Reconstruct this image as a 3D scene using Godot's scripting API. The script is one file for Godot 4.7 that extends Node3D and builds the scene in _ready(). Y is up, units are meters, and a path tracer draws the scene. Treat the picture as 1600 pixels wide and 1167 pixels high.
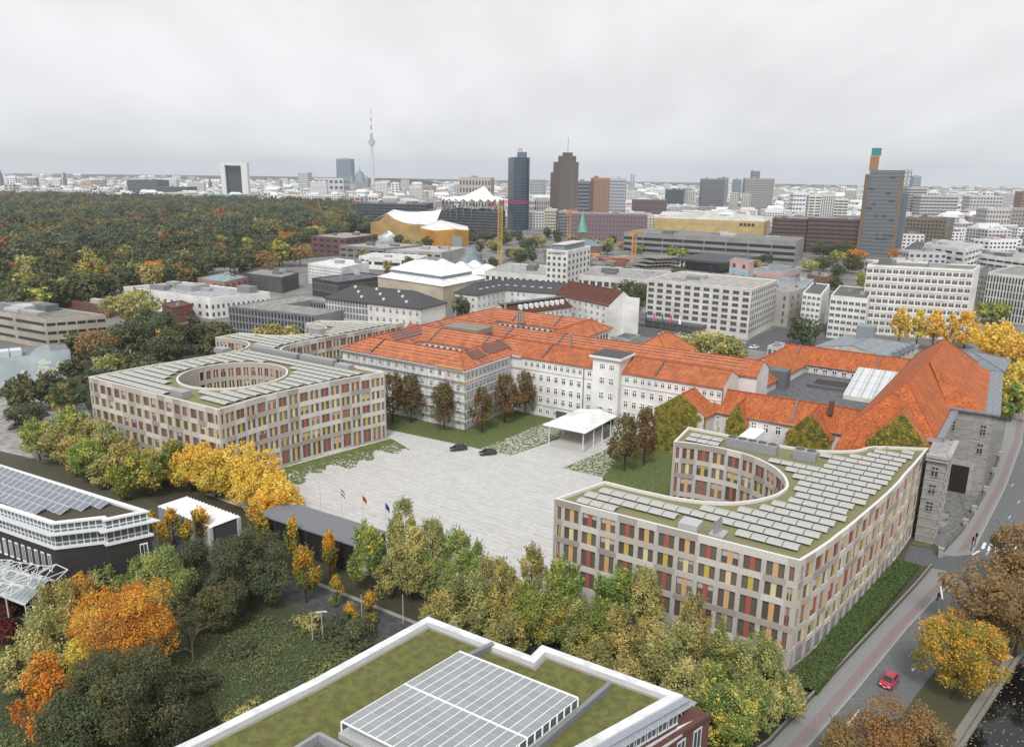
extends Node3D

# ---- site grid: metres along the campus (u) and away from the canal (v), origin at the scaffolded corner
const O2 := Vector2(-13.4, -206.9)
const U2 := Vector2(0.843, 0.538)
const V2 := Vector2(0.538, -0.843)
var used := {}
var counts := {}
var mats := {}
var tex := {}
var rng := RandomNumberGenerator.new()
var taken := []

func _ready():
	rng.seed = 77
	# camera
	var cam := Camera3D.new()
	cam.name = "camera"
	add_child(cam)
	cam.fov = 52.23
	cam.near = 0.5
	cam.far = 60000.0
	cam.transform = Transform3D(Basis.from_euler(Vector3(deg_to_rad(-14.4), 0, 0)) * Basis(Vector3(0, 0, 1), deg_to_rad(0.8)), Vector3(0, 70, 0))
	cam.current = true
	# sky, haze and exposure
	var we := WorldEnvironment.new()
	we.name = "world_environment"
	var env := Environment.new()
	env.background_mode = Environment.BG_SKY
	env.tonemap_mode = Environment.TONE_MAPPER_LINEAR
	env.tonemap_exposure = 1.8
	var sky := Sky.new()
	var sm := PanoramaSkyMaterial.new()
	sm.panorama = overcast()
	sky.sky_material = sm
	env.sky = sky
	env.fog_enabled = true
	env.fog_density = 0.00007
	env.fog_light_color = Color(0.93, 0.96, 1.0)
	env.sdfgi_enabled = true
	env.ssao_enabled = true
	env.ssil_enabled = true
	we.environment = env
	add_child(we)
	# the sun behind thick cloud
	var sun := DirectionalLight3D.new()
	sun.name = "sun"
	sun.light_energy = 0.5
	sun.light_angular_distance = 16.0
	sun.light_color = Color(1.0, 0.985, 0.965)
	sun.shadow_enabled = true
	add_child(sun)
	sun.look_at_from_position(Vector3(-12, 75, 62), Vector3.ZERO)
	noise_textures()
	terrain()
	white_complex()
	temple_complex()
	west_block()
	east_block()
	forecourt()
	green_roof_house()
	black_brick_house()
	lane_things()
	canal_road()
	mid_city()
	landmarks()
	far_city()
	vegetation()
	small_things()

func overcast() -> ImageTexture:
	var w := 1024
	var h := 512
	var im := Image.create(w, h, false, Image.FORMAT_RGBF)
	var n := FastNoiseLite.new()
	n.seed = 4
	n.frequency = 1.0
	n.fractal_octaves = 5
	for y in h:
		var el := PI * (0.5 - (y + 0.5) / h)
		var ce := cos(el)
		for x in w:
			var az := TAU * x / w
			# cloud sheet seen in perspective: features shrink towards the horizon
			var k := 1.0 / (absf(sin(el)) + 0.22)
			var p := Vector3(cos(az) * ce * k * 0.5, absf(sin(el)) * 1.3, sin(az) * ce * k * 1.1)
			var c := n.get_noise_3dv(p) + 0.5 * n.get_noise_3dv(p * 2.7 + Vector3(9, 3, 1))
			var b := 0.5 + 0.075 * c
			im.set_pixel(x, y, Color(b * 0.985, b * 0.995, b * 1.012))
	return ImageTexture.create_from_image(im)

# ------------------------------------------------------------------ helpers
class MB:
	var v := PackedVector3Array()
	var n := PackedVector3Array()
	var t := PackedVector2Array()
	var c := PackedColorArray()
	var ix := PackedInt32Array()
	var col := Color.WHITE
	func quad(a: Vector3, b: Vector3, d: Vector3, e: Vector3, hint := Vector3.ZERO):
		var nn := (b - a).cross(d - a).normalized()
		if nn == Vector3.ZERO: nn = (d - a).cross(e - a).normalized()
		if hint != Vector3.ZERO and nn.dot(hint) < 0:
			var s := b
			b = e
			e = s
			nn = -nn
		var i := v.size()
		v.append_array([a, b, d, e])
		n.append_array([nn, nn, nn, nn])
		c.append_array([col, col, col, col])
		var lu := (b - a).length()
		var lv := (e - a).length()
		t.append_array([Vector2(0, 0), Vector2(lu, 0), Vector2(lu, lv), Vector2(0, lv)])
		ix.append_array([i, i + 2, i + 1, i, i + 3, i + 2])
	func tri(a: Vector3, b: Vector3, d: Vector3, hint := Vector3.ZERO):
		var nn := (b - a).cross(d - a).normalized()
		if hint != Vector3.ZERO and nn.dot(hint) < 0:
			var s := b
			b = d
			d = s
			nn = -nn
		var i := v.size()
		v.append_array([a, b, d])
		n.append_array([nn, nn, nn])
		c.append_array([col, col, col])
		var l := (b - a).length()
		var ax := (b - a) / maxf(l, 0.0001)
		var q := d - a
		t.append_array([Vector2.ZERO, Vector2(l, 0), Vector2(q.dot(ax), (q - ax * q.dot(ax)).length())])
		ix.append_array([i, i + 2, i + 1])
	func box(o: Vector3, s: Vector3, bs := Basis.IDENTITY):
		var x := bs.x * s.x * 0.5
		var y := bs.y * s.y * 0.5
		var z := bs.z * s.z * 0.5
		quad(o - x - y + z, o + x - y + z, o + x + y + z, o - x + y + z, z)
		quad(o - x - y - z, o + x - y - z, o + x + y - z, o - x + y - z, -z)
		quad(o + x - y - z, o + x - y + z, o + x + y + z, o + x + y - z, x)
		quad(o - x - y - z, o - x - y + z, o - x + y + z, o - x + y - z, -x)
		quad(o - x + y - z, o - x + y + z, o + x + y + z, o + x + y - z, y)
		quad(o - x - y - z, o - x - y + z, o + x - y + z, o + x - y - z, -y)
	func beam(a: Vector3, b: Vector3, w: float, h := -1.0):
		var d := b - a
		var l := d.length()
		if l < 0.0001: return
		d /= l
		var up := Vector3.UP if absf(d.y) < 0.95 else Vector3.RIGHT
		var sx := d.cross(up).normalized()
		var sy := sx.cross(d).normalized()
		box((a + b) * 0.5, Vector3(w, h if h > 0 else w, l), Basis(sx, sy, d))
	func tube(p: Array, r: Array, k := 7):
		var rings := []
		for i in p.size():
			var d: Vector3 = (p[mini(i + 1, p.size() - 1)] - p[maxi(i - 1, 0)]).normalized()
			var up := Vector3.UP if absf(d.y) < 0.9 else Vector3.RIGHT
			var sx := d.cross(up).normalized()
			var sy := sx.cross(d).normalized()
			var s := v.size()
			for j in k + 1:
				var a := TAU * j / k
				var o := sx * cos(a) + sy * sin(a)
				v.append(p[i] + o * r[i])
				n.append(o)
				c.append(col)
				t.append(Vector2(float(j) / k, i))
			rings.append(s)
		for i in p.size() - 1:
			for j in k:
				var a: int = rings[i] + j
				var b: int = rings[i + 1] + j
				ix.append_array([a, a + 1, b, a + 1, b + 1, b])
	func flat(pts: PackedVector2Array, y: float, down := false):
		var tr := Geometry2D.triangulate_polygon(pts)
		if tr.is_empty(): print("no triangulation ", pts.size(), " ", pts[0])
		var s := v.size()
		for p in pts:
			v.append(Vector3(p.x, y, p.y))
			n.append(Vector3.DOWN if down else Vector3.UP)
			c.append(col)
			t.append(p)
		for i in range(0, tr.size(), 3):
			var a := pts[tr[i]]
			var b := pts[tr[i + 1]]
			var d := pts[tr[i + 2]]
			var flip := (b - a).cross(d - a) < 0
			if flip != down: ix.append_array([s + tr[i], s + tr[i + 2], s + tr[i + 1]])
			else: ix.append_array([s + tr[i], s + tr[i + 1], s + tr[i + 2]])
	func walls(pts: PackedVector2Array, y0: float, y1: float, inward := false):
		var sg := 0.0
		for i in pts.size(): sg += pts[i].cross(pts[(i + 1) % pts.size()])
		var s := (1.0 if sg > 0 else -1.0) * (-1.0 if inward else 1.0)
		for i in pts.size():
			var a := pts[i]
			var b := pts[(i + 1) % pts.size()]
			var d := b - a
			quad(Vector3(a.x, y0, a.y), Vector3(b.x, y0, b.y), Vector3(b.x, y1, b.y), Vector3(a.x, y1, a.y), Vector3(d.y, 0, -d.x) * s)
	func solid(pts: PackedVector2Array, y0: float, y1: float):
		walls(pts, y0, y1)
		flat(pts, y1)
	func add_to(m: ArrayMesh, mat: Material):
		if v.is_empty(): return
		var a := []
		a.resize(Mesh.ARRAY_MAX)
		a[Mesh.ARRAY_VERTEX] = v
		a[Mesh.ARRAY_NORMAL] = n
		a[Mesh.ARRAY_TEX_UV] = t
		a[Mesh.ARRAY_COLOR] = c
		a[Mesh.ARRAY_INDEX] = ix
		m.add_surface_from_arrays(Mesh.PRIMITIVE_TRIANGLES, a)
		m.surface_set_material(m.get_surface_count() - 1, mat)
	func mesh(mat: Material) -> ArrayMesh:
		var m := ArrayMesh.new()
		add_to(m, mat)
		return m

func W(u: float, v: float) -> Vector2:
	return O2 + U2 * u + V2 * v
func W3(u: float, v: float, y := 0.0) -> Vector3:
	var p := W(u, v)
	return Vector3(p.x, y, p.y)
func WP(a: Array) -> PackedVector2Array:
	var r := PackedVector2Array()
	for i in range(0, a.size(), 2): r.append(W(a[i], a[i + 1]))
	return r
func XP(a: Array) -> PackedVector2Array:
	var r := PackedVector2Array()
	for i in range(0, a.size(), 2): r.append(Vector2(a[i], a[i + 1]))
	return r
func site_basis() -> Basis:
	return Basis(Vector3(U2.x, 0, U2.y), Vector3.UP, Vector3(-V2.x, 0, -V2.y))
func numbered(n: String) -> String:
	var k: int = used.get(n, -1) + 1
	used[n] = k
	return n if k == 0 else "%s_%03d" % [n, k]
func thing(called: String, label: String, category: String, at := Vector3.ZERO, group := "") -> Node3D:
	var o := Node3D.new()
	o.name = numbered(called)
	add_child(o)
	o.position = at
	meta(o, label, category, group)
	return o
func meta(o: Node, label: String, category: String, group := ""):
	o.set_meta("label", label)
	o.set_meta("category", category)
	if group: o.set_meta("group", group)
func part(parent: Node, called: String, m: Mesh, xf := Transform3D.IDENTITY, mat: Material = null) -> MeshInstance3D:
	var o := MeshInstance3D.new()
	if parent == self: o.name = numbered(called)
	else:
		var key := "%d/%s" % [parent.get_instance_id(), called]
		var k: int = counts.get(key, -1) + 1
		counts[key] = k
		o.name = called if k == 0 else "%s_%03d" % [called, k]
	o.mesh = m
	o.transform = xf
	if mat: o.material_override = mat
	parent.add_child(o)
	return o
func struct(called: String, m: Mesh) -> MeshInstance3D:
	var o := part(self, called, m)
	o.set_meta("kind", "structure")
	return o
func stuff(o: Node, label := "", category := ""):
	o.set_meta("kind", "stuff")
	if label: o.set_meta("label", label)
	if category: o.set_meta("category", category)

func noise_textures():
	var defs := {"fine": [0.02, 5, 0.84, 1.0], "soft": [0.006, 4, 0.8, 1.0], "rough": [0.05, 5, 0.62, 1.0], "stain": [0.012, 6, 0.68, 1.0]}
	var k := 0
	for d in defs:
		k += 1
		var nz := FastNoiseLite.new()
		nz.seed = k
		nz.frequency = defs[d][0]
		nz.fractal_octaves = defs[d][1]
		var im := nz.get_seamless_image(512, 512)
		im.convert(Image.FORMAT_L8)
		var lo: float = defs[d][2]
		var data := im.get_data()
		var outd := PackedByteArray()
		outd.resize(data.size())
		for i in data.size(): outd[i] = int(255.0 * lerpf(lo, defs[d][3], data[i] / 255.0))
		tex[d] = ImageTexture.create_from_image(Image.create_from_data(512, 512, false, Image.FORMAT_L8, outd))
	# roof tiles: rows of pantiles, each tile its own tone (8 m x 8 m)
	var rt := Image.create(512, 512, false, Image.FORMAT_RGB8)
	var r2 := RandomNumberGenerator.new()
	r2.seed = 5
	var tone := []
	for i in 24 * 40: tone.append(r2.randf_range(0.8, 1.0) * (1.0 if r2.randf() > 0.08 else 0.78))
	for y in 512:
		var row := y * 24 / 512
		var fy := fmod(y * 24.0 / 512.0, 1.0)
		for x in 512:
			var cx := x * 40 / 512
			var fx := fmod(x * 40.0 / 512.0, 1.0)
			var b: float = tone[row * 40 + cx]
			if fy < 0.16: b *= 0.62
			if fx < 0.14: b *= 0.86
			rt.set_pixel(x, y, Color(b, b, b))
	tex["tiles"] = ImageTexture.create_from_image(rt)
	# weathering: soot, moss and pale lime in patches over the tiles (20 m)
	var n1 := FastNoiseLite.new()
	n1.seed = 61
	n1.frequency = 0.011
	n1.fractal_octaves = 6
	var w1 := n1.get_seamless_image(512, 512)
	n1.seed = 62
	n1.frequency = 0.06
	var w2 := n1.get_seamless_image(512, 512)
	var wt := Image.create(512, 512, false, Image.FORMAT_RGB8)
	for y in 512:
		for x in 512:
			var p: float = w1.get_pixel(x, y).r
			var q: float = w2.get_pixel(x, y).r
			var kk := clampf((p - 0.35) * 2.2, 0, 1)
			var cc := Color(0.83, 0.79, 0.76).lerp(Color(1, 0.98, 0.96), kk)
			if q > 0.68: cc = cc * 0.9
			elif q < 0.3: cc = cc.lerp(Color(1, 1, 1), 0.6)
			wt.set_pixel(x, y, cc)
	tex["weather"] = ImageTexture.create_from_image(wt)
	# paving slabs in bond rows (24 m x 24 m)
	var pv := Image.create(1024, 1024, false, Image.FORMAT_RGB8)
	for y in 48:
		var x := -r2.randi_range(0, 60)
		while x < 1024:
			var l := r2.randi_range(28, 90)
			var b := r2.randf_range(0.92, 1.0)
			var w := r2.randf_range(-0.004, 0.005)
			pv.fill_rect(Rect2i(x, y * 1024 / 48, l - 1, 21), Color(b + w, b, b - w))
			pv.fill_rect(Rect2i(x + l - 1, y * 1024 / 48, 1, 21), Color(0.84, 0.84, 0.84))
			x += l
	tex["paving"] = ImageTexture.create_from_image(pv)
	# stone courses (6 m x 6 m)
	var sc := Image.create(256, 256, false, Image.FORMAT_RGB8)
	for y in 12:
		var x := -r2.randi_range(0, 40)
		while x < 256:
			var l := r2.randi_range(26, 60)
			var b := r2.randf_range(0.82, 1.0)
			sc.fill_rect(Rect2i(x, y * 256 / 12, l, 22), Color(b, b, b))
			x += l
		sc.fill_rect(Rect2i(0, y * 256 / 12, 256, 2), Color(0.62, 0.62, 0.62))
	tex["courses"] = ImageTexture.create_from_image(sc)

func M(hex: String, rough := 0.9, tx := "fine", sc := 0.12, metal := 0.0) -> StandardMaterial3D:
	var key := "%s|%s|%s|%s|%s" % [hex, rough, tx, sc, metal]
	if mats.has(key): return mats[key]
	var m := StandardMaterial3D.new()
	m.albedo_color = Color.html(hex)
	m.roughness = rough
	m.metallic = metal
	if tx:
		m.albedo_texture = tex[tx]
		if tx in ["tiles", "paving"]:
			m.uv1_scale = Vector3(sc, sc, sc)
			if tx == "tiles":
				m.detail_enabled = true
				m.detail_albedo = tex["weather"]
				m.detail_blend_mode = BaseMaterial3D.BLEND_MODE_MUL
				m.detail_uv_layer = BaseMaterial3D.DETAIL_UV_2
				m.uv2_triplanar = true
				m.uv2_world_triplanar = true
				m.uv2_scale = Vector3(0.05, 0.05, 0.05)
		else:
			m.uv1_triplanar = true
			m.uv1_world_triplanar = true
			m.uv1_scale = Vector3(sc, sc, sc)
	mats[key] = m
	return m
func glass_mat(hex := "#2c2f31", rough := 0.12) -> StandardMaterial3D:
	var m := M(hex, rough, "")
	m.metallic_specular = 0.6
	return m
func tinted(hex := "#ffffff", rough := 0.9) -> StandardMaterial3D:
	var key := "vc" + hex + str(rough)
	if mats.has(key): return mats[key]
	var m := StandardMaterial3D.new()
	m.vertex_color_use_as_albedo = true
	m.albedo_color = Color.html(hex)
	m.roughness = rough
	mats[key] = m
	return m

# window prototypes: a unit pane in the x-y plane, front towards +z
var win_mesh := {}
func window_mesh(kind: int, frame := "#ececea", pane := "#2c2f31") -> ArrayMesh:
	var key := "%d%s%s" % [kind, frame, pane]
	if win_mesh.has(key): return win_mesh[key]
	var f := MB.new()
	var g := MB.new()
	var t := 0.07
	g.quad(Vector3(-0.5, -0.5, 0.02), Vector3(0.5, -0.5, 0.02), Vector3(0.5, 0.5, 0.02), Vector3(-0.5, 0.5, 0.02), Vector3.BACK)
	if kind == 2: t = 0.03
	f.box(Vector3(0, 0.5 - t / 2, 0.04), Vector3(1, t, 0.1))
	f.box(Vector3(0, -0.5 + t / 2, 0.05), Vector3(1.06, t, 0.16))
	f.box(Vector3(-0.5 + t / 2, 0, 0.037), Vector3(t, 1 - 2 * t, 0.09))
	f.box(Vector3(0.5 - t / 2, 0, 0.037), Vector3(t, 1 - 2 * t, 0.09))
	if kind == 0 or kind == 3:
		f.box(Vector3(0, 0, 0.035), Vector3(0.05, 1 - 2 * t, 0.08))
		if kind == 3: f.box(Vector3(0, 0.12, 0.033), Vector3(1 - 2 * t, 0.05, 0.07))
	if kind == 1:
		f.box(Vector3(0, 0, 0.035), Vector3(0.1, 1 - 2 * t, 0.08))
		f.box(Vector3(0, 0.14, 0.033), Vector3(1 - 2 * t, 0.1, 0.07))
	if kind == 4:
		for sx in [-0.167, 0.167]: f.box(Vector3(sx, 0, 0.035), Vector3(0.08, 1 - 2 * t, 0.08))
		f.box(Vector3(0, 0.1, 0.033), Vector3(1 - 2 * t, 0.08, 0.07))
	var m := ArrayMesh.new()
	g.add_to(m, glass_mat(pane))
	f.add_to(m, M(frame, 0.6, ""))
	win_mesh[key] = m
	return m
# a grid of windows on the wall a-b (outward side given), each one a part up to 300 per thing
func windows(parent: Node, a: Vector2, b: Vector2, outward: Vector2, y0: float, y1: float, cols: int, rows: int, wf: float, hf: float, m: ArrayMesh, called := "window", joined := false, margin := 0.0):
	var d := (b - a)
	var len := d.length()
	d /= len
	var cw := (len - 2 * margin) / cols
	var chh := (y1 - y0) / rows
	var nn := Vector2(d.y, -d.x)
	if nn.dot(outward) < 0: nn = -nn
	var z := Vector3(nn.x, 0, nn.y)
	var x := Vector3.UP.cross(z)
	var mb: MB = null
	for r in range(rows - 1, -1, -1):
		for c in cols:
			var p := a + d * (margin + (c + 0.5) * cw)
			var o := Vector3(p.x, y0 + (r + 0.5) * chh, p.y)
			var key := "%d/%s" % [parent.get_instance_id(), called]
			if joined or counts.get(key, 0) >= 295:
				if mb == null: mb = MB.new()
				var hx := x * cw * wf * 0.5
				var hy := Vector3.UP * chh * hf * 0.5
				mb.quad(o - hx - hy + z * 0.06, o + hx - hy + z * 0.06, o + hx + hy + z * 0.06, o - hx + hy + z * 0.06, z)
			else:
				part(parent, called, m, Transform3D(Basis(x * cw * wf, Vector3.UP * chh * hf, z), o))
	if mb:
		var o2 := part(parent, called + "_rows", mb.mesh(m.surface_get_material(0)))
		o2.set_meta("kind", "stuff")

# pitched roof over a wing: ridge from p to q (plan), hips where asked
func wing_roof(parent: Node, p: Vector2, q: Vector2, hw: float, eave: float, ridge: float, hip0: bool, hip1: bool, mat: Material, over := 0.5, called := "roof", hiplen := -1.0, cap := "#c0603a") -> MeshInstance3D:
	var d := (q - p).normalized()
	var s := Vector2(-d.y, d.x)
	var w := hw + over
	var drop := (ridge - eave) * over / hw
	var e := eave - drop
	var hl := hw if hiplen < 0 else hiplen
	var a := p - d * (over if hip0 else 0.15)
	var b := q + d * (over if hip1 else 0.15)
	var r0 := p + d * (hl if hip0 else -0.15)
	var r1 := q - d * (hl if hip1 else -0.15)
	var mb := MB.new()
	var v3 := func(v: Vector2, y: float) -> Vector3: return Vector3(v.x, y, v.y)
	for k in [1.0, -1.0]:
		var hint := v3.call(s * k, 1.0) as Vector3
		mb.quad(v3.call(a + s * w * k, e), v3.call(b + s * w * k, e), v3.call(r1, ridge), v3.call(r0, ridge), hint)
		# fascia
		mb.quad(v3.call(a + s * w * k, e - 0.35), v3.call(b + s * w * k, e - 0.35), v3.call(b + s * w * k, e), v3.call(a + s * w * k, e), v3.call(s * k, 0.0))
		mb.quad(v3.call(a + s * w * k, e - 0.35), v3.call(b + s * w * k, e - 0.35), v3.call(b + s * hw * k, e - 0.35), v3.call(a + s * hw * k, e - 0.35), Vector3.DOWN)
	if hip0:
		mb.tri(v3.call(a + s * w, e), v3.call(a - s * w, e), v3.call(r0, ridge), v3.call(-d, 1.0))
		mb.quad(v3.call(a + s * w, e - 0.35), v3.call(a - s * w, e - 0.35), v3.call(a - s * w, e), v3.call(a + s * w, e), v3.call(-d, 0.0))
	if hip1:
		mb.tri(v3.call(b + s * w, e), v3.call(b - s * w, e), v3.call(r1, ridge), v3.call(d, 1.0))
		mb.quad(v3.call(b + s * w, e - 0.35), v3.call(b - s * w, e - 0.35), v3.call(b - s * w, e), v3.call(b + s * w, e), v3.call(d, 0.0))
	var o := part(parent, called, mb.mesh(mat))
	# ridge and hip caps
	var cb := MB.new()
	cb.beam(v3.call(r0, ridge + 0.06), v3.call(r1, ridge + 0.06), 0.34, 0.2)
	if hip0:
		for k in [1.0, -1.0]: cb.beam(v3.call(a + s * w * k, e + 0.05), v3.call(r0, ridge + 0.05), 0.3, 0.16)
	if hip1:
		for k in [1.0, -1.0]: cb.beam(v3.call(b + s * w * k, e + 0.05), v3.call(r1, ridge + 0.05), 0.3, 0.16)
	part(o, "ridge_cap", cb.mesh(M(cap, 0.9, "rough", 0.5)))
	return o
func wing_walls(parent: Node, p: Vector2, q: Vector2, hw: float, eave: float, ridge: float, hip0: bool, hip1: bool, mat: Material, called := "wall"):
	var d := (q - p).normalized()
	var s := Vector2(-d.y, d.x)
	var pts := PackedVector2Array([p + s * hw, q + s * hw, q - s * hw, p - s * hw])
	var mb := MB.new()
	mb.walls(pts, 0.0, eave - 0.01)
	if not hip0: mb.tri(Vector3(pts[0].x, eave - 0.01, pts[0].y), Vector3(pts[3].x, eave - 0.01, pts[3].y), Vector3(p.x, ridge - 0.05, p.y), Vector3(-d.x, 0, -d.y))
	if not hip1: mb.tri(Vector3(pts[1].x, eave - 0.01, pts[1].y), Vector3(pts[2].x, eave - 0.01, pts[2].y), Vector3(q.x, ridge - 0.05, q.y), Vector3(d.x, 0, d.y))
	return part(parent, called, mb.mesh(mat))
# a raised strip running up one roof slope (fire wall, lead seam, snow guard rail)
func slope_point(p: Vector2, q: Vector2, hw: float, eave: float, ridge: float, along: float, side: float, up: float, lift := 0.12) -> Vector3:
	var d := (q - p).normalized()
	var s := Vector2(-d.y, d.x) * side
	var o := p + d * along + s * hw * (1.0 - up)
	return Vector3(o.x, lerpf(eave, ridge, up) + lift, o.y)
func slope_box(parent: Node, called: String, p: Vector2, q: Vector2, hw: float, eave: float, ridge: float, along: float, side: float, up: float, size: Vector3, mat: Material) -> MeshInstance3D:
	var d := (q - p).normalized()
	var o := slope_point(p, q, hw, eave, ridge, along, side, up, size.y * 0.3)
	var mb := MB.new()
	mb.box(o, size, Basis(Vector3(d.x, 0, d.y), Vector3.UP, Vector3(d.x, 0, d.y).cross(Vector3.UP)))
	return part(parent, called, mb.mesh(mat))
# ------------------------------------------------------------------ ground
func sheet(called: String, pts: PackedVector2Array, y: float, mat: Material, site_uv := false) -> MeshInstance3D:
	var mb := MB.new()
	mb.flat(pts, y)
	if site_uv:
		for i in mb.t.size():
			var p := mb.t[i] - O2
			mb.t[i] = Vector2(p.dot(U2), p.dot(V2))
	return struct(called, mb.mesh(mat))
func grass_mat() -> StandardMaterial3D:
	return M("#6f7d45", 1.0, "rough", 0.05)
func terrain():
	sheet("ground", PackedVector2Array([Vector2(-11000, 400), Vector2(11000, 400), Vector2(11000, -13000), Vector2(-11000, -13000)]), 0.0, M("#8a8885", 1.0, "stain", 0.004))
	sheet("park_ground", XP([-420, -470, -330, -470, -150, -700, -180, -1000, -240, -1250, -340, -1660, -780, -1860, -1500, -1960, -2200, -1900, -2200, -900]), 0.05, M("#4b4a33", 1.0, "rough", 0.02))
	# wooded grounds round the site
	sheet("site_ground", WP([-170, -140, 118, -140, 118, -60, 121, -20, 121, 10, 64, 10, 64, 22, -60, 60, -130, 110, -200, 60]), 0.012, M("#5b5a47", 1.0, "rough", 0.06))
	# the plaza
	var pm := M("#bfbebc", 0.85, "paving", 0.0417)
	sheet("plaza", WP([-21, -70, -20.3, -66, -20.3, -51.5, -17.5, -34, -13, -18.3, -24, -18.4, -24, -12.6, 22.2, -9.9, 25.3, 4.9, 27, 24, 39, 24, 41.2, 12.3, 37.6, -10, 48.6, -9.7, 68.7, -51.5, 65.1, -63.3, 65.1, -70]), 0.03, pm, true)
	sheet("lawn", WP([-24, -12.6, 22.2, -9.9, 25.3, 4.9, 27, 24.0, 0, 24, 0, 0, -24, 0]), 0.026, grass_mat())
	sheet("lawn", WP([37.6, -10, 48.6, -9.7, 68, -24, 71, -24, 70, 17, 64, 23, 39, 24, 41.2, 12.3]), 0.022, grass_mat())
	sheet("garden_ground", WP([-60, -116, 0, -119, 12, -92, 50, -92, 70, -100, 62, -140, -60, -140]), 0.02, M("#4f5836", 1.0, "rough", 0.07))
	sheet("garden_path", WP([-20, -118.6, -1, -120.4, 1, -122.4, -20, -120.8]), 0.03, M("#8b8b8d", 0.95, "fine", 0.2))
	sheet("belt_ground", WP([36, -84, 105, -98, 107, -70, 104.7, -62.4, 65.1, -63.3, 65, -70, -72, -70, -76, -78, -20, -79, 5, -84]), 0.024, M("#4c4a33", 1.0, "rough", 0.1))
	sheet("car_park", WP([-112, -86, -73, -80, -70, -70, -86, -58, -130, -40, -190, -40, -180, -100]), 0.022, M("#a9a7a5", 0.95, "stain", 0.05))

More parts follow.
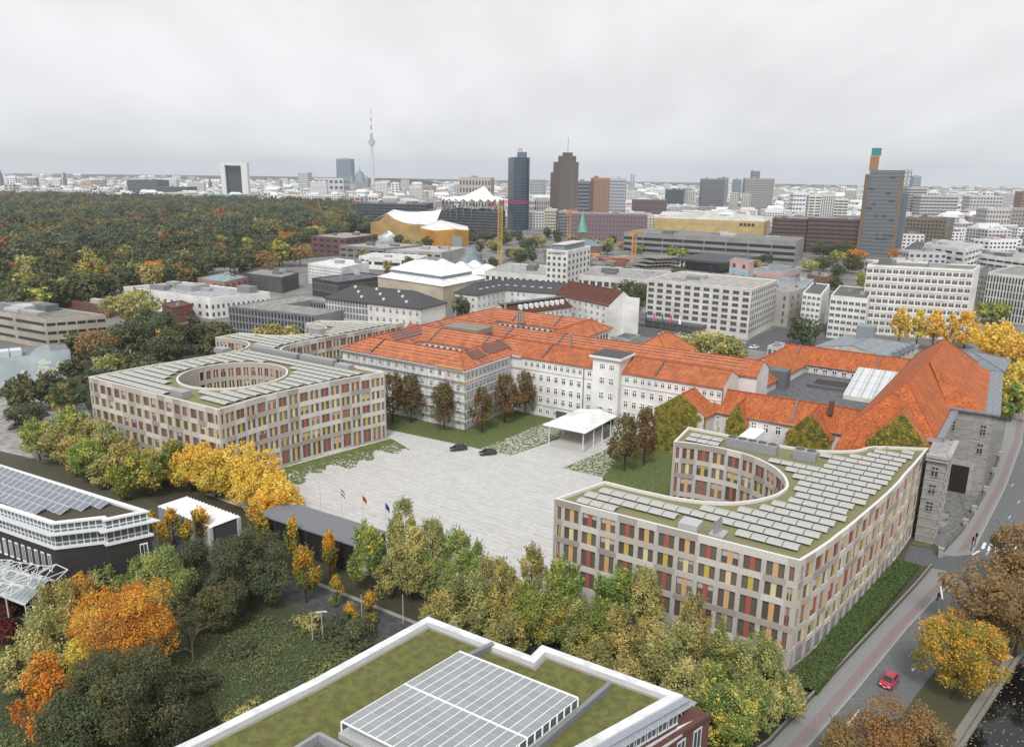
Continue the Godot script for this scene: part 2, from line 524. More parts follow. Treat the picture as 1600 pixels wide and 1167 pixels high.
# ------------------------------------------------------------------ the white complex
func white_complex():
	var t := thing("scaffolded_office", "large white office complex with orange tiled roofs round courtyards", "office complex", W3(0, 0))
	var xf := t.transform.affine_inverse()
	var hub := Node3D.new()
	t.position = Vector3.ZERO
	hub.free()
	var plaster := M("#efeeec", 0.92, "soft", 0.03)
	var tile := M("#e28a5c", 0.9, "tiles", 0.125)
	var tile2 := M("#dc8558", 0.9, "tiles", 0.125)
	var tile3 := M("#e8935a", 0.9, "tiles", 0.125)
	var E := 18.0
	var R := 21.0
	# [u0,v0,u1,v1, halfwidth, hip0, hip1, roof]
	var wings := [
		[-47.0, 6.2, 0.0, 6.2, 6.2, true, true, tile],
		[-41.2, 0.0, -41.2, 82.0, 6.0, true, true, tile],
		[-6.0, 0.0, -6.0, 37.5, 6.0, true, false, tile],
		[-46.0, 31.0, 4.0, 31.0, 6.4, false, false, tile],
		[4.0, 31.0, 66.0, 31.0, 6.8, false, false, tile2],
		[-44.0, 47.6, 70.0, 47.6, 6.2, false, false, tile2],
		[-47.0, 76.0, 6.0, 76.0, 6.0, true, true, tile],
		[0.0, 50.0, 0.0, 79.0, 6.0, false, false, tile],
	]
	for w in wings:
		var p := W(w[0], w[1])
		var q := W(w[2], w[3])
		var e: float = E - 0.02 * wings.find(w)
		var r: float = R - 0.03 * wings.find(w)
		wing_walls(t, p, q, w[4], e, r, w[5], w[6], plaster)
		wing_roof(t, p, q, w[4], e, r, w[5], w[6], w[7], 0.55)
	# pavilion roof between the wings
	wing_walls(t, W(36.5, 44.0), W(36.5, 66.0), 7.0, 18.2, 23.6, true, true, plaster)
	wing_roof(t, W(36.5, 44.0), W(36.5, 66.0), 7.0, 18.2, 23.6, true, true, tile3, 0.5)
	# cornice and storey bands: front, court side and entrance front
	var runs := [[-47.0, -0.0, 0.0, 0.0, 0.0, -1.0], [0.0, 0.0, 0.0, 24.2, 1.0, 0.0], [0.0, 24.2, 66.0, 24.2, 0.0, -1.0]]
	var band := MB.new()
	for r in runs:
		var a := W(r[0], r[1])
		var b := W(r[2], r[3])
		var nn: Vector2 = U2 * r[4] + V2 * r[5]
		for y in [[17.35, 0.5, 0.34], [14.0, 0.22, 0.16], [3.6, 0.25, 0.2]]:
			var o: Vector2 = nn * (y[2] * 0.5)
			band.beam(Vector3(a.x + o.x, y[0], a.y + o.y), Vector3(b.x + o.x, y[0], b.y + o.y), y[2], y[1])
	part(t, "cornice", band.mesh(M("#d6d4d2", 0.9, "soft", 0.05)))
	var w4 := window_mesh(1, "#f0f0ee", "#3a3e42")
	var w6 := window_mesh(4, "#f2f2f0", "#3a3e42")
	var rows := [[14.5, 16.9, 1.55], [10.6, 13.4, 2.0], [7.2, 9.9, 2.0], [4.0, 6.7, 2.0], [1.0, 2.6, 1.3]]
	for r in rows:
		var hh: float = r[2] / (r[1] - r[0])
		windows(t, W(4.5, 24.2), W(25.0, 24.2), -V2, r[0], r[1], 10 if r[0] > 14 else 8, 1, 0.55 if r[0] > 14 else 0.48, hh, w4)
		windows(t, W(25.0, 24.2), W(29.0, 24.2), -V2, r[0], r[1], 1, 1, 0.32, hh, w4)
		windows(t, W(37.5, 24.2), W(42.5, 24.2), -V2, r[0], r[1], 2, 1, 0.5, hh, w4)
		windows(t, W(42.5, 24.2), W(66.0, 24.2), -V2, r[0], r[1], 12 if r[0] > 14 else 9, 1, 0.55 if r[0] > 14 else 0.45, hh, w4)
		windows(t, W(-46.0, 0), W(-0.5, 0), -V2, r[0], r[1], 14, 1, 0.36, hh, w4)
		windows(t, W(0, 1.0), W(0, 22.5), U2, r[0], r[1], 11, 1, 0.5, hh, w4)
	windows(t, W(-34.5, 24.6), W(-12.5, 24.6), -V2, 14.6, 17.0, 9, 1, 0.5, 0.6, w4, "window", true)
	windows(t, W(-34.5, 70.0), W(-6.5, 70.0), -V2, 14.6, 17.0, 12, 1, 0.5, 0.6, w4, "window", true)
	windows(t, W(6, 66), W(6, 80), U2, 13.0, 17.0, 6, 1, 0.5, 0.5, w4, "window", true)
	# stair tower
	var tw := MB.new()
	tw.solid(WP([29, 22, 37.2, 22, 37.2, 30, 29, 30]), 0.0, 21.3)
	var tower := part(t, "stair_tower", tw.mesh(plaster))
	var tc := MB.new()
	tc.solid(WP([28.2, 21.2, 38, 21.2, 38, 30.8, 28.2, 30.8]), 21.31, 21.95)
	part(tower, "cornice", tc.mesh(M("#dddbd9", 0.9, "")))
	var tr := MB.new()
	tr.solid(WP([28.5, 21.5, 37.7, 21.5, 37.7, 30.5, 28.5, 30.5]), 21.96, 22.15)
	part(tower, "flat_roof", tr.mesh(M("#55585c", 0.8, "stain", 0.3)))
	for r in [[17.6, 20.4, 0.55], [13.2, 16.6, 0.62], [8.8, 12.2, 0.62], [4.2, 8.0, 0.66]]:
		windows(t, W(30.6, 22), W(36.4, 22), -V2, r[0], r[1], 2, 1, 0.55, r[2], w6)
	# downpipes
	for u in [25.2, 66.0]:
		var dp := MB.new()
		dp.beam(W3(u, 24.05, 0), W3(u, 24.05, 17.4), 0.25)
		part(t, "downpipe", dp.mesh(M("#6d7075", 0.5, "", 0.1, 0.4)))
	# roof details
	var lead := M("#6d6a6a", 0.7, "stain", 0.3)
	var rail := M("#e0b29a", 0.8, "")
	for f in [[0, 12.0, -1], [0, 12.0, 1], [3, 14.0, -1], [3, 34.0, -1], [4, 7.0, -1], [4, 43.0, -1], [5, 50.0, -1], [5, 30.0, -1], [6, 18.0, -1], [6, 36.0, -1], [2, 9.0, -1], [2, 26.0, -1], [1, 20.0, -1], [1, 40.0, -1]]:
		var w: Array = wings[f[0]]
		var p := W(w[0], w[1])
		var q := W(w[2], w[3])
		var mb := MB.new()
		for sd in [-1.0, 1.0]:
			mb.beam(slope_point(p, q, w[4], E, R, f[1], sd, 0.0), slope_point(p, q, w[4], E, R, f[1], sd, 1.0), 0.4, 0.35)
		part(t, "fire_wall", mb.mesh(lead))
	for k in [0, 3, 5, 6, 1]:
		var w: Array = wings[k]
		var p := W(w[0], w[1])
		var q := W(w[2], w[3])
		var l := (q - p).length()
		for up in [0.22, 0.45, 0.66, 0.84]:
			for sd in [-1.0, 1.0]:
				var mb := MB.new()
				var cut: float = 6.0 * up + 1.0
				mb.beam(slope_point(p, q, w[4], E, R, cut, sd, up, 0.16), slope_point(p, q, w[4], E, R, l - cut, sd, up, 0.16), 0.1, 0.12)
				part(t, "snow_guard", mb.mesh(rail))
	# bare battens where tiles are being laid
	var batten := M("#8a625a", 0.95, "rough", 0.6)
	for f in [[0, 28.0, 40.5, -1, 0.3, 0.86], [3, 8.0, 27.0, -1, 0.4, 0.92], [2, 7.5, 14.0, 1, 0.3, 0.85], [2, 15.5, 27.0, 1, 0.32, 0.9], [1, 14.0, 34.0, -1, 0.3, 0.9], [0, 41.0, 44.0, -1, 0.3, 0.6]]:
		var w: Array = wings[f[0]]
		var p := W(w[0], w[1])
		var q := W(w[2], w[3])
		for sd in [float(f[3]), -float(f[3])]:
			if f[0] != 1 and sd != float(f[3]): continue
			var mb := MB.new()
			var a := slope_point(p, q, w[4], E, R, f[1], sd, f[4], 0.2)
			var b := slope_point(p, q, w[4], E, R, f[2], sd, f[4], 0.2)
			var c := slope_point(p, q, w[4], E, R, f[2], sd, f[5], 0.2)
			var d := slope_point(p, q, w[4], E, R, f[1], sd, f[5], 0.2)
			mb.quad(a, b, c, d, Vector3.UP)
			part(t, "batten_field", mb.mesh(batten))
	# terrace roof, chimneys, roof lights
	var tb := MB.new()
	tb.solid(WP([-33, 33, -19, 33, -19, 42, -33, 42]), 19.5, 21.4)
	part(t, "roof_terrace", tb.mesh(M("#a29a8e", 0.95, "rough", 0.3)))
	for a in [[-24.0, 66.0], [-23.0, 66.0], [-22.0, 66.0], [12.0, 40.0], [-38.0, 79.0]]:
		var mb := MB.new()
		var p3 := W3(a[0], a[1])
		mb.box(Vector3(p3.x, 20.6, p3.z), Vector3(0.7, 4.0, 0.7), site_basis())
		mb.box(Vector3(p3.x, 22.7, p3.z), Vector3(0.9, 0.2, 0.9), site_basis())
		part(t, "chimney", mb.mesh(M("#c0a89a", 0.9, "rough", 0.6)))
	var skl := M("#dfe3e6", 0.3, "")
	for a in [[4, 14.0, -1, 0.55], [4, 30.0, -1, 0.6], [4, 47.0, -1, 0.5], [4, 56.0, -1, 0.5], [4, 61.0, -1, 0.3], [5, 92.0, -1, 0.55], [5, 97.0, -1, 0.55], [5, 105.0, -1, 0.5], [5, 109.0, -1, 0.5], [5, 113.0, -1, 0.55], [6, 22.0, -1, 0.6], [6, 32.0, -1, 0.5], [5, 60.0, -1, 0.5], [5, 66.0, -1, 0.5]]:
		var w: Array = wings[a[0]]
		slope_box(t, "roof_light", W(w[0], w[1]), W(w[2], w[3]), w[4], E, R, a[1], a[2], a[3], Vector3(0.9, 0.9, 1.1) if a[0] == 5 else Vector3(0.6, 0.4, 0.6), skl)
	for u in [-43.0, -35.0, -31.0]:
		slope_box(t, "dormer", W(-47, 6.2), W(0, 6.2), 6.2, E, R, u + 47.0, -1.0, 0.12, Vector3(1.6, 1.4, 1.4), M("#9c8f86", 0.8, "fine", 0.3))
	var door := MB.new()
	door.beam(W3(16.5, 24.08, 1.3), W3(20.0, 24.08, 1.3), 0.16, 2.6)
	part(t, "gate", door.mesh(M("#4c535c", 0.6, "")))
	scaffold()

func scaffold():
	var s := thing("scaffolding", "grey pole scaffolding with decks wrapped round the white corner building", "scaffolding")
	var steel := M("#8f959b", 0.6, "")
	var deck := M("#d9dcdf", 0.9, "fine", 0.4)
	for f in [[-47.0, -1.3, 1.3, -1.3, 20, 0.0, 1.0], [1.3, -1.3, 1.3, 22.0, 10, -1.0, 0.0]]:
		var a := W(f[0], f[1])
		var b := W(f[2], f[3])
		var inn: Vector2 = (U2 * f[5] + V2 * f[6]) * 0.9
		for i in f[4] + 1:
			var p := a.lerp(b, float(i) / f[4])
			for o in [Vector2.ZERO, inn]:
				var mb := MB.new()
				mb.beam(Vector3(p.x + o.x, 0, p.y + o.y), Vector3(p.x + o.x, 18.6, p.y + o.y), 0.07)
				part(s, "standard", mb.mesh(steel))
		for k in 6:
			var y := 2.9 * (k + 1)
			var mb := MB.new()
			mb.beam(Vector3(a.x, y + 1.0, a.y), Vector3(b.x, y + 1.0, b.y), 0.06)
			part(s, "guard_rail", mb.mesh(steel))
			var md := MB.new()
			md.beam(Vector3(a.x + inn.x * 0.5, y, a.y + inn.y * 0.5), Vector3(b.x + inn.x * 0.5, y, b.y + inn.y * 0.5), 0.55, 0.05)
			part(s, "deck", md.mesh(deck))
	var hoist := MB.new()
	for k in 8:
		var y := 17.0 - k
		hoist.beam(W3(-5, -2.0, y), W3(-3.4, -2.0, y - 0.9), 0.12)
		hoist.beam(W3(-5, -2.0, y), W3(-5, -2.0, y - 1), 0.12)
		hoist.beam(W3(-3.4, -2.0, y), W3(-3.4, -2.0, y - 1), 0.12)
	hoist.beam(W3(-5, -2.0, 9.0), W3(-5, -2.0, 0.0), 0.12)
	part(s, "debris_chute", hoist.mesh(M("#c9a9a4", 0.7, "")))
	var yel := MB.new()
	yel.beam(W3(-9, -1.5, 18.2), W3(0, -1.5, 18.2), 0.25)
	yel.beam(W3(-2, -1.5, 14.6), W3(1.5, -1.5, 14.6), 0.2)
	yel.beam(W3(1.5, -1.5, 14.6), W3(1.5, 4.0, 14.6), 0.2)
	part(s, "timber_rail", yel.mesh(M("#d8b04a", 0.7, "")))

# ------------------------------------------------------------------ the temple fronted complex and its ivy gables
func ivy(parent: Node, a: Vector3, b: Vector3, c: Vector3, d: Vector3, count: int, seedn: int, pal: Array, leaf := 0.42):
	var r := RandomNumberGenerator.new()
	r.seed = seedn
	var mb := MB.new()
	var nn := (b - a).cross(d - a).normalized()
	if nn.dot(-a) < 0 and nn.y < 0.5: nn = -nn
	if nn.dot(Vector3(0, 70, 0) - a) < 0: nn = -nn
	var nz := FastNoiseLite.new()
	nz.seed = seedn
	nz.frequency = 0.35
	mb.col = pal[1] * 0.8
	mb.quad(a + nn * 0.1, b + nn * 0.1, c + nn * 0.1, d + nn * 0.1, nn)
	for i in count * 2:
		var s := r.randf()
		var q := r.randf()
		var p := a.lerp(b, s).lerp(d.lerp(c, s), q)
		var k := nz.get_noise_3dv(p * 1.0)
		p += nn * (0.12 + r.randf() * 0.22 + maxf(k, -0.2) * 0.35)
		leaf_quad(mb, r, p, nn * 1.2, leaf, pal[clampi(int((k * 1.3 + 0.5) * pal.size() + r.randf_range(-0.9, 0.9)), 0, pal.size() - 1)])
	var o := part(parent, "ivy", mb.mesh(leaf_mat()))
	o.set_meta("kind", "stuff")
	return o
func leaf_quad(mb: MB, r: RandomNumberGenerator, p: Vector3, nrm: Vector3, size: float, col: Color):
	var n := (nrm + Vector3(r.randf_range(-1, 1), r.randf_range(-1, 1), r.randf_range(-1, 1)) * 0.75).normalized()
	var x := n.cross(Vector3(r.randf_range(-1, 1), r.randf_range(-1, 1), r.randf_range(-1, 1))).normalized() * size * r.randf_range(0.35, 0.65)
	var y := n.cross(x).normalized() * size * r.randf_range(0.35, 0.65)
	var j := r.randf_range(0.72, 1.22)
	mb.col = Color(col.r * j * r.randf_range(0.92, 1.08), col.g * j, col.b * j * r.randf_range(0.85, 1.15))
	var cl := mb.col
	var i := mb.v.size()
	mb.v.append(p - x)
	mb.v.append(p - y + n * size * 0.12)
	mb.v.append(p + x)
	mb.v.append(p + y - n * size * 0.1)
	for k in 4:
		mb.n.append(n)
		mb.c.append(cl)
		mb.t.append(Vector2.ZERO)
	mb.ix.append(i)
	mb.ix.append(i + 2)
	mb.ix.append(i + 1)
	mb.ix.append(i)
	mb.ix.append(i + 3)
	mb.ix.append(i + 2)
func leaf_mat() -> StandardMaterial3D:
	if mats.has("leaf"): return mats["leaf"]
	var m := tinted("#ffffff", 0.75).duplicate() as StandardMaterial3D
	m.backlight_enabled = true
	m.backlight = Color(0.9, 0.9, 0.9)
	mats["leaf"] = m
	return m

func temple_complex():
	var t := thing("courtyard_house", "low white house with orange tiled wings round a flat grey court roof", "building")
	var plaster := M("#dedcd9", 0.92, "soft", 0.04)
	var tile := M("#e0824c", 0.9, "tiles", 0.11)
	var E := 11.8
	var R := 16.4
	var wings := [
		[57.6, 16.6, 66.6, 99.0, 6.6, false, false],
		[58.0, 28.0, 104.0, 28.4, 5.6, false, false],
		[64.0, 98.6, 120.0, 97.0, 5.6, false, false],
	]
	for w in wings:
		var k := wings.find(w)
		wing_walls(t, W(w[0], w[1]), W(w[2], w[3]), w[4], E - 0.02 * k, R - 0.03 * k, w[5], w[6], plaster)
		wing_roof(t, W(w[0], w[1]), W(w[2], w[3]), w[4], E - 0.02 * k, R - 0.03 * k, w[5], w[6], tile, 0.5)
	var lead := M("#7e7f83", 0.7, "stain", 0.3)
	for f in [[0, 30.0], [0, 48.0], [0, 53.0], [1, 26.0], [1, 6.0], [2, 30.0], [2, 5.0]]:
		var w: Array = wings[f[0]]
		var mb := MB.new()
		for sd in [-1.0, 1.0]:
			mb.beam(slope_point(W(w[0], w[1]), W(w[2], w[3]), w[4], E, R, f[1], sd, 0.0), slope_point(W(w[0], w[1]), W(w[2], w[3]), w[4], E, R, f[1], sd, 1.0), 0.4, 0.35)
		part(t, "fire_wall", mb.mesh(lead))
	var gutter := MB.new()
	gutter.beam(W3(64, 21.9, 11.3), W3(104, 22.3, 11.3), 0.22)
	gutter.beam(W3(65, 92.4, 11.3), W3(118, 91.2, 11.3), 0.22)
	part(t, "gutter", gutter.mesh(lead))
	var w4 := window_mesh(1, "#f0f0ee", "#41464b")
	windows(t, W(64.5, 22.4), W(104, 22.8), -V2, 7.4, 11.2, 13, 1, 0.42, 0.62, w4)
	windows(t, W(64.5, 22.4), W(104, 22.8), -V2, 2.4, 6.2, 13, 1, 0.42, 0.55, w4)
	windows(t, W(71.5, 92.6), W(92, 92.0), -V2, 9.2, 11.4, 7, 1, 0.5, 0.9, w4)
	windows(t, W(66.5, 18), W(66.8, 22), U2, 7.4, 11.2, 2, 1, 0.45, 0.6, w4)
	# court roof
	var cr := MB.new()
	cr.solid(WP([68, 57, 102, 57, 102, 92.3, 72, 93]), 0.0, 8.6)
	cr.solid(WP([77, 74, 90, 74, 90, 84, 77, 84]), 8.61, 9.5)
	part(t, "court_roof", cr.mesh(M("#6c6f73", 0.8, "stain", 0.08)))
	var cl := MB.new()
	cl.solid(WP([78.5, 75.5, 88.5, 75.5, 88.5, 82.5, 78.5, 82.5]), 9.51, 9.56)
	part(t, "well_shade_slab", cl.mesh(M("#3b3735", 0.8, "fine")))  # flat dark slab stands in for the shaded depth of a well
	windows(t, W(72, 57), W(101, 57), -V2, 5.2, 8.2, 10, 1, 0.45, 0.55, w4)
	# plant room
	var pr := MB.new()
	pr.solid(WP([66.5, 66, 72.5, 66, 72.5, 71.5, 66.5, 71.5]), 8.0, 14.2)
	part(t, "plant_room", pr.mesh(M("#6a6f76", 0.7, "fine", 0.3)))
	# glazed hall roof: panes between bars
	var g0 := W3(89, 66, 9.8)
	var g1 := W3(101.5, 66, 9.8)
	var g2 := W3(101.5, 91, 13.2)
	var g3 := W3(89, 91, 13.2)
	var gw := MB.new()
	gw.quad(W3(89, 66, 8.6), W3(101.5, 66, 8.6), g1, g0, Vector3(-V2.x, 0, -V2.y))
	gw.quad(W3(89, 66, 8.6), W3(89, 91, 8.6), g3, g0, Vector3(-U2.x, 0, -U2.y))
	part(t, "hall_wall", gw.mesh(plaster))
	for i in 12:
		for j in 4:
			var mb := MB.new()
			var a := g0.lerp(g1, (i + 0.04) / 12.0).lerp(g3.lerp(g2, (i + 0.04) / 12.0), j / 4.0)
			var b := g0.lerp(g1, (i + 0.96) / 12.0).lerp(g3.lerp(g2, (i + 0.96) / 12.0), j / 4.0)
			var c := g0.lerp(g1, (i + 0.96) / 12.0).lerp(g3.lerp(g2, (i + 0.96) / 12.0), (j + 0.98) / 4.0)
			var d := g0.lerp(g1, (i + 0.04) / 12.0).lerp(g3.lerp(g2, (i + 0.04) / 12.0), (j + 0.98) / 4.0)
			mb.quad(a, b, c, d, Vector3.UP)
			part(t, "pane", mb.mesh(M(["#b9bfc3", "#a9b0b4", "#c9ced0"][(i * 7 + j * 3) % 3], 0.25, "")))
	var gf := MB.new()
	for i in 13:
		gf.beam(g0.lerp(g1, i / 12.0) + Vector3.UP * 0.02, g3.lerp(g2, i / 12.0) + Vector3.UP * 0.02, 0.14, 0.16)
	part(t, "glazing_bar", gf.mesh(M("#e6e8e9", 0.5, "")))
	# ivy gables: front wing's cross gables
	var pal := [Color(0.2, 0.21, 0.045), Color(0.28, 0.28, 0.05), Color(0.38, 0.35, 0.06), Color(0.46, 0.38, 0.065), Color(0.54, 0.34, 0.06), Color(0.24, 0.28, 0.065)]
	for gbl in [[69.0, 73.6, 71.3, 20.0, 30.0, 10.6, 15.2, 0.0], [84.2, 94.2, 89.2, 19.0, 28.0, 10.6, 16.0, 3.0], [104.3, 115.5, 109.9, 2.6, 13.0, 17.8, 24.0, 5.0]]:
		var um: float = gbl[2]
		var hw: float = (gbl[1] - gbl[0]) * 0.5
		wing_walls(t, W(um, gbl[3]), W(um, gbl[4]), hw, gbl[5], gbl[6], false, false, plaster, "gable_wall")
		wing_roof(t, W(um, gbl[3]), W(um, gbl[4]), hw, gbl[5], gbl[6], false, false, tile, 0.4, "gable_roof")
		var v0: float = gbl[3] - 0.05
		var n0 := 900 if hw < 3 else 2200
		ivy(t, W3(um - hw - 0.2, v0, 0.0), W3(um + hw + 0.2, v0, 0.0), W3(um + hw + 0.2, v0, gbl[5]), W3(um - hw - 0.2, v0, gbl[5]), n0, int(um), pal)
		ivy(t, W3(um - hw, v0, gbl[5]), W3(um + hw, v0, gbl[5]), W3(um + 0.1, v0, gbl[6]), W3(um - 0.1, v0, gbl[6]), n0 / 2, int(um) + 1, pal)
	# main ivy gable
	ivy(t, W3(50.6, 16.5, 0.0), W3(64.6, 16.3, 0.0), W3(64.6, 16.3, 11.6), W3(50.6, 16.5, 11.6), 6500, 3, pal)
	ivy(t, W3(50.8, 16.5, 11.4), W3(64.6, 16.3, 11.4), W3(57.9, 16.4, 16.2), W3(57.3, 16.4, 16.2), 1700, 4, pal)
	ivy(t, W3(50.9, 16.4, 0.0), W3(51.5, 24.0, 0.0), W3(51.5, 24.0, 11.4), W3(50.9, 16.4, 11.4), 2000, 5, pal)
	# covered white link
	var lk := MB.new()
	lk.solid(WP([73.4, 0, 77.2, 0, 78.2, 23, 74.4, 23]), 4.0, 9.0)
	part(t, "link_bridge", lk.mesh(M("#f1f1f0", 0.7, "")))
	for a in [[1, 14.0, -1, 0.4], [1, 38.0, -1, 0.6], [2, 16.0, -1, 0.5], [2, 24.0, -1, 0.4], [2, 33.0, -1, 0.45], [2, 42.0, -1, 0.4], [0, 44.0, -1, 0.35], [0, 46.5, -1, 0.35], [0, 50.0, -1, 0.35]]:
		var w: Array = wings[a[0]]
		slope_box(t, "roof_light", W(w[0], w[1]), W(w[2], w[3]), w[4], E, R, a[1], a[2], a[3], Vector3(0.9, 0.6, 0.9), M("#8e9296", 0.5, ""))
	var ch := MB.new()
	ch.box(W3(92.5, 25.6, 16.6), Vector3(1.1, 3.4, 1.1), site_basis())
	part(t, "chimney", ch.mesh(M("#7a5a4c", 0.95, "rough", 0.8)))
	temple()

func temple():
	var t := thing("stone_hall", "grey stone hall with steep orange roof and tall portal by the road", "hall")
	var stone := M("#a5a29e", 0.95, "courses", 0.17)
	var tile := M("#dc7c44", 0.9, "tiles", 0.1)
	var E := 19.6
	# body and the portal block towards the road
	var p := W(108.0, 6.2)
	var q := W(112.6, 90.0)
	wing_walls(t, p, q, 8.0, E, 27.0, true, true, stone)
	wing_roof(t, p, q, 8.0, E, 27.4, true, true, tile, 0.3, "roof", 12.0)
	# lower roof skirt towards the courtyard
	var sk := MB.new()
	sk.quad(W3(97.5, 6.0, 14.0), W3(101.5, 90.0, 14.0), W3(104.6, 90.0, 19.8), W3(100.3, 6.4, 19.8), Vector3(-U2.x, 1, -U2.y))
	sk.quad(W3(97.5, 1.5, 13.4), W3(106.0, 1.5, 13.4), W3(106.0, 6.4, 19.75), W3(99.4, 6.4, 19.75), Vector3(-V2.x, 1, -V2.y))
	part(t, "side_roof", sk.mesh(tile))
	wing_walls(t, W(111, 53), W(125.6, 53), 23.0, E + 0.02, 24.0, true, true, stone, "portal_wall")
	var pr := MB.new()
	var e0 := W3(124.2, 30.0, E + 0.5)
	var e1 := W3(124.2, 76.0, E + 0.5)
	var r0 := W3(111.0, 44.0, 27.0)
	var r1 := W3(112.0, 66.0, 27.0)
	var b0 := W3(116.8, 30.0, E + 0.5)
	var b1 := W3(117.2, 76.0, E + 0.5)
	pr.quad(e0, e1, r1, r0, Vector3(U2.x, 1, U2.y))
	pr.tri(e0, b0, r0, Vector3(-V2.x, 1, -V2.y))
	pr.tri(e1, b1, r1, Vector3(V2.x, 1, V2.y))
	part(t, "portal_roof", pr.mesh(tile))
	# lead covered cornices
	var lead := M("#8e949c", 0.6, "stain", 0.2)
	var cb := MB.new()
	cb.solid(WP([116.2, 29.2, 127.2, 29.2, 127.2, 76.8, 116.2, 76.8]), E + 0.05, E + 0.5)
	part(t, "portal_cornice", cb.mesh(lead))
	var c2 := MB.new()
	c2.solid(WP([114.6, 5.0, 117.4, 5.0, 119.0, 30.0, 115.0, 30.0]), E - 1.2, E - 0.4)
	part(t, "cornice", c2.mesh(M("#a9a7a4", 0.9, "soft", 0.1)))
	var c3 := MB.new()
	c3.beam(W3(117.1, 5.4, E - 0.2), W3(118.4, 30, E - 0.2), 1.4, 0.3)
	part(t, "lead_gutter", c3.mesh(lead))
	# pilasters
	for i in 9:
		var v := 31.0 + i * 5.4
		var mb := MB.new()
		mb.box(W3(125.85, v, 9.6), Vector3(0.6, 18.8, 1.5), site_basis())
		part(t, "pilaster", mb.mesh(stone))
	for i in 5:
		var v := 11.5 + i * 4.2
		var mb := MB.new()
		mb.box(W3(116.75 + i * 0.22, v, 9.3), Vector3(0.6, 18.4, 1.2), site_basis())
		part(t, "pilaster", mb.mesh(stone))
	var wm := window_mesh(1, "#9b9894", "#3d3f42")
	windows(t, W(117.1, 13.0), W(118.1, 29.0), U2, 2.0, 18.0, 4, 4, 0.3, 0.5, wm)
	windows(t, W(125.62, 32.0), W(125.62, 75.0), U2, 2.0, 18.0, 8, 4, 0.36, 0.55, wm)
	# portal door in the face towards the forecourt
	var df := MB.new()
	df.box(W3(121.3, 29.9, 3.9), Vector3(5.2, 7.8, 0.4), site_basis())
	part(t, "door_surround", df.mesh(M("#b3b0ac", 0.9, "soft", 0.2)))
	var dd := MB.new()
	dd.box(W3(121.3, 29.64, 3.3), Vector3(3.6, 6.6, 0.3), site_basis())
	part(t, "door", dd.mesh(M("#24211f", 0.5, "")))
	# rustic courses, sills and sunk panels of the stone fronts
	var cr2 := MB.new()
	for k in 9:
		var y := 1.4 + k * 2.0
		cr2.beam(W3(117.0, 29.97, y), W3(126.0, 29.97, y), 0.1, 0.09)
		cr2.beam(W3(116.9, 6.4, y), W3(118.2, 29.6, y), 0.1, 0.09)
		cr2.beam(W3(125.7, 30.0, y), W3(125.7, 76.0, y), 0.1, 0.09)
		cr2.beam(W3(115.6, -3.9, y), W3(119.1, -3.9, y), 0.1, 0.09)
		cr2.beam(W3(119.1, -3.8, y), W3(119.7, 8.0, y), 0.1, 0.09)
	part(t, "string_course", cr2.mesh(M("#b9b6b2", 0.95, "soft", 0.2)))
	for s in [[115.5, -4.2, 119.4, -4.2], [119.3, -4.2, 120.0, 8.2]]:
		var mb := MB.new()
		mb.beam(W3(s[0], s[1], 18.4), W3(s[2], s[3], 18.4), 0.9, 0.7)
		mb.beam(W3(s[0], s[1], 17.6), W3(s[2], s[3], 17.6), 0.5, 0.4)
		part(t, "bay_cornice", mb.mesh(M("#b3b0ac", 0.9, "soft", 0.2)))
	windows(t, W(119.12, -3.0), W(119.62, 7.5), U2, 1.5, 17.0, 3, 4, 0.4, 0.55, wm)
	windows(t, W(115.9, -3.85), W(118.8, -3.85), -V2, 6.0, 17.0, 1, 3, 0.45, 0.6, wm)
	windows(t, W(117.4, 29.95), W(119.2, 29.95), -V2, 9.0, 18.0, 1, 2, 0.6, 0.6, wm)
	windows(t, W(123.4, 29.95), W(125.4, 29.95), -V2, 9.0, 18.0, 1, 2, 0.6, 0.6, wm)
	# low forebuilding with balconies beside the new block
	var lb := MB.new()
	lb.solid(WP([115.7, -3.8, 119.0, -3.8, 119.6, 8.0, 115.9, 8.0]), 0.0, 18.6)
	part(t, "corner_bay", lb.mesh(stone))
	for y in [2.6]:
		for v in [1.0, 5.5]:
			var bm := MB.new()
			bm.tube([W3(119.6, v, y), W3(119.6, v, y + 0.3), W3(119.6, v, y + 0.31), W3(119.6, v, y + 1.2)], [0.9, 1.2, 1.2, 1.2], 12)
			part(t, "balcony", bm.mesh(M("#b1aeaa", 0.9, "soft", 0.2)))
	# building behind the hall with grey metal roof
	var g := thing("grey_mansard_house", "house with grey metal mansard roof behind the stone hall", "house")
	var gb := MB.new()
	gb.solid(WP([108, 106, 127, 104, 128, 124, 108, 126]), 0.0, 15.0)
	part(g, "wall", gb.mesh(M("#e0dfdd", 0.9, "soft", 0.05)))
	wing_roof(g, W(107.5, 115.5), W(128.5, 114.0), 10.4, 15.0, 18.0, true, true, M("#8b959c", 0.5, "stain", 0.1, 0.2), 0.3, "roof", -1.0, "#8b959c")
	# barrel roofed hall
	var h := thing("metal_roofed_hall", "pale hall with low grey metal roof behind the orange wing", "hall")
	wing_walls(h, W(82, 118), W(88, 150), 13.0, 12.0, 14.5, false, true, M("#d9d6d1", 0.95, "stain", 0.06))
	wing_roof(h, W(82, 118), W(88, 150), 13.0, 12.0, 14.6, false, true, M("#9aa3aa", 0.5, "stain", 0.08, 0.2), 0.4, "roof", -1.0, "#9aa3aa")
	for i in 5:
		var mb := MB.new()
		mb.box(W3(95.6 + i * 0.9, 122 + i * 5.0, 12.2), Vector3(1.6, 2.6, 3.2), site_basis())
		part(h, "dormer", mb.mesh(M("#7e868d", 0.5, "fine", 0.3)))
	var hb := MB.new()
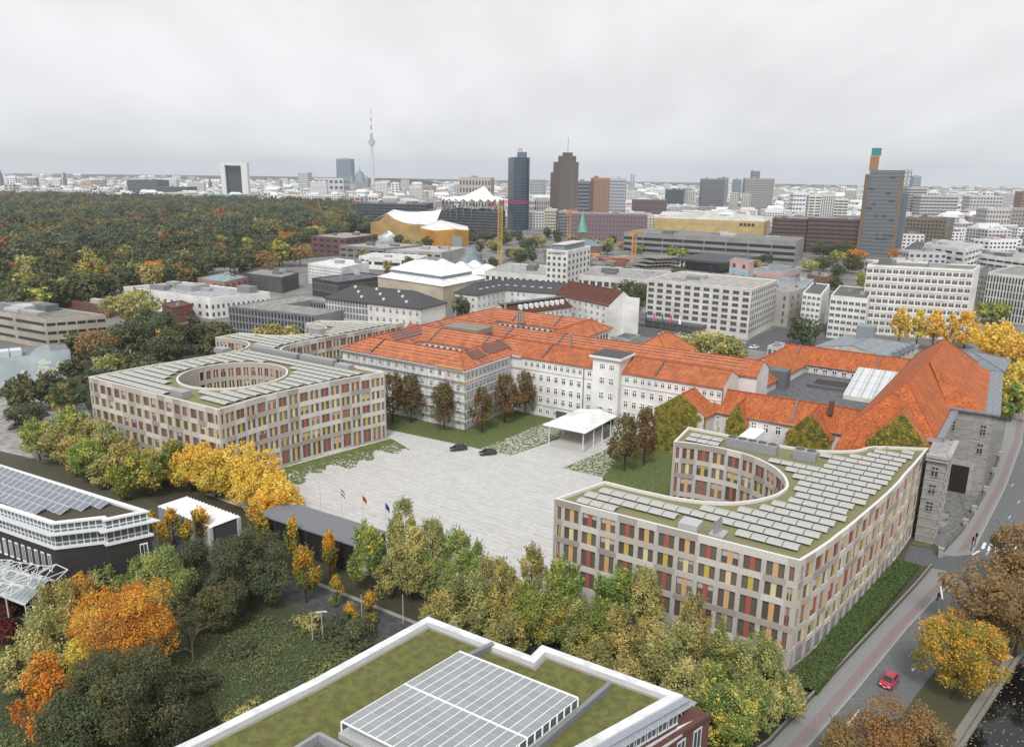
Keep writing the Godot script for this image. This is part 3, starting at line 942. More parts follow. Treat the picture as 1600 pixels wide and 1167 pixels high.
	hb.solid(WP([80, 140, 86, 140, 86, 146, 80, 146]), 12.0, 18.0)
	part(h, "lift_housing", hb.mesh(M("#8c949b", 0.6, "fine", 0.2)))
# ------------------------------------------------------------------ the two new blocks
func outline(runs: Array) -> PackedVector2Array:
	var r := PackedVector2Array()
	for run in runs:
		var p := XP(run[0])
		for i in p.size() - 1: r.append(p[i])
	return r
func inset(pts: PackedVector2Array, d: float) -> PackedVector2Array:
	var sg := 0.0
	for i in pts.size(): sg += pts[i].cross(pts[(i + 1) % pts.size()])
	var s := 1.0 if sg > 0 else -1.0
	var r := PackedVector2Array()
	var n := pts.size()
	for i in n:
		var a := (pts[i] - pts[(i + n - 1) % n]).normalized()
		var b := (pts[(i + 1) % n] - pts[i]).normalized()
		var na := Vector2(-a.y, a.x) * s
		var nb := Vector2(-b.y, b.x) * s
		var m := (na + nb).normalized()
		r.append(pts[i] + m * d / maxf(m.dot(na), 0.45))
	return r
var tones := ["#cbc5bd", "#b3aba3", "#d6d1ca", "#a69e96", "#c3bcb4", "#dad6d0"]
var fins := {"red": "#ae6350", "orange": "#dcb282", "yellow": "#cdb75e", "cream": "#e8d6a8", "olive": "#bcae60"}
var slot_mesh := {}
func slot_window(parent: Node, xf: Transform3D, w: float, h: float, fin: String, off: float, blind: bool):
	if not slot_mesh.has("0"):
		for k in 4:
			var g := MB.new()
			g.quad(Vector3(-0.5, -0.5, 0.0), Vector3(0.5, -0.5, 0.0), Vector3(0.5, 0.5, 0.0), Vector3(-0.5, 0.5, 0.0), Vector3.BACK)
			var f := MB.new()
			f.box(Vector3(0, -0.5 + 0.03, 0.05), Vector3(1, 0.06, 0.12))
			f.box(Vector3(0, 0.5 - 0.02, 0.04), Vector3(1, 0.04, 0.1))
			f.box(Vector3(-0.485, 0, 0.04), Vector3(0.03, 0.9, 0.09))
			f.box(Vector3(0.485, 0, 0.04), Vector3(0.03, 0.9, 0.09))
			var m := ArrayMesh.new()
			g.add_to(m, glass_mat(["#6d665f", "#5a554f", "#7d766e", "#645f59"][k], 0.1))  # lifted, varied pane tones stand in for sky reflections
			f.add_to(m, M("#5b554e", 0.6, ""))
			slot_mesh[str(k)] = m
		var bl := MB.new()
		bl.box(Vector3.ZERO, Vector3.ONE)
		slot_mesh["blind"] = bl.mesh(M("#b5b1aa", 0.8, ""))
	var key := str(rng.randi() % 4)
	var x := Transform3D(xf.basis * Basis.from_scale(Vector3(w, h, 1)), xf.origin)
	if blind:
		part(parent, "blind_panel", slot_mesh["box"], Transform3D(xf.basis * Basis.from_scale(Vector3(w * 0.96, h * 0.96, 0.1)), xf.origin + xf.basis.z * 0.1), M("#98979a", 0.6, "fine", 0.3))
		return
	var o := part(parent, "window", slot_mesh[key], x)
	if rng.randf() < 0.2:
		var bh := rng.randf_range(0.25, 0.8)
		part(o, "blind", slot_mesh["blind"], Transform3D(Basis.from_scale(Vector3(0.94, bh, 0.02)), Vector3(0, 0.48 - bh * 0.5, 0.012)))
	part(o, "coloured_panel", slot_mesh["box"], Transform3D(Basis.from_scale(Vector3(0.3, 0.96, 0.12)), Vector3(off, 0, 0.09)), M(fins[fin], 0.7, "fine", 0.5))

# rows: [y0,y1,kind]  kind 0 red/orange, 1 yellow/cream, 2 blind
func clad(parent: Node, pts: PackedVector2Array, outward_ref: Vector2, H: float, rows: Array, bay: float, off: float, seedn: int, olive := false, limit := 295):
	var r := RandomNumberGenerator.new()
	r.seed = seedn
	var L := 0.0
	for i in pts.size() - 1: L += pts[i].distance_to(pts[i + 1])
	var n := maxi(1, int(round(L / bay)))
	# resample to bays, half bays at both ends
	var st := [0.0]
	for i in n: st.append((i + 0.5) * L / n)
	st.append(L)
	var ps := []
	for s in st:
		var left: float = s
		var k := 0
		while k < pts.size() - 2 and left > pts[k].distance_to(pts[k + 1]):
			left -= pts[k].distance_to(pts[k + 1])
			k += 1
		ps.append(pts[k] + (pts[k + 1] - pts[k]).normalized() * left)
	var sg := 1.0
	var d0: Vector2 = ps[1] - ps[0]
	if Vector2(d0.y, -d0.x).dot(outward_ref) < 0: sg = -1.0
	var piers := MB.new()
	var th := 0.42
	var key := "%d/window" % parent.get_instance_id()
	var pkey := "%d/spandrel_panel" % parent.get_instance_id()
	var rest := MB.new()
	var bands := []
	var y := 0.0
	for row in rows:
		bands.append([y, row[0]])
		y = row[1]
	bands.append([y, H])
	for i in ps.size() - 1:
		var a: Vector2 = ps[i]
		var b: Vector2 = ps[i + 1]
		var d := (b - a)
		var len := d.length()
		d /= len
		var nn := Vector2(d.y, -d.x) * sg
		var z := Vector3(nn.x, 0, nn.y)
		var x := Vector3.UP.cross(z)
		var bs := Basis(x, Vector3.UP, z)
		var c := (a + b) * 0.5 - nn * th * 0.5
		var mid := Vector3(c.x, 0, c.y)
		var half := i == 0 or i == ps.size() - 2
		var jj := 0
		for bd in bands:
			var yy: float = (bd[0] + bd[1]) * 0.5
			var hh: float = bd[1] - bd[0]
			if hh < 0.05: continue
			jj += 1
			var tone: String = tones[(i / 2 * 5 + jj * 3 + (r.randi() % 2)) % tones.size()]
			if counts.get(pkey, 0) < 295:
				part(parent, "spandrel_panel", slot_mesh["box"], Transform3D(bs * Basis.from_scale(Vector3(len - 0.012, hh - 0.012, th)), mid + Vector3.UP * yy), M(tone, 0.85, "fine", 0.25))
			else:
				rest.box(mid + Vector3.UP * yy, Vector3(len, hh, th), bs)
		# piers either side of the window
		var pw := 0.36 if not half else 0.3
		for row in rows:
			var yy: float = (row[0] + row[1]) * 0.5
			var hh: float = row[1] - row[0]
			for sd in [-1.0, 1.0]:
				var w2 := pw
				if half and ((i == 0) == (sd * (x.x * d.x + x.z * d.y) < 0)): w2 = minf(0.75, len * 0.4)
				piers.box(mid + Vector3.UP * yy + x * sd * (len - w2) * 0.5, Vector3(w2, hh, th), bs)
			var lw := len - 2 * pw
			var sh := 0.0
			if half:
				var wb := minf(0.75, len * 0.4)
				lw = len - pw - wb
				sh = (wb - pw) * 0.5 * (1.0 if i == 0 else -1.0) * (1.0 if x.x * d.x + x.z * d.y > 0 else -1.0)
			if lw < 0.4: continue
			var fin := "red" if (i % 2 == 0) else "orange"
			if row[2] == 1: fin = "yellow" if (i % 2 == 0) else "cream"
			if olive and row[2] == 1 and i % 2 == 0: fin = "olive"
			var o := mid + Vector3.UP * yy + x * sh - z * 0.1
			if counts.get(key, 0) < limit:
				slot_window(parent, Transform3D(bs, o), lw, hh, fin, off, row[2] == 2)
	part(parent, "pier_field", piers.mesh(M("#c6bfb7", 0.85, "fine", 0.25))).set_meta("kind", "stuff")
	if rest.v.size() > 0:
		part(parent, "spandrel_band", rest.mesh(M("#beb6ae", 0.85, "fine", 0.25))).set_meta("kind", "stuff")

func block_top(parent: Node, pts: PackedVector2Array, hole: PackedVector2Array, H: float, panels: MB, blocked: Array):
	var inner := inset(pts, 0.45)
	# coping of the parapet
	var cp := MB.new()
	for ring in [[pts, inner], [hole, inset(hole, -0.45) if hole.size() else hole]]:
		var a: PackedVector2Array = ring[0]
		var b: PackedVector2Array = ring[1]
		for i in a.size():
			var j := (i + 1) % a.size()
			cp.quad(Vector3(a[i].x, H + 0.05, a[i].y), Vector3(a[j].x, H + 0.05, a[j].y), Vector3(b[j].x, H + 0.05, b[j].y), Vector3(b[i].x, H + 0.05, b[i].y), Vector3.UP)
			cp.quad(Vector3(b[i].x, H - 0.6, b[i].y), Vector3(b[j].x, H - 0.6, b[j].y), Vector3(b[j].x, H + 0.05, b[j].y), Vector3(b[i].x, H + 0.05, b[i].y))
			cp.quad(Vector3(a[i].x, H - 0.02, a[i].y), Vector3(a[j].x, H - 0.02, a[j].y), Vector3(a[j].x, H + 0.05, a[j].y), Vector3(a[i].x, H + 0.05, a[i].y))
	part(parent, "coping", cp.mesh(M("#e4e0dc", 0.7, "fine", 0.3)))
	# planted roof, with a slit to the hole
	var poly := inner
	if hole.size():
		var ho := inset(hole, -0.45)
		var bi := 0
		var bj := 0
		var best := 1e9
		for i in poly.size():
			for j in ho.size():
				if poly[i].distance_to(ho[j]) < best:
					best = poly[i].distance_to(ho[j])
					bi = i
					bj = j
		var sa := 0.0
		for i in poly.size(): sa += poly[i].cross(poly[(i + 1) % poly.size()])
		var sb := 0.0
		for i in ho.size(): sb += ho[i].cross(ho[(i + 1) % ho.size()])
		var k := PackedVector2Array()
		for i in poly.size() + 1: k.append(poly[(bi + i) % poly.size()])
		for i in ho.size() + 1:
			var j := (bj + i) % ho.size() if (sa > 0) != (sb > 0) else (bj - i + ho.size() * 2) % ho.size()
			k.append(ho[j])
		var nudge := (ho[bj] - poly[bi]).normalized().orthogonal() * 0.03
		k[poly.size()] += nudge
		k[poly.size() + 1] += nudge
		poly = k
	var mb := MB.new()
	mb.flat(poly, H - 0.45)
	part(parent, "planted_roof", mb.mesh(M("#96946a", 1.0, "rough", 0.25)))
	# arched solar panels in rows along the campus
	var pm := MB.new()
	var segs := 5
	for i in segs:
		var t0 := float(i) / segs
		var t1 := float(i + 1) / segs
		var f := func(t: float) -> Vector3: return Vector3(0, 0.26 + 0.34 * sin(PI * (0.12 + 0.8 * t)), lerpf(1.24, -1.24, t))
		var a: Vector3 = f.call(t0)
		var b: Vector3 = f.call(t1)
		var hx := Vector3(1.1, 0, 0)
		pm.quad(a - hx, a + hx, b + hx, b - hx, Vector3.UP)
		pm.quad(a - hx, b - hx, b - hx - Vector3(0, 0.12, 0), a - hx - Vector3(0, 0.12, 0), Vector3.LEFT)
		pm.quad(a + hx, b + hx, b + hx - Vector3(0, 0.12, 0), a + hx - Vector3(0, 0.12, 0), Vector3.RIGHT)
	var pmesh := pm.mesh(M("#b9b9b4", 0.45, "fine", 0.3))
	var inner2 := inset(pts, 1.2)
	var hole2 := inset(hole, -1.2) if hole.size() else hole
	var spots := []
	for vi in range(-60, 90):
		var v := vi * 2.9
		var start := -999.0
		for ui in range(-1800, 1800):
			var u := ui * 0.1
			var ok := true
			for dv in [-0.95, 0.95]:
				var p := W(u, v + dv)
				if not Geometry2D.is_point_in_polygon(p, inner2) or (hole2.size() and Geometry2D.is_point_in_polygon(p, hole2)): ok = false
			if ok:
				for bl in blocked:
					if u > bl[0] - 0.3 and u < bl[2] + 0.3 and v > bl[1] - 1.0 and v < bl[3] + 1.0: ok = false
			if ok and start < -900.0: start = u
			elif not ok and start > -900.0:
				var n := int((u - start) / 2.34)
				var pad := ((u - start) - n * 2.34) * 0.5
				for k in n: spots.append(Vector2(start + pad + (k + 0.5) * 2.34, v))
				start = -999.0
	var more := MB.new()
	spots.sort_custom(func(a, b): return W(a.x, a.y).length_squared() < W(b.x, b.y).length_squared())
	var sb2 := site_basis()
	var k2 := 0
	var mm := []
	for s in spots:
		var xf := Transform3D(sb2, W3(s.x, s.y, H - 0.45))
		if k2 < 295: part(parent, "solar_panel", pmesh, xf)
		else: mm.append(xf)
		k2 += 1
	if mm.size():
		var multi := MultiMesh.new()
		multi.transform_format = MultiMesh.TRANSFORM_3D
		multi.mesh = pmesh
		multi.instance_count = mm.size()
		for i in mm.size(): multi.set_instance_transform(i, mm[i])
		var mi := MultiMeshInstance3D.new()
		mi.name = "solar_panel_field"
		mi.multimesh = multi
		parent.add_child(mi)
		mi.set_meta("kind", "stuff")
func roof_box(parent: Node, called: String, u0: float, v0: float, u1: float, v1: float, y0: float, y1: float, hex := "#a9aaac") -> MeshInstance3D:
	var mb := MB.new()
	mb.solid(WP([u0, v0, u1, v0, u1, v1, u0, v1]), y0, y1)
	return part(parent, called, mb.mesh(M(hex, 0.45, "fine", 0.3, 0.2)))
func fan_unit(parent: Node, u0: float, v0: float, u1: float, v1: float, y0: float, n: int):
	var o := roof_box(parent, "cooling_unit", u0, v0, u1, v1, y0, y0 + 1.9, "#a2a3a6")
	for i in n:
		var c := W3(lerpf(u0, u1, (i + 0.5) / n), (v0 + v1) * 0.5, y0 + 1.9)
		var mb := MB.new()
		mb.tube([c, c + Vector3.UP * 0.12, c + Vector3.UP * 0.121], [0.85, 0.85, 0.0], 14)
		part(o, "fan", mb.mesh(M("#74767a", 0.6, "")))
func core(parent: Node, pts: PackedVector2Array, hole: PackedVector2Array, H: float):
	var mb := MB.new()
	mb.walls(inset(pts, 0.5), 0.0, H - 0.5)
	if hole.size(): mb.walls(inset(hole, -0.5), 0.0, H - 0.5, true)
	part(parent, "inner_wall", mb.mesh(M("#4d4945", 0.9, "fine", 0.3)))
func plain_wall(parent: Node, pts: PackedVector2Array, outward: Vector2, H: float):
	clad(parent, pts, outward, H, [], 3.0, 0.0, 1)

func west_block():
	slot_window_init()
	var t := thing("western_office_block", "taupe panel office block with round atrium and solar roof, left of plaza", "office block")
	var H := 19.0
	var pts := outline(WEST_RUNS)
	var hole := PackedVector2Array()
	for i in 40:
		var p := Vector2(-43.1 + 13.4 * cos(TAU * i / 40), -43.6 + 13.4 * sin(TAU * i / 40))
		hole.append(W(p.x, p.y))
	core(t, pts, hole, H)
	var rows := [[0.5, 4.0, 0], [5.1, 7.3, 1], [8.5, 10.7, 0], [11.9, 14.1, 1], [15.3, 17.6, 0]]
	var short := [[8.5, 10.7, 0], [11.9, 14.1, 1], [15.3, 17.6, 0]]
	var sg := 0.0
	for i in pts.size(): sg += pts[i].cross(pts[(i + 1) % pts.size()])
	var k := 0
	for idx in [1, 0, 3, 6, 9, 2, 4, 5, 7, 8, 10]:
		var run: Array = WEST_RUNS[idx]
		var p := XP(run[0])
		var d := p[1] - p[0]
		var outw := Vector2(d.y, -d.x) * (1.0 if sg > 0 else -1.0)
		k += 1
		if run[1] == 0: plain_wall(t, p, outw, H)
		else: clad(t, p, outw, H, rows if idx < 2 else short, 2.95, 0.28 if idx == 0 else 0.0, k, false)
	# atrium: facade turned to the middle
	var mid := W(-43.1, -43.6)
	var lit := PackedVector2Array()
	var dark := PackedVector2Array()
	for i in 24: lit.append(hole[(38 + i) % 40])
	for i in 18: dark.append(hole[(21 + i) % 40])
	clad(t, lit, mid - lit[0], H, short, 2.05, 0.0, 50, false, 340)
	plain_wall(t, dark, mid - dark[0], H)
	block_top(t, pts, hole, H, null, [[-62, -22, -36, -17], [-40, -66, -33, -61]])
	var mf := MB.new()
	mf.flat(hole, 0.1)
	part(t, "atrium_floor", mf.mesh(M("#8c8a80", 0.95, "fine", 0.2)))
	roof_box(t, "lift_housing", -39, -64.5, -34.5, -62, H - 0.4, H + 1.3)
	roof_box(t, "air_duct", -64, -21.5, -44, -19.5, H - 0.4, H + 1.1, "#9c9c9e")
	roof_box(t, "air_duct", -43, -21.0, -30, -19.2, H - 0.4, H + 1.2, "#a5a5a7")
	roof_box(t, "air_duct", -28, -22.0, -23, -19.8, H - 0.4, H + 0.9)
	roof_box(t, "lift_housing", -71, -29, -66.8, -26, H - 0.4, H + 1.0)
	roof_box(t, "lift_housing", -68.5, 6, -63.5, 9, H - 0.4, H + 1.8)
func slot_window_init():
	var b := MB.new()
	b.box(Vector3.ZERO, Vector3.ONE)
	slot_mesh["box"] = b.mesh(M("#aaaaaa", 0.9, ""))

func east_block():
	var t := thing("eastern_office_block", "taupe panel office block with curved cut and solar roof beside the road", "office block")
	var H := 18.0
	var pts := outline(EAST_RUNS)
	var none := PackedVector2Array()
	core(t, pts, none, H)
	var rows := [[0.3, 3.0, 2], [3.8, 6.0, 1], [6.9, 10.1, 0], [11.1, 13.4, 1], [14.5, 16.9, 0]]
	var front := [[3.3, 6.2, 0], [7.2, 10.3, 0], [11.3, 13.5, 1], [14.5, 16.8, 0]]
	var cut := [[3.3, 6.2, 0], [7.2, 10.3, 0], [11.3, 13.5, 1], [14.5, 16.8, 0]]
	var sg := 0.0
	for i in pts.size(): sg += pts[i].cross(pts[(i + 1) % pts.size()])
	var k := 20
	for idx in [0, 1, 4, 2, 3, 5]:
		var run: Array = EAST_RUNS[idx]
		var p := XP(run[0])
		var d := p[1] - p[0]
		var outw := Vector2(d.y, -d.x) * (1.0 if sg > 0 else -1.0)
		k += 1
		if run[1] == 0: plain_wall(t, p, outw, H)
		elif idx == 0: clad(t, p, outw, H, front, 3.25, 0.0, k)
		elif idx == 1: clad(t, p, outw, H, rows, 3.0, 0.3, k, true)
		else: clad(t, p, outw, H, cut, 3.1, 0.0, k)
	block_top(t, pts, none, H, null, [[80, -20.5, 99, -16.5], [85, -62, 93, -57]])
	fan_unit(t, 80.5, -20.2, 90.5, -17.6, H - 0.4, 5)
	fan_unit(t, 93.6, -19.6, 97.8, -17.0, H - 0.4, 2)
	roof_box(t, "stair_hatch", 86.3, -62, 89.3, -59.2, H - 0.4, H + 0.9, "#c3c5c7")
	roof_box(t, "vent_slab", 91.0, -61.5, 93.2, -58.8, H - 0.4, H + 0.05, "#bdbcb9")
	for i in 4:
		var c := W3(91.8 + 0.1 * i, -61.0 + 0.55 * i, H)
		var mb := MB.new()
		mb.tube([c, c + Vector3.UP * 2.0, c + Vector3.UP * 2.001], [0.24, 0.24, 0.0], 10)
		part(t, "vent_pipe", mb.mesh(M("#9fa2a6", 0.4, "", 0.1, 0.4)))

# ------------------------------------------------------------------ canopy, ramp, beds
func forecourt():
	var c := thing("entrance_canopy", "white tent shaped canopy on slim posts before the white stair tower", "canopy")
	var mb := MB.new()
	var a := W3(24.4, 2.6, 5.6)
	var b := W3(37.2, 2.6, 5.6)
	var d := W3(37.6, 21.2, 5.6)
	var e := W3(25.6, 21.2, 5.6)
	var p := W3(31.6, 6.4, 8.2)
	var q := W3(31.8, 21.2, 6.6)
	mb.tri(a, b, p, Vector3.UP)
	mb.quad(b, d, q, p, Vector3.UP)
	mb.quad(a, e, q, p, Vector3.UP)
	var dn := Vector3.DOWN * 0.22
	mb.quad(a, b, b + dn, a + dn)
	mb.quad(b, d, d + dn, b + dn)
	mb.quad(e, a, a + dn, e + dn)
	mb.quad(a + dn, b + dn, d + dn, e + dn, Vector3.DOWN)
	part(c, "roof", mb.mesh(M("#f4f4f3", 0.55, "soft", 0.05)))
	for s in [[25.8, 3.6], [36.2, 3.6], [36.6, 9.0], [36.7, 14.0], [36.8, 19.0], [26.0, 11.0], [26.4, 18.0]]:
		var pb := MB.new()
		pb.tube([W3(s[0], s[1], 0), W3(s[0], s[1], 5.4)], [0.14, 0.12], 8)
		part(c, "post", pb.mesh(M("#ecebe8", 0.6, "")))
	var r := thing("entrance_ramp", "sloping stone ramp rising under the white canopy", "ramp")
	var rm := MB.new()
	var y := 2.4
	rm.quad(W3(27, 2.4, 0.04), W3(36.7, 2.4, 0.04), W3(35.2, 11, y), W3(28.5, 11, y), Vector3.UP)
	rm.quad(W3(28.5, 11, y), W3(35.2, 11, y), W3(35.2, 22, y), W3(28.5, 22, y), Vector3.UP)
	rm.tri(W3(36.7, 2.4, 0.04), W3(35.2, 11, y), W3(36.4, 11, 0.04), Vector3(U2.x, 0.3, U2.y))
	rm.tri(W3(27, 2.4, 0.04), W3(28.5, 11, y), W3(27.2, 11, 0.04), Vector3(-U2.x, 0.3, -U2.y))
	rm.quad(W3(36.4, 11, 0.04), W3(36.4, 22, 0.04), W3(35.2, 22, y), W3(35.2, 11, y), Vector3(U2.x, 0.2, U2.y))
	rm.quad(W3(27.2, 11, 0.04), W3(27.2, 22, 0.04), W3(28.5, 22, y), W3(28.5, 11, y), Vector3(-U2.x, 0.2, -U2.y))
	part(r, "slope", rm.mesh(M("#b5b0ac", 0.9, "fine", 0.2)))
	var dk := MB.new()
	dk.box(W3(36.5, 17.5, 1.0), Vector3(0.5, 2.0, 3.5), site_basis())
	part(r, "opening_shade_block", dk.mesh(M("#6b6866", 0.9, "fine", 0.3)))  # solid darker block stands in for the shade of an opening
	var gl := MB.new()
	gl.box(W3(33.0, 21.9, 3.9), Vector3(6.5, 3.0, 0.12), site_basis())
	part(r, "glass_doors", gl.mesh(glass_mat("#39424a", 0.1)))
	# paver beds: grass joints with loose slabs
	var rr := RandomNumberGenerator.new()
	rr.seed = 12
	for bed in [[[12.9, -10.3, 22.2, -9.9, 27, 24, 16, 24], 5200, "speckled bed of grass and pale pavers left of the canopy"], [[38.0, -10.2, 48.6, -9.7, 44.5, 12.3, 39.6, 12.3], 4200, "speckled bed of grass and pale pavers right of the canopy"]]:
		var poly := WP(bed[0])
		var pb := MB.new()
		for i in bed[1]:
			var pu := rr.randf_range(12, 50)
			var pv := rr.randf_range(-11, 24)
			var w := W(pu, pv)
			if not Geometry2D.is_point_in_polygon(w, poly): continue
			var l := rr.randf_range(0.14, 0.32)
			var g := rr.randf_range(0.35, 0.62)
			pb.col = Color(g, g, g * 0.93)
			pb.box(Vector3(w.x, 0.04, w.y), Vector3(l * 2, 0.05, l), site_basis())
		var o := part(self, "paver_bed", pb.mesh(tinted()))
		stuff(o, bed[2], "paving")
	# grass breaking up into the paving beside the western block
	var gb := MB.new()
	for i in 2600:
		var s := rr.randf()
		var base := W(-19.4, -52).lerp(W(-11.5, -17), s) if s < 0.97 else W(-12, -18)
		var w := pow(rr.randf(), 1.7) * 11.0 * (0.75 + 0.35 * sin(s * 23.0) * sin(s * 9.0 + 1.0))
		var pp := base + U2 * (w * 0.95) - V2 * (w * 0.35)
		var l := rr.randf_range(0.3, 0.8) if w > 3.0 else rr.randf_range(0.6, 1.3)
		var j := rr.randf_range(0.7, 1.2)
		gb.col = Color(0.11 * j, 0.14 * j, 0.035 * j)
		gb.box(Vector3(pp.x, 0.04, pp.y), Vector3(l, 0.05 + 0.05 * rr.randf(), 0.4), site_basis())
	stuff(part(self, "grass_joints", gb.mesh(tinted())), "grass growing through paving along the western block", "grass")
# ------------------------------------------------------------------ foreground house with the planted roof
func green_roof_house():
	var t := thing("planted_roof_house", "brick office with moss roof and big glass skylight at the bottom", "office building")
	var H := 17.0
	var pts := WP([69.0, -101.8, 78.6, -101.6, 83.9, -101.5, 83.9, -99.0, 100.4, -98.4, 94.6, -113.4, 92.0, -140, 61.0, -140, 63.6, -130.5, 66.4, -118.0])
	var inn := inset(pts, 0.75)
	var wl := MB.new()
	wl.walls(pts, 0.0, H - 0.05)
	part(t, "wall", wl.mesh(M("#6b4740", 0.95, "courses", 0.5)))
	var cp := MB.new()
	var o2 := inset(pts, -0.25)
	for i in pts.size():
		var j := (i + 1) % pts.size()
		cp.quad(Vector3(o2[i].x, H, o2[i].y), Vector3(o2[j].x, H, o2[j].y), Vector3(inn[j].x, H, inn[j].y), Vector3(inn[i].x, H, inn[i].y), Vector3.UP)
		cp.quad(Vector3(inn[i].x, H - 0.7, inn[i].y), Vector3(inn[j].x, H - 0.7, inn[j].y), Vector3(inn[j].x, H, inn[j].y), Vector3(inn[i].x, H, inn[i].y))
		cp.quad(Vector3(o2[i].x, H - 0.5, o2[i].y), Vector3(o2[j].x, H - 0.5, o2[j].y), Vector3(o2[j].x, H, o2[j].y), Vector3(o2[i].x, H, o2[i].y))
	part(t, "parapet", cp.mesh(M("#e8eaec", 0.5, "soft", 0.1)))
	# sheet metal flashing outside the parapet
	var fl := MB.new()
	var o3 := inset(pts, -0.75)
	for i in [0, 1, 2, 3, 4, 8, 9]:
		var j: int = (i + 1) % pts.size()
		fl.quad(Vector3(o2[i].x, H - 0.25, o2[i].y), Vector3(o2[j].x, H - 0.25, o2[j].y), Vector3(o3[j].x, H - 0.55, o3[j].y), Vector3(o3[i].x, H - 0.55, o3[i].y), Vector3.UP)
	part(t, "flashing", fl.mesh(M("#a2a8b2", 0.4, "fine", 0.3, 0.3)))
	var gv := MB.new()
	var inn2 := inset(pts, 1.15)
	for i in pts.size():
		var j := (i + 1) % pts.size()
		gv.quad(Vector3(inn[i].x, H - 0.62, inn[i].y), Vector3(inn[j].x, H - 0.62, inn[j].y), Vector3(inn2[j].x, H - 0.62, inn2[j].y), Vector3(inn2[i].x, H - 0.62, inn2[i].y), Vector3.UP)
	part(t, "gravel_strip", gv.mesh(M("#a8a49c", 1.0, "rough", 2.0)))
	var rf := MB.new()
	rf.flat(inn2, H - 0.6)
	part(t, "moss_roof", rf.mesh(moss_mat()))
	var tuft := MB.new()
	var r := RandomNumberGenerator.new()
	r.seed = 9
	for i in 16000:
		var w := W(r.randf_range(62, 101), r.randf_range(-139, -98))
		if not Geometry2D.is_point_in_polygon(w, inn2): continue
		var k := r.randf()
		leaf_quad(tuft, r, Vector3(w.x, H - 0.58, w.y), Vector3.UP, r.randf_range(0.05, 0.16), Color(0.1, 0.105, 0.022) if k < 0.6 else (Color(0.07, 0.08, 0.02) if k < 0.85 else Color(0.13, 0.1, 0.045)))
	part(t, "moss_tufts", tuft.mesh(tinted())).set_meta("kind", "stuff")
	# dividing upstands
	for s in [[78.8, -101.9, 77.4, -106.6], [93.4, -100.9, 91.6, -114.0]]:
		var mb := MB.new()
		mb.beam(W3(s[0], s[1], H - 0.2), W3(s[2], s[3], H - 0.2), 0.5, 0.9)
		part(t, "upstand", mb.mesh(M("#84868a", 0.5, "fine", 0.3)))
	# skylight: low glazed box, bars and panes
	var sk := thing("skylight", "large grey glass skylight with white bars on the moss roof", "skylight")
	var c0 := [75.2, -126.0]
	var y := H + 1.15
	var base := MB.new()
	base.solid(WP([77.2, -106.4, 92.5, -106.0, 89.8, -122.4, 74.5, -122.6]), H - 0.6, H + 0.1)
	part(sk, "kerb", base.mesh(M("#c9cbcd", 0.5, "fine", 0.3)))
	var A := W3(77.4, -106.6, y)
	var B := W3(92.3, -106.2, y)
	var C := W3(89.7, -122.0, y + 0.1)
	var D := W3(74.7, -122.3, y + 0.1)
	var n := 14
	var m := 12
	var gm := [glass_mat("#8b8e91", 0.06), glass_mat("#8d9093", 0.08), glass_mat("#898c8f", 0.06), glass_mat("#919497", 0.1)]
	for i in n:
		for j in m:
			var f := func(s: float, q: float) -> Vector3: return A.lerp(B, s).lerp(D.lerp(C, s), q)
			var mb := MB.new()
			mb.quad(f.call((i + 0.03) / n, (j + 0.02) / m), f.call((i + 0.97) / n, (j + 0.02) / m), f.call((i + 0.97) / n, (j + 0.98) / m), f.call((i + 0.03) / n, (j + 0.98) / m), Vector3.UP)
			part(sk, "pane", mb.mesh(gm[r.randi() % 4]))
	var white := M("#e9ebec", 0.4, "")
	for i in n + 1:
		var mb := MB.new()
		mb.beam(A.lerp(B, float(i) / n) + Vector3.UP * 0.03, D.lerp(C, float(i) / n) + Vector3.UP * 0.03, 0.055, 0.1)
		part(sk, "glazing_bar", mb.mesh(white))
	for q in [0.0, 0.5, 1.0]:
		var mb := MB.new()
		mb.beam(A.lerp(D, q) + Vector3.UP * 0.06, B.lerp(C, q) + Vector3.UP * 0.06, 0.12, 0.16)
		part(sk, "cross_bar", mb.mesh(white))
	var cross := MB.new()
	for j in m: cross.beam(A.lerp(D, float(j) / m), B.lerp(C, float(j) / m), 0.035, 0.05)
	part(sk, "fine_bar", cross.mesh(M("#b9bcbf", 0.5, "")))
	for e in [[A, D, 14], [B, C, 14]]:
		for i in e[2]:
			var a: Vector3 = e[0].lerp(e[1], (i + 0.1) / e[2])
			var b: Vector3 = e[0].lerp(e[1], (i + 0.9) / e[2])
			var mb := MB.new()
			mb.quad(a - Vector3.UP * 0.95, b - Vector3.UP * 0.95, b - Vector3.UP * 0.12, a - Vector3.UP * 0.12)
			part(sk, "side_pane", mb.mesh(glass_mat("#4c5a58", 0.1)))
		var fr := MB.new()
		for i in e[2] + 1:
			var a: Vector3 = e[0].lerp(e[1], float(i) / e[2])
			fr.beam(a - Vector3.UP * 1.05, a, 0.16)
		part(sk, "side_frame", fr.mesh(white))
	# sunken terrace beyond the skylight
	var well := MB.new()
	well.solid(WP([73.4, -124.2, 89.0, -123.9, 87.4, -136, 71.6, -136]), H - 0.59, H - 0.5)
	part(t, "terrace_floor", well.mesh(M("#77746c", 0.95, "stain", 0.2)))
	var wk := MB.new()
	wk.beam(W3(73.2, -123.9, H - 0.1), W3(89.2, -123.5, H - 0.1), 0.4, 1.0)
	wk.beam(W3(73.2, -123.9, H - 0.1), W3(71.4, -136, H - 0.1), 0.4, 1.0)
	part(t, "terrace_upstand", wk.mesh(M("#9a9da1", 0.5, "fine", 0.3)))
	# louvre shade and glazed top storey on the road side
	var lv := MB.new()
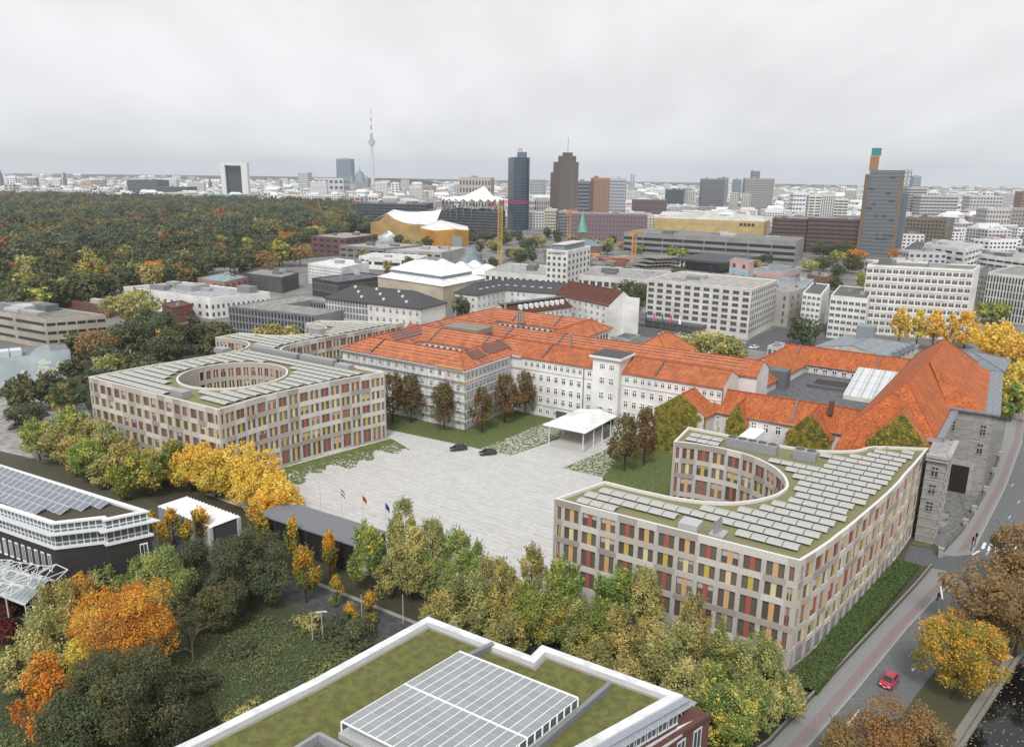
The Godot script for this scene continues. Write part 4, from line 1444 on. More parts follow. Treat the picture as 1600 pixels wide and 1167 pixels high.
	for i in 14:
		lv.beam(W3(100.6 + i * 0.11, -97.6 + i * 0.02, H - 0.6 - i * 0.02), W3(94.8 + i * 0.11, -113.4, H - 0.6 - i * 0.02), 0.06, 0.05)
	for i in 9: lv.beam(W3(100.5 - i * 0.72, -98.0 - i * 1.9, H - 0.66), W3(102.0 - i * 0.72, -98.0 - i * 1.9, H - 0.9), 0.06, 0.08)
	part(t, "louvre_shade", lv.mesh(M("#b4bac2", 0.4, "", 0.1, 0.3)))
	var wm := window_mesh(0, "#d9dde0", "#5b666c")
	windows(t, W(100.4, -98.4), W(94.6, -113.4), U2, 13.4, 16.0, 10, 1, 0.86, 0.9, wm)
	var tr := MB.new()
	tr.solid(WP([100.3, -98.3, 102.6, -94.0, 100.6, -93.6, 99.8, -96.5]), 0.0, 12.6)
	tr.beam(W3(102.6, -94.2, 12.9), W3(95.6, -113.8, 12.9), 0.5, 0.5)
	part(t, "brick_corner", tr.mesh(M("#6b4740", 0.95, "courses", 0.5)))
	var led := MB.new()
	led.solid(WP([100.3, -98.3, 102.8, -93.8, 96.6, -113.4, 94.7, -113.4]), 12.62, 12.95)
	part(t, "ledge", led.mesh(M("#dfe1e2", 0.5, "fine", 0.4)))
	var lw := MB.new()
	lw.walls(WP([102.3, -94.4, 96.2, -113.4, 94.7, -113.4, 100.3, -98.3]), 0.0, 12.6)
	part(t, "brick_front", lw.mesh(M("#6b4740", 0.95, "courses", 0.5)))
	windows(t, W(102.3, -94.4), W(96.2, -113.4), U2, 8.4, 12.2, 7, 1, 0.5, 0.75, window_mesh(0, "#c9ccd0", "#3b4348"))
	windows(t, W(102.3, -94.4), W(96.2, -113.4), U2, 4.4, 8.2, 7, 1, 0.5, 0.75, window_mesh(0, "#c9ccd0", "#3b4348"))
func moss_mat() -> StandardMaterial3D:
	var nt := NoiseTexture2D.new()
	var nz := FastNoiseLite.new()
	nz.seed = 21
	nz.frequency = 0.012
	nz.fractal_octaves = 6
	nt.noise = nz
	nt.width = 1024
	nt.height = 1024
	nt.seamless = true
	var g := Gradient.new()
	g.set_color(0, Color.html("#57522f"))
	g.set_color(1, Color.html("#6c6d3c"))
	g.add_point(0.4, Color.html("#5d5d33"))
	g.add_point(0.6, Color.html("#656736"))
	nt.color_ramp = g
	var m := StandardMaterial3D.new()
	m.albedo_texture = nt
	m.roughness = 1.0
	m.uv1_triplanar = true
	m.uv1_world_triplanar = true
	m.uv1_scale = Vector3(0.05, 0.05, 0.05)
	return m

# ------------------------------------------------------------------ black brick house, lower left
func black_brick_house():
	var t := thing("black_brick_house", "black brick office with white glazed attic and roof solar panels at left", "office building")
	var dx := Vector2.ZERO
	var body := WP([-45, -108.6, 13.2, -103.6, 10.7, -109.4, 9.6, -109.2, 5.3, -114.5, -12, -116.4, -45, -119.0])
	var H1 := 13.2
	var H := 17.6
	var bw := MB.new()
	bw.solid(body, 0.0, H1)
	part(t, "wall", bw.mesh(M("#333132", 0.8, "courses", 0.35)))
	# white string course, glazed attic storey, roof edge
	var wht := M("#eceef0", 0.5, "fine", 0.3)
	var sc := MB.new()
	var out := inset(body, -0.25)
	sc.solid(out, H1 + 0.01, H1 + 0.4)
	part(t, "string_course", sc.mesh(wht))
	var at := MB.new()
	var ins := inset(body, 0.15)
	at.walls(ins, H1 + 0.4, H - 0.3)
	part(t, "attic_glass", at.mesh(glass_mat("#5a6468", 0.12)))
	var fr := MB.new()
	var n := ins.size()
	for i in n:
		var a := ins[i]
		var b := ins[(i + 1) % n]
		var l := a.distance_to(b)
		var k := maxi(1, int(l / 0.95))
		for j in k:
			var p := a.lerp(b, float(j) / k)
			fr.beam(Vector3(p.x, H1 + 0.4, p.y), Vector3(p.x, H - 0.3, p.y), 0.12)
		for y in [H1 + 1.0, H1 + 2.5, H1 + 3.2]:
			fr.beam(Vector3(a.x, y, a.y), Vector3(b.x, y, b.y), 0.14, 0.13)
	part(t, "attic_frame", fr.mesh(wht))
	var eave := MB.new()
	var o2 := inset(body, -0.9)
	eave.solid(o2, H1 + 2.55, H1 + 2.75)
	part(t, "eaves_board", eave.mesh(M("#dfe3e7", 0.4, "fine", 0.3)))
	var rp := MB.new()
	var rin := inset(body, 0.7)
	var ro := inset(body, -0.1)
	for i in n:
		var j := (i + 1) % n
		rp.quad(Vector3(ro[i].x, H, ro[i].y), Vector3(ro[j].x, H, ro[j].y), Vector3(rin[j].x, H, rin[j].y), Vector3(rin[i].x, H, rin[i].y), Vector3.UP)
		rp.quad(Vector3(ro[i].x, H - 0.3, ro[i].y), Vector3(ro[j].x, H - 0.3, ro[j].y), Vector3(ro[j].x, H, ro[j].y), Vector3(ro[i].x, H, ro[i].y))
		rp.quad(Vector3(rin[i].x, H - 0.5, rin[i].y), Vector3(rin[j].x, H - 0.5, rin[j].y), Vector3(rin[j].x, H, rin[j].y), Vector3(rin[i].x, H, rin[i].y))
	part(t, "parapet", rp.mesh(wht))
	var rf := MB.new()
	rf.flat(rin, H - 0.4)
	part(t, "roof_surface", rf.mesh(M("#57523f", 1.0, "rough", 0.3)))
	# solar panels, four long rows of tilted modules
	var pm := MB.new()
	pm.quad(Vector3(-0.76, 0.1, 0.8), Vector3(0.76, 0.1, 0.8), Vector3(0.76, 0.75, -0.8), Vector3(-0.76, 0.75, -0.8), Vector3.UP)
	var pf := MB.new()
	for s in [-0.77, 0.77]: pf.beam(Vector3(s, 0.12, 0.8), Vector3(s, 0.77, -0.8), 0.05, 0.05)
	pf.beam(Vector3(-0.78, 0.76, -0.8), Vector3(0.78, 0.76, -0.8), 0.05, 0.05)
	pf.beam(Vector3(-0.78, 0.1, 0.8), Vector3(0.78, 0.1, 0.8), 0.05, 0.05)
	pf.beam(Vector3(0, 0, -0.8), Vector3(0, 0.74, -0.8), 0.06)
	var pmesh := ArrayMesh.new()
	pm.add_to(pmesh, glass_mat("#70757f", 0.15))
	pf.add_to(pmesh, M("#d5d8db", 0.4, ""))
	for row in [[-42.0, -109.9, 6.0], [-42.0, -111.9, 4.5], [-45.0, -114.4, 2.0], [-45.0, -116.3, 0.0]]:
		var u: float = row[0]
		while u < row[2]:
			var sl: float = (u + 45.0) * 0.075
			part(t, "solar_panel", pmesh, Transform3D(site_basis(), W3(u, row[1] + sl - 0.3, H - 0.35)))
			u += 1.62
	# windows of the brick storeys
	var wm := window_mesh(0, "#f1f2f3", "#788389")
	windows(t, W(-14, -116.6), W(4.2, -114.6), -V2, 8.4, 12.4, 11, 1, 0.48, 0.75, wm)
	windows(t, W(-14, -116.6), W(4.2, -114.6), -V2, 4.0, 8.0, 11, 1, 0.48, 0.75, wm)
	windows(t, W(8.0, -111.7), W(9.0, -110.6), U2, 6.2, 8.6, 1, 1, 0.7, 0.6, wm)
	windows(t, W(12.3, -105.6), W(13.1, -103.8), U2, 9.0, 12.6, 1, 1, 0.6, 0.8, wm)
	windows(t, W(12.3, -105.6), W(13.1, -103.8), U2, 4.2, 7.6, 1, 1, 0.6, 0.8, wm)
	# stair drum on the roof
	var dr := MB.new()
	dr.tube([W3(-26, -114.0, H - 0.4), W3(-26, -114.0, H + 3.2), W3(-26, -114.0, H + 3.21)], [2.2, 2.2, 0.0], 16)
	var drum := part(t, "stair_drum", dr.mesh(M("#3f4246", 0.5, "fine", 0.3)))
	var rings := MB.new()
	for y in [0.4, 1.2, 2.0, 3.1]:
		rings.tube([W3(-26, -114.0, H - 0.4 + y), W3(-26, -114.0, H - 0.2 + y)], [2.3, 2.3], 16)
	part(drum, "band", rings.mesh(wht))
	# glass lean-to, white shell roof, lattice
	var sh := thing("lattice_pavilion", "white tubular lattice canopy beside the black brick house", "canopy")
	var lat := MB.new()
	var r := RandomNumberGenerator.new()
	r.seed = 31
	var nodes := []
	for i in 11:
		for j in 6:
			var u := -12.0 + i * 2.0 + r.randf_range(-0.6, 0.6)
			var v := -125.5 + j * 1.6 + i * 0.25 + r.randf_range(-0.5, 0.5)
			nodes.append(W3(u, v, 7.4 + 0.25 * i + (0.9 if j % 2 else 0.0) + r.randf_range(-0.3, 0.3)))
	for i in 11:
		for j in 6:
			var k := i * 6 + j
			if i < 10: lat.beam(nodes[k], nodes[k + 6], 0.11)
			if j < 5: lat.beam(nodes[k], nodes[k + 1], 0.11)
			if i < 10 and j < 5 and r.randf() < 0.85: lat.beam(nodes[k], nodes[k + 7], 0.09)
			if i < 10 and j > 0 and r.randf() < 0.5: lat.beam(nodes[k], nodes[k + 5], 0.08)
	part(sh, "lattice", lat.mesh(M("#d5d6d8", 0.5, "")))
	for s in [[-10.0, -121.0], [-2.0, -119.5], [5.0, -117.5], [8.0, -119.0]]:
		var pb := MB.new()
		pb.tube([W3(s[0], s[1], 0), W3(s[0], s[1], 8.6)], [0.14, 0.12], 8)
		part(sh, "post", pb.mesh(M("#d5d6d8", 0.5, "")))
	var lean := MB.new()
	lean.quad(W3(-30, -123.0, 5.0), W3(3.0, -119.0, 5.0), W3(3.0, -115.2, 7.4), W3(-30, -118.6, 7.4), Vector3.UP)
	part(t, "glass_lean_to", lean.mesh(glass_mat("#96a1a4", 0.1)))
	var lb := MB.new()
	for i in 34: lb.beam(W3(-30 + i, -123.0 + i * 0.12, 5.05), W3(-30 + i, -118.6 + i * 0.103, 7.45), 0.09)
	lb.beam(W3(-30, -123.0, 5.0), W3(3.0, -119.0, 5.0), 0.25)
	lb.beam(W3(3.0, -119.0, 5.0), W3(3.0, -119.0, 0.0), 0.15)
	lb.beam(W3(3.0, -117.0, 6.2), W3(3.0, -117.0, 0.0), 0.15)
	for y in [1.5, 3.0, 4.5]: lb.beam(W3(3.0, -119.0, y), W3(3.0, -115.5, y), 0.1)
	part(t, "lean_to_frame", lb.mesh(wht))
	var shell := MB.new()
	var rows := 7
	for i in rows:
		for j in 12:
			var a0 := PI * (0.05 + 0.5 * j / 12.0)
			var a1 := PI * (0.05 + 0.5 * (j + 1) / 12.0)
			var r0 := 12.0 - i * 1.5
			var r1 := 12.0 - (i + 1) * 1.5 + 0.1
			var cu := -20.0
			var cv := -127.0
			var y0 := 6.0 + i * 0.45
			shell.quad(W3(cu + r0 * cos(a0), cv + r0 * sin(a0) * 0.55, y0), W3(cu + r0 * cos(a1), cv + r0 * sin(a1) * 0.55, y0), W3(cu + r1 * cos(a1), cv + r1 * sin(a1) * 0.55, y0 + 0.2), W3(cu + r1 * cos(a0), cv + r1 * sin(a0) * 0.55, y0 + 0.2), Vector3.UP)
			shell.quad(W3(cu + r0 * cos(a0), cv + r0 * sin(a0) * 0.55, y0), W3(cu + r0 * cos(a1), cv + r0 * sin(a1) * 0.55, y0), W3(cu + r0 * cos(a1), cv + r0 * sin(a1) * 0.55, y0 - 0.35), W3(cu + r0 * cos(a0), cv + r0 * sin(a0) * 0.55, y0 - 0.35))
	var base := MB.new()
	base.tube([W3(-20, -127, 0), W3(-20, -127, 6.0)], [6.0, 6.0], 16)
	var sp := thing("shell_pavilion", "stepped white shell roof at the left edge below the black brick house", "pavilion")
	part(sp, "shell", shell.mesh(M("#e6e9eb", 0.4, "fine", 0.3)))
	part(sp, "drum", base.mesh(M("#6d7276", 0.6, "fine", 0.3)))

# ------------------------------------------------------------------ shed, tent, lane, flags
func lane_things():
	sheet("lane", WP([-20, -86.2, 13.4, -84.2, 28.1, -83.8, 52, -83.6, 62, -90, 60, -94, 48.6, -88.2, 23.4, -90.2, -20, -92.5]), 0.03, M("#56575b", 0.9, "stain", 0.1))
	sheet("lane_kerb", WP([28.1, -83.8, 52, -83.6, 62, -90, 62.6, -89.3, 52.4, -82.8, 28.1, -82.9]), 0.1, M("#9a9894", 0.9, "fine", 0.3))
	var s := thing("timber_shed", "long dark slatted shed with flat grey roof below the plaza", "shed")
	var H := 5.6
	var core_m := MB.new()
	core_m.walls(WP([7.6, -78.0, 32.4, -77.0, 32.9, -70.2, 7.9, -71.2]), 0.0, H)
	part(s, "wall", core_m.mesh(M("#1f1e1e", 0.9, "fine", 0.3)))
	var rf := MB.new()
	rf.solid(WP([7.2, -78.4, 32.6, -77.4, 33.3, -69.8, 7.5, -70.8]), H + 0.01, H + 0.25)
	part(s, "roof", rf.mesh(M("#8a8c92", 0.85, "rough", 0.5)))
	var slat := M("#2b2a2a", 0.85, "rough", 0.7)
	for e in [[7.6, -78.0, 32.4, -77.0], [32.4, -77.0, 32.9, -70.2], [7.9, -71.2, 7.6, -78.0]]:
		for k in 16:
			var mb := MB.new()
			var y := 0.25 + k * 0.34
			mb.beam(W3(e[0], e[1], y), W3(e[2], e[3], y), 0.34, 0.16)
			part(s, "slat", mb.mesh(slat))
		for k in 7:
			var mb := MB.new()
			var p: Vector3 = W3(e[0], e[1], 0).lerp(W3(e[2], e[3], 0), k / 6.0)
			mb.beam(p, p + Vector3.UP * H, 0.42)
			part(s, "post", mb.mesh(M("#343232", 0.8, "fine", 0.4)))
	var en := MB.new()
	en.solid(WP([33.0, -76.5, 36.5, -76.3, 36.8, -71.0, 33.3, -71.2]), 0.0, 3.0)
	part(s, "white_porch", en.mesh(M("#dcdcdb", 0.6, "fine", 0.3)))
	# white tent with folded roof
	var t := thing("marquee", "white marquee with corrugated roof beside the dark shed", "marquee")
	var folds := 16
	var tm := MB.new()
	for i in folds:
		var u0 := lerpf(-14.7, 2.4, float(i) / folds)
		var u1 := lerpf(-14.7, 2.4, (i + 0.5) / folds)
		var u2 := lerpf(-14.7, 2.4, (i + 1.0) / folds)
		tm.quad(W3(u0, -85.6, 4.4), W3(u1, -85.6, 4.75), W3(u1 + 0.6, -79.2, 4.75), W3(u0 + 0.6, -79.2, 4.4), Vector3.UP)
		tm.quad(W3(u1, -85.6, 4.75), W3(u2, -85.6, 4.4), W3(u2 + 0.6, -79.2, 4.4), W3(u1 + 0.6, -79.2, 4.75), Vector3.UP)
	part(t, "roof", tm.mesh(M("#f3f3f2", 0.6, "soft", 0.1)))
	var tw := MB.new()
	tw.quad(W3(-14.5, -85.4, 0), W3(2.2, -85.4, 0), W3(2.2, -85.4, 4.38), W3(-14.5, -85.4, 4.38), Vector3(-V2.x, 0, -V2.y))
	tw.quad(W3(-14.0, -79.4, 0), W3(2.8, -79.4, 0), W3(2.8, -79.4, 4.38), W3(-14.0, -79.4, 4.38), Vector3(V2.x, 0, V2.y))
	tw.quad(W3(-14.5, -85.4, 0), W3(-14.0, -79.4, 0), W3(-14.0, -79.4, 4.38), W3(-14.5, -85.4, 4.38), Vector3(-U2.x, 0, -U2.y))
	part(t, "side_wall", tw.mesh(M("#9fa3a8", 0.7, "fine", 0.3)))
	for p in [[2.2, -85.4], [2.8, -79.4]]:
		var mb := MB.new()
		mb.box(W3(p[0], p[1], 2.2), Vector3(0.7, 4.36, 0.7), site_basis())
		part(t, "end_pillar", mb.mesh(M("#d9dadb", 0.6, "fine", 0.3)))
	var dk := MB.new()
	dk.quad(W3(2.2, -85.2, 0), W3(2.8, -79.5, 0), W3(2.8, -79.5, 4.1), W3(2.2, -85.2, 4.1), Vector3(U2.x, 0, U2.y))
	part(t, "end_shade_sheet", dk.mesh(M("#4a4c50", 0.5, "")))  # dark sheet across the end stands in for the shaded inside
	# flagpoles on the plaza edge
	var flags := [["bare slim flagpole at the left end of the flag row", []], ["flagpole flying a blue and white flag above the shed", ["#26437e", "#e8e8ea", "#26437e"]], ["flagpole flying a black red gold flag above the shed", ["#1b1a1a", "#b02a2a", "#e0b020"]], ["flagpole flying a plain blue flag above the shed", ["#2b3f77", "#2b3f77", "#2b3f77"]]]
	for i in 4:
		var f := thing("flagpole", flags[i][0], "flagpole", W3(6.4 + i * 6.2, -61.1), "flagpoles beside the shed")
		var mb := MB.new()
		mb.tube([Vector3.ZERO, Vector3(0, 6.6, 0)], [0.07, 0.04], 7)
		part(f, "pole", mb.mesh(M("#c9cbcd", 0.4, "", 0.1, 0.3)))
		for k in flags[i][1].size():
			var fb := MB.new()
			for g in 5:
				var x0 := 0.06 + g * 0.16
				var x1 := x0 + 0.16
				var y0: float = 6.4 - g * 0.22
				var y1: float = 6.4 - (g + 1) * 0.22
				var w := 0.42
				fb.quad(Vector3(x0, y0 - k * w - w, sin(g * 1.7) * 0.1), Vector3(x1, y1 - k * w - w, sin(g * 1.7 + 1.7) * 0.1), Vector3(x1, y1 - k * w, sin(g * 1.7 + 1.7) * 0.1), Vector3(x0, y0 - k * w, sin(g * 1.7) * 0.1))
			part(f, "flag_stripe", fb.mesh(M(flags[i][1][k], 0.8, "")))
	# street lamps by the garden, fence along the lane
	for l in [[42.5, -95.1, "pale post with twin head beside the round bush", true], [41.0, -95.8, "crooked bare post beside the twin headed lamp", false], [49.5, -84.3, "grey lamp post on the kerb below the tree belt", false], [44.0, -88.0, "thin post beside the lane", false]]:
		var o := thing("lamp_post", l[2], "lamp post", W3(l[0], l[1]), "posts by the lane")
		var mb := MB.new()
		mb.tube([Vector3.ZERO, Vector3(0, 5.2, 0)], [0.1, 0.07], 7)
		part(o, "post", mb.mesh(M("#b4b5b1", 0.6, "")))
		if l[3]:
			var hb := MB.new()
			hb.beam(Vector3(-0.7, 5.15, 0), Vector3(0.7, 5.3, 0), 0.16, 0.12)
			hb.box(Vector3(-0.6, 5.1, 0), Vector3(0.5, 0.16, 0.22))
			hb.box(Vector3(0.6, 5.25, 0), Vector3(0.5, 0.16, 0.22))
			part(o, "lamp_head", hb.mesh(M("#c9cac6", 0.5, "")))
	var fe := thing("garden_fence", "low dark wire fence between garden and lane", "fence")
	for i in 15:
		var mb := MB.new()
		var p := W3(20 + i * 2.0, -92.6 + i * 0.12)
		mb.beam(p, p + Vector3.UP * 1.6, 0.09)
		part(fe, "post", mb.mesh(M("#4d4f4c", 0.7, "")))
	var wire := MB.new()
	for y in [0.4, 0.8, 1.2, 1.55]: wire.beam(W3(20, -92.6, y), W3(48, -90.9, y), 0.03)
	part(fe, "wire", wire.mesh(M("#6a6c69", 0.6, "")))

# ------------------------------------------------------------------ canal road
func canal_road():
	var road := WP([100, -110, 107.5, -90, 110.8, -75.9, 114.0, -60.9, 118.1, -40.1, 121.0, -27.7, 123.6, -18.5, 125.5, -3.0, 127.2, 8, 131.0, 40, 134.6, 82, 136, 125, 138, 170, 147, 170, 145, 120, 144, 82, 141.5, 50, 138, 25, 134, 5, 131.0, -12, 127.5, -30, 122.0, -54, 117.5, -75, 112, -100, 106, -120])
	sheet("road", road, 0.03, M("#6e7072", 0.85, "fine", 0.1))
	sheet("side_road", WP([115.0, -15.4, 119.8, -14.4, 123.9, -17.2, 125.6, -2.6, 121.5, -8.4, 118.6, -6.4, 115.2, -6.9]), 0.034, M("#636568", 0.85, "fine", 0.1))
	var walk := MB.new()
	walk.solid(WP([97, -110, 102.6, -90, 106.6, -79.4, 110.8, -59.4, 118.1, -24.9, 119.8, -15.1, 122.2, -14.9, 123.5, -18.2, 121.0, -27.7, 118.1, -40.1, 114.0, -60.9, 110.8, -75.9, 107.5, -90, 100, -110]), 0.0, 0.14)
	struct("pavement", walk.mesh(M("#8f9090", 0.95, "fine", 0.3)))
	var walk2 := MB.new()
	walk2.solid(WP([120.9, -7.8, 123.0, -7.4, 125.8, -4.4, 127.2, 8, 131.0, 40, 134.6, 82, 136, 125, 138, 170, 133, 170, 131, 125, 130, 82, 128.6, 47, 125.4, 17, 123.6, 5]), 0.0, 0.14)
	struct("pavement", walk2.mesh(M("#939392", 0.95, "fine", 0.3)))
	sheet("cycle_path", WP([105.6, -90, 109.0, -76.2, 112.2, -61.2, 116.4, -40.6, 119.4, -28.2, 121.7, -18.4, 122.7, -18.8, 120.4, -28.4, 117.5, -40.8, 113.4, -61.4, 110.2, -76.4, 106.8, -90]), 0.146, M("#8f7f81", 0.95, "fine", 0.3))
	sheet("cycle_path", WP([123.4, -5.2, 125.2, 8.2, 129.2, 40, 132.6, 82, 134, 125, 135.4, 125, 134, 82, 130.5, 40, 126.5, 8, 124.8, -3.8]), 0.146, M("#8f7f81", 0.95, "fine", 0.3))
	var kerb := MB.new()
	for k in [[110.8, -75.9, 114.0, -60.9], [114.0, -60.9, 118.1, -40.1], [118.1, -40.1, 121.0, -27.7], [121.0, -27.7, 123.5, -18.2], [125.8, -4.4, 127.2, 8], [127.2, 8, 131.0, 40], [131.0, 40, 134.6, 82], [107.5, -90, 110.8, -75.9]]:
		kerb.beam(W3(k[0], k[1], 0.08), W3(k[2], k[3], 0.08), 0.22, 0.17)
	struct("kerb", kerb.mesh(M("#a9a8a5", 0.9, "fine", 0.4)))
	# forecourt before the stone hall
	sheet("hall_forecourt", WP([118.8, -3.0, 121.4, -6.0, 123.6, 5, 125.4, 17, 128.6, 47, 130, 82, 127, 80, 125.7, 29, 118.2, 28.5]), 0.05, M("#868685", 0.9, "stain", 0.12))
	sheet("forecourt_grass", WP([115.4, -6.2, 118.6, -6.0, 118.8, -4.2, 115.6, -4.4]), 0.04, grass_mat())
	# painted arrows, lane dashes, zebra
	var paint := M("#d8d8d6", 0.8, "")
	for a in [[114.2, -69.5, 1.0], [120.2, -51.4, 0.6]]:
		var mb := MB.new()
		var o := Vector2(a[0], a[1])
		var f := Vector2(0.2, 0.98)
		var sd := Vector2(0.98, -0.2)
		var pt := func(x: float, y: float) -> Vector3:
			var w: Vector2 = o + f * y * a[2] + sd * x * a[2]
			return W3(w.x, w.y, 0.045)
		mb.quad(pt.call(-0.1, 0), pt.call(0.1, 0), pt.call(0.1, 4), pt.call(-0.1, 4), Vector3.UP)
		mb.tri(pt.call(-0.5, 0.6), pt.call(0.5, 0.6), pt.call(0, -1.0), Vector3.UP)
		struct("road_arrow", mb.mesh(paint))
	for i in 9:
		var mb := MB.new()
		var v := -47.0 + i * 11.0
		var u := 121.2 + (v + 47.0) * 0.158 - (3.0 if v > 30 else 0.0)
		mb.quad(W3(u - 0.07, v, 0.044), W3(u + 0.07, v, 0.044), W3(u + 0.6, v + 2.4, 0.044), W3(u + 0.46, v + 2.4, 0.044), Vector3.UP)
		struct("lane_mark", mb.mesh(paint))
	for i in 6:
		var mb := MB.new()
		var u := 127.2 + i * 1.05
		mb.quad(W3(u, -0.4 - i * 0.25, 0.044), W3(u + 0.55, -0.5 - i * 0.25, 0.044), W3(u + 0.95, 3.0 - i * 0.25, 0.044), W3(u + 0.4, 3.1 - i * 0.25, 0.044), Vector3.UP)
		struct("zebra_stripe", mb.mesh(paint))
	# far bank: verge, path, quay wall, water
	sheet("verge", WP([106, -120, 112, -100, 117.5, -75, 122.0, -54, 127.5, -30, 131.0, -12, 134, 5, 138, 25, 142, 50, 160, 50, 150, 5, 136.2, -30, 128.4, -62, 118, -105, 113, -120]), 0.04, M("#58573c", 1.0, "rough", 0.15))
	sheet("bank_path", WP([121.5, -85, 124.6, -70, 129.4, -50, 134.6, -28, 135.8, -28.4, 130.6, -50.4, 125.8, -70.4, 122.7, -85]), 0.05, M("#8d8880", 1.0, "fine", 0.3))
	var q := MB.new()
	for k in [[118, -105, 127.4, -64.9], [127.4, -64.9, 133, -41], [133, -41, 146, 5]]:
		q.beam(W3(k[0], k[1], 0.25), W3(k[2], k[3], 0.25), 0.5, 0.5)
	struct("quay_wall", q.mesh(M("#8a857c", 0.95, "courses", 0.4)))
	var wm := M("#0c0d0e", 0.06, "")
	sheet("canal_water", WP([117, -130, 118.3, -105, 127.7, -64.9, 133.3, -41, 146.3, 5, 170, 5, 150, -110, 140, -140]), 0.06, wm)
	var r := RandomNumberGenerator.new()
	r.seed = 40
	var lf := MB.new()
	for i in 900:
		var v := r.randf_range(-100, -20)
		var u := 128.4 + (v + 62) * 0.235 + pow(r.randf(), 1.5) * 14.0
		lf.col = Color(0.5, 0.45, 0.3) * r.randf_range(0.4, 1.0)
		var p := W3(u, v, 0.07)
		var l := r.randf_range(0.05, 0.14)
		lf.quad(p + Vector3(-l, 0, 0), p + Vector3(0, 0, l), p + Vector3(l, 0, 0), p + Vector3(0, 0, -l), Vector3.UP)
	stuff(part(self, "floating_leaves", lf.mesh(tinted())), "fallen leaves drifting on the dark canal", "leaves")
	# wall and hedge along the new block
	var wl := thing("pavement_wall", "low grey wall with pale coping between hedge and pavement", "wall")
	var w1 := MB.new()
	var w2 := MB.new()
	for k in [[102.6, -90, 106.3, -79.4], [106.3, -79.4, 110.5, -59.4], [110.5, -59.4, 117.8, -24.9], [117.8, -24.9, 119.6, -15.1]]:
		w1.beam(W3(k[0], k[1], 0.45), W3(k[2], k[3], 0.45), 0.25, 0.9)
		w2.beam(W3(k[0], k[1], 0.93), W3(k[2], k[3], 0.93), 0.28, 0.06)
		w2.beam(W3(k[0] + 0.35, k[1], 0.16), W3(k[2] + 0.35, k[3], 0.16), 0.35, 0.06)
	part(wl, "wall", w1.mesh(M("#6b6762", 0.95, "stain", 0.3)))
	part(wl, "coping", w2.mesh(M("#8f8c87", 0.9, "fine", 0.3)))
	var w3m := thing("forecourt_wall", "low wall with square stone pillars before the stone hall", "wall")
	var pill := [[120.7, -9.0], [124.0, 8.8], [125.2, 17.6], [127.0, 32.0], [128.4, 47], [129.4, 62.0]]
	for i in pill.size():
		var mb := MB.new()
		mb.box(W3(pill[i][0], pill[i][1], 0.9), Vector3(0.8, 1.8, 0.8), site_basis())
		mb.box(W3(pill[i][0], pill[i][1], 1.85), Vector3(1.0, 0.18, 1.0), site_basis())
		part(w3m, "pillar", mb.mesh(M("#b0aeaa", 0.9, "soft", 0.3)))
		if i < pill.size() - 1:
			var b := MB.new()
			b.beam(W3(pill[i][0], pill[i][1] + 0.5, 0.5), W3(pill[i + 1][0], pill[i + 1][1] - 0.5, 0.5), 0.3, 1.0)
			part(w3m, "panel", b.mesh(M("#7b7873", 0.95, "stain", 0.3)))
	var hd := thing("hedge", "long clipped green hedge along the eastern block", "hedge")
	var hb := MB.new()
	hb.quad(W3(105.4, -66, 0), W3(113.9, -17, 0), W3(113.9, -17, 1.0), W3(105.4, -66, 1.0))
	hb.quad(W3(109.4, -66, 0), W3(117.6, -17, 0), W3(117.6, -17, 1.0), W3(109.4, -66, 1.0))
	hb.quad(W3(105.4, -66, 1.0), W3(113.9, -17, 1.0), W3(117.6, -17, 1.0), W3(109.4, -66, 1.0), Vector3.UP)
	part(hd, "core", hb.mesh(M("#4b5f2a", 1.0, "rough", 0.5)))
	var hl := MB.new()
	for i in 24000:
		var s := r.randf()
		var base := Vector2(lerpf(105.4, 113.9, s), lerpf(-66.0, -17.0, s))
		var off := r.randf_range(-0.1, 3.85)
		var y := 1.0 + r.randf_range(-0.1, 0.18)
		var nrm := Vector3.UP
		if r.randf() < 0.3:
			off = -0.08 if r.randf() < 0.2 else lerpf(4.05, 3.75, s)
			y = r.randf_range(0.1, 1.05)
			nrm = Vector3(U2.x, 0.3, U2.y) * (1.0 if off > 1 else -1.0)
		var k := r.randf()
		leaf_quad(hl, r, W3(base.x + off, base.y, y), nrm, 0.3, Color(0.095, 0.15, 0.045) if k < 0.6 else Color(0.14, 0.2, 0.06))
	part(hd, "leaves", hl.mesh(leaf_mat())).set_meta("kind", "stuff")
	# traffic lights, bollards, refuge kerbs
	for s in [[125.6, -3.0, "black traffic light on the pavement corner by the zebra"], [126.1, -0.6, "second black traffic light nearer the zebra crossing"], [121.6, -27.4, "short black post at the pavement edge"], [122.0, -22.4, "short black post near the pavement corner"]]:
		var o := thing("traffic_light", s[2], "traffic light", W3(s[0], s[1]), "signal posts along the road")
		var mb := MB.new()
		var hh := 3.0 if s[1] > -10 else 1.4
		mb.tube([Vector3.ZERO, Vector3(0, hh, 0)], [0.09, 0.08], 7)
		part(o, "post", mb.mesh(M("#2f3133", 0.6, "")))
		var hb2 := MB.new()
		hb2.box(Vector3(0, hh - 0.2, 0.12), Vector3(0.3, 0.8, 0.25))
		part(o, "signal_head", hb2.mesh(M("#1d1e1f", 0.5, "")))
	for s in [[127.0, -2.2, 125.9, -5.0, "white refuge kerb beside the zebra crossing"], [122.3, -26.8, 121.7, -22.0, "white kerb stone strip by the short posts"]]:
		var mb := MB.new()
		mb.beam(W3(s[0], s[1], 0.22), W3(s[2], s[3], 0.22), 0.28, 0.16)
		var o := part(self, "white_kerb_strip", mb.mesh(M("#e0e0de", 0.8, "")))
		meta(o, s[4], "kerb")
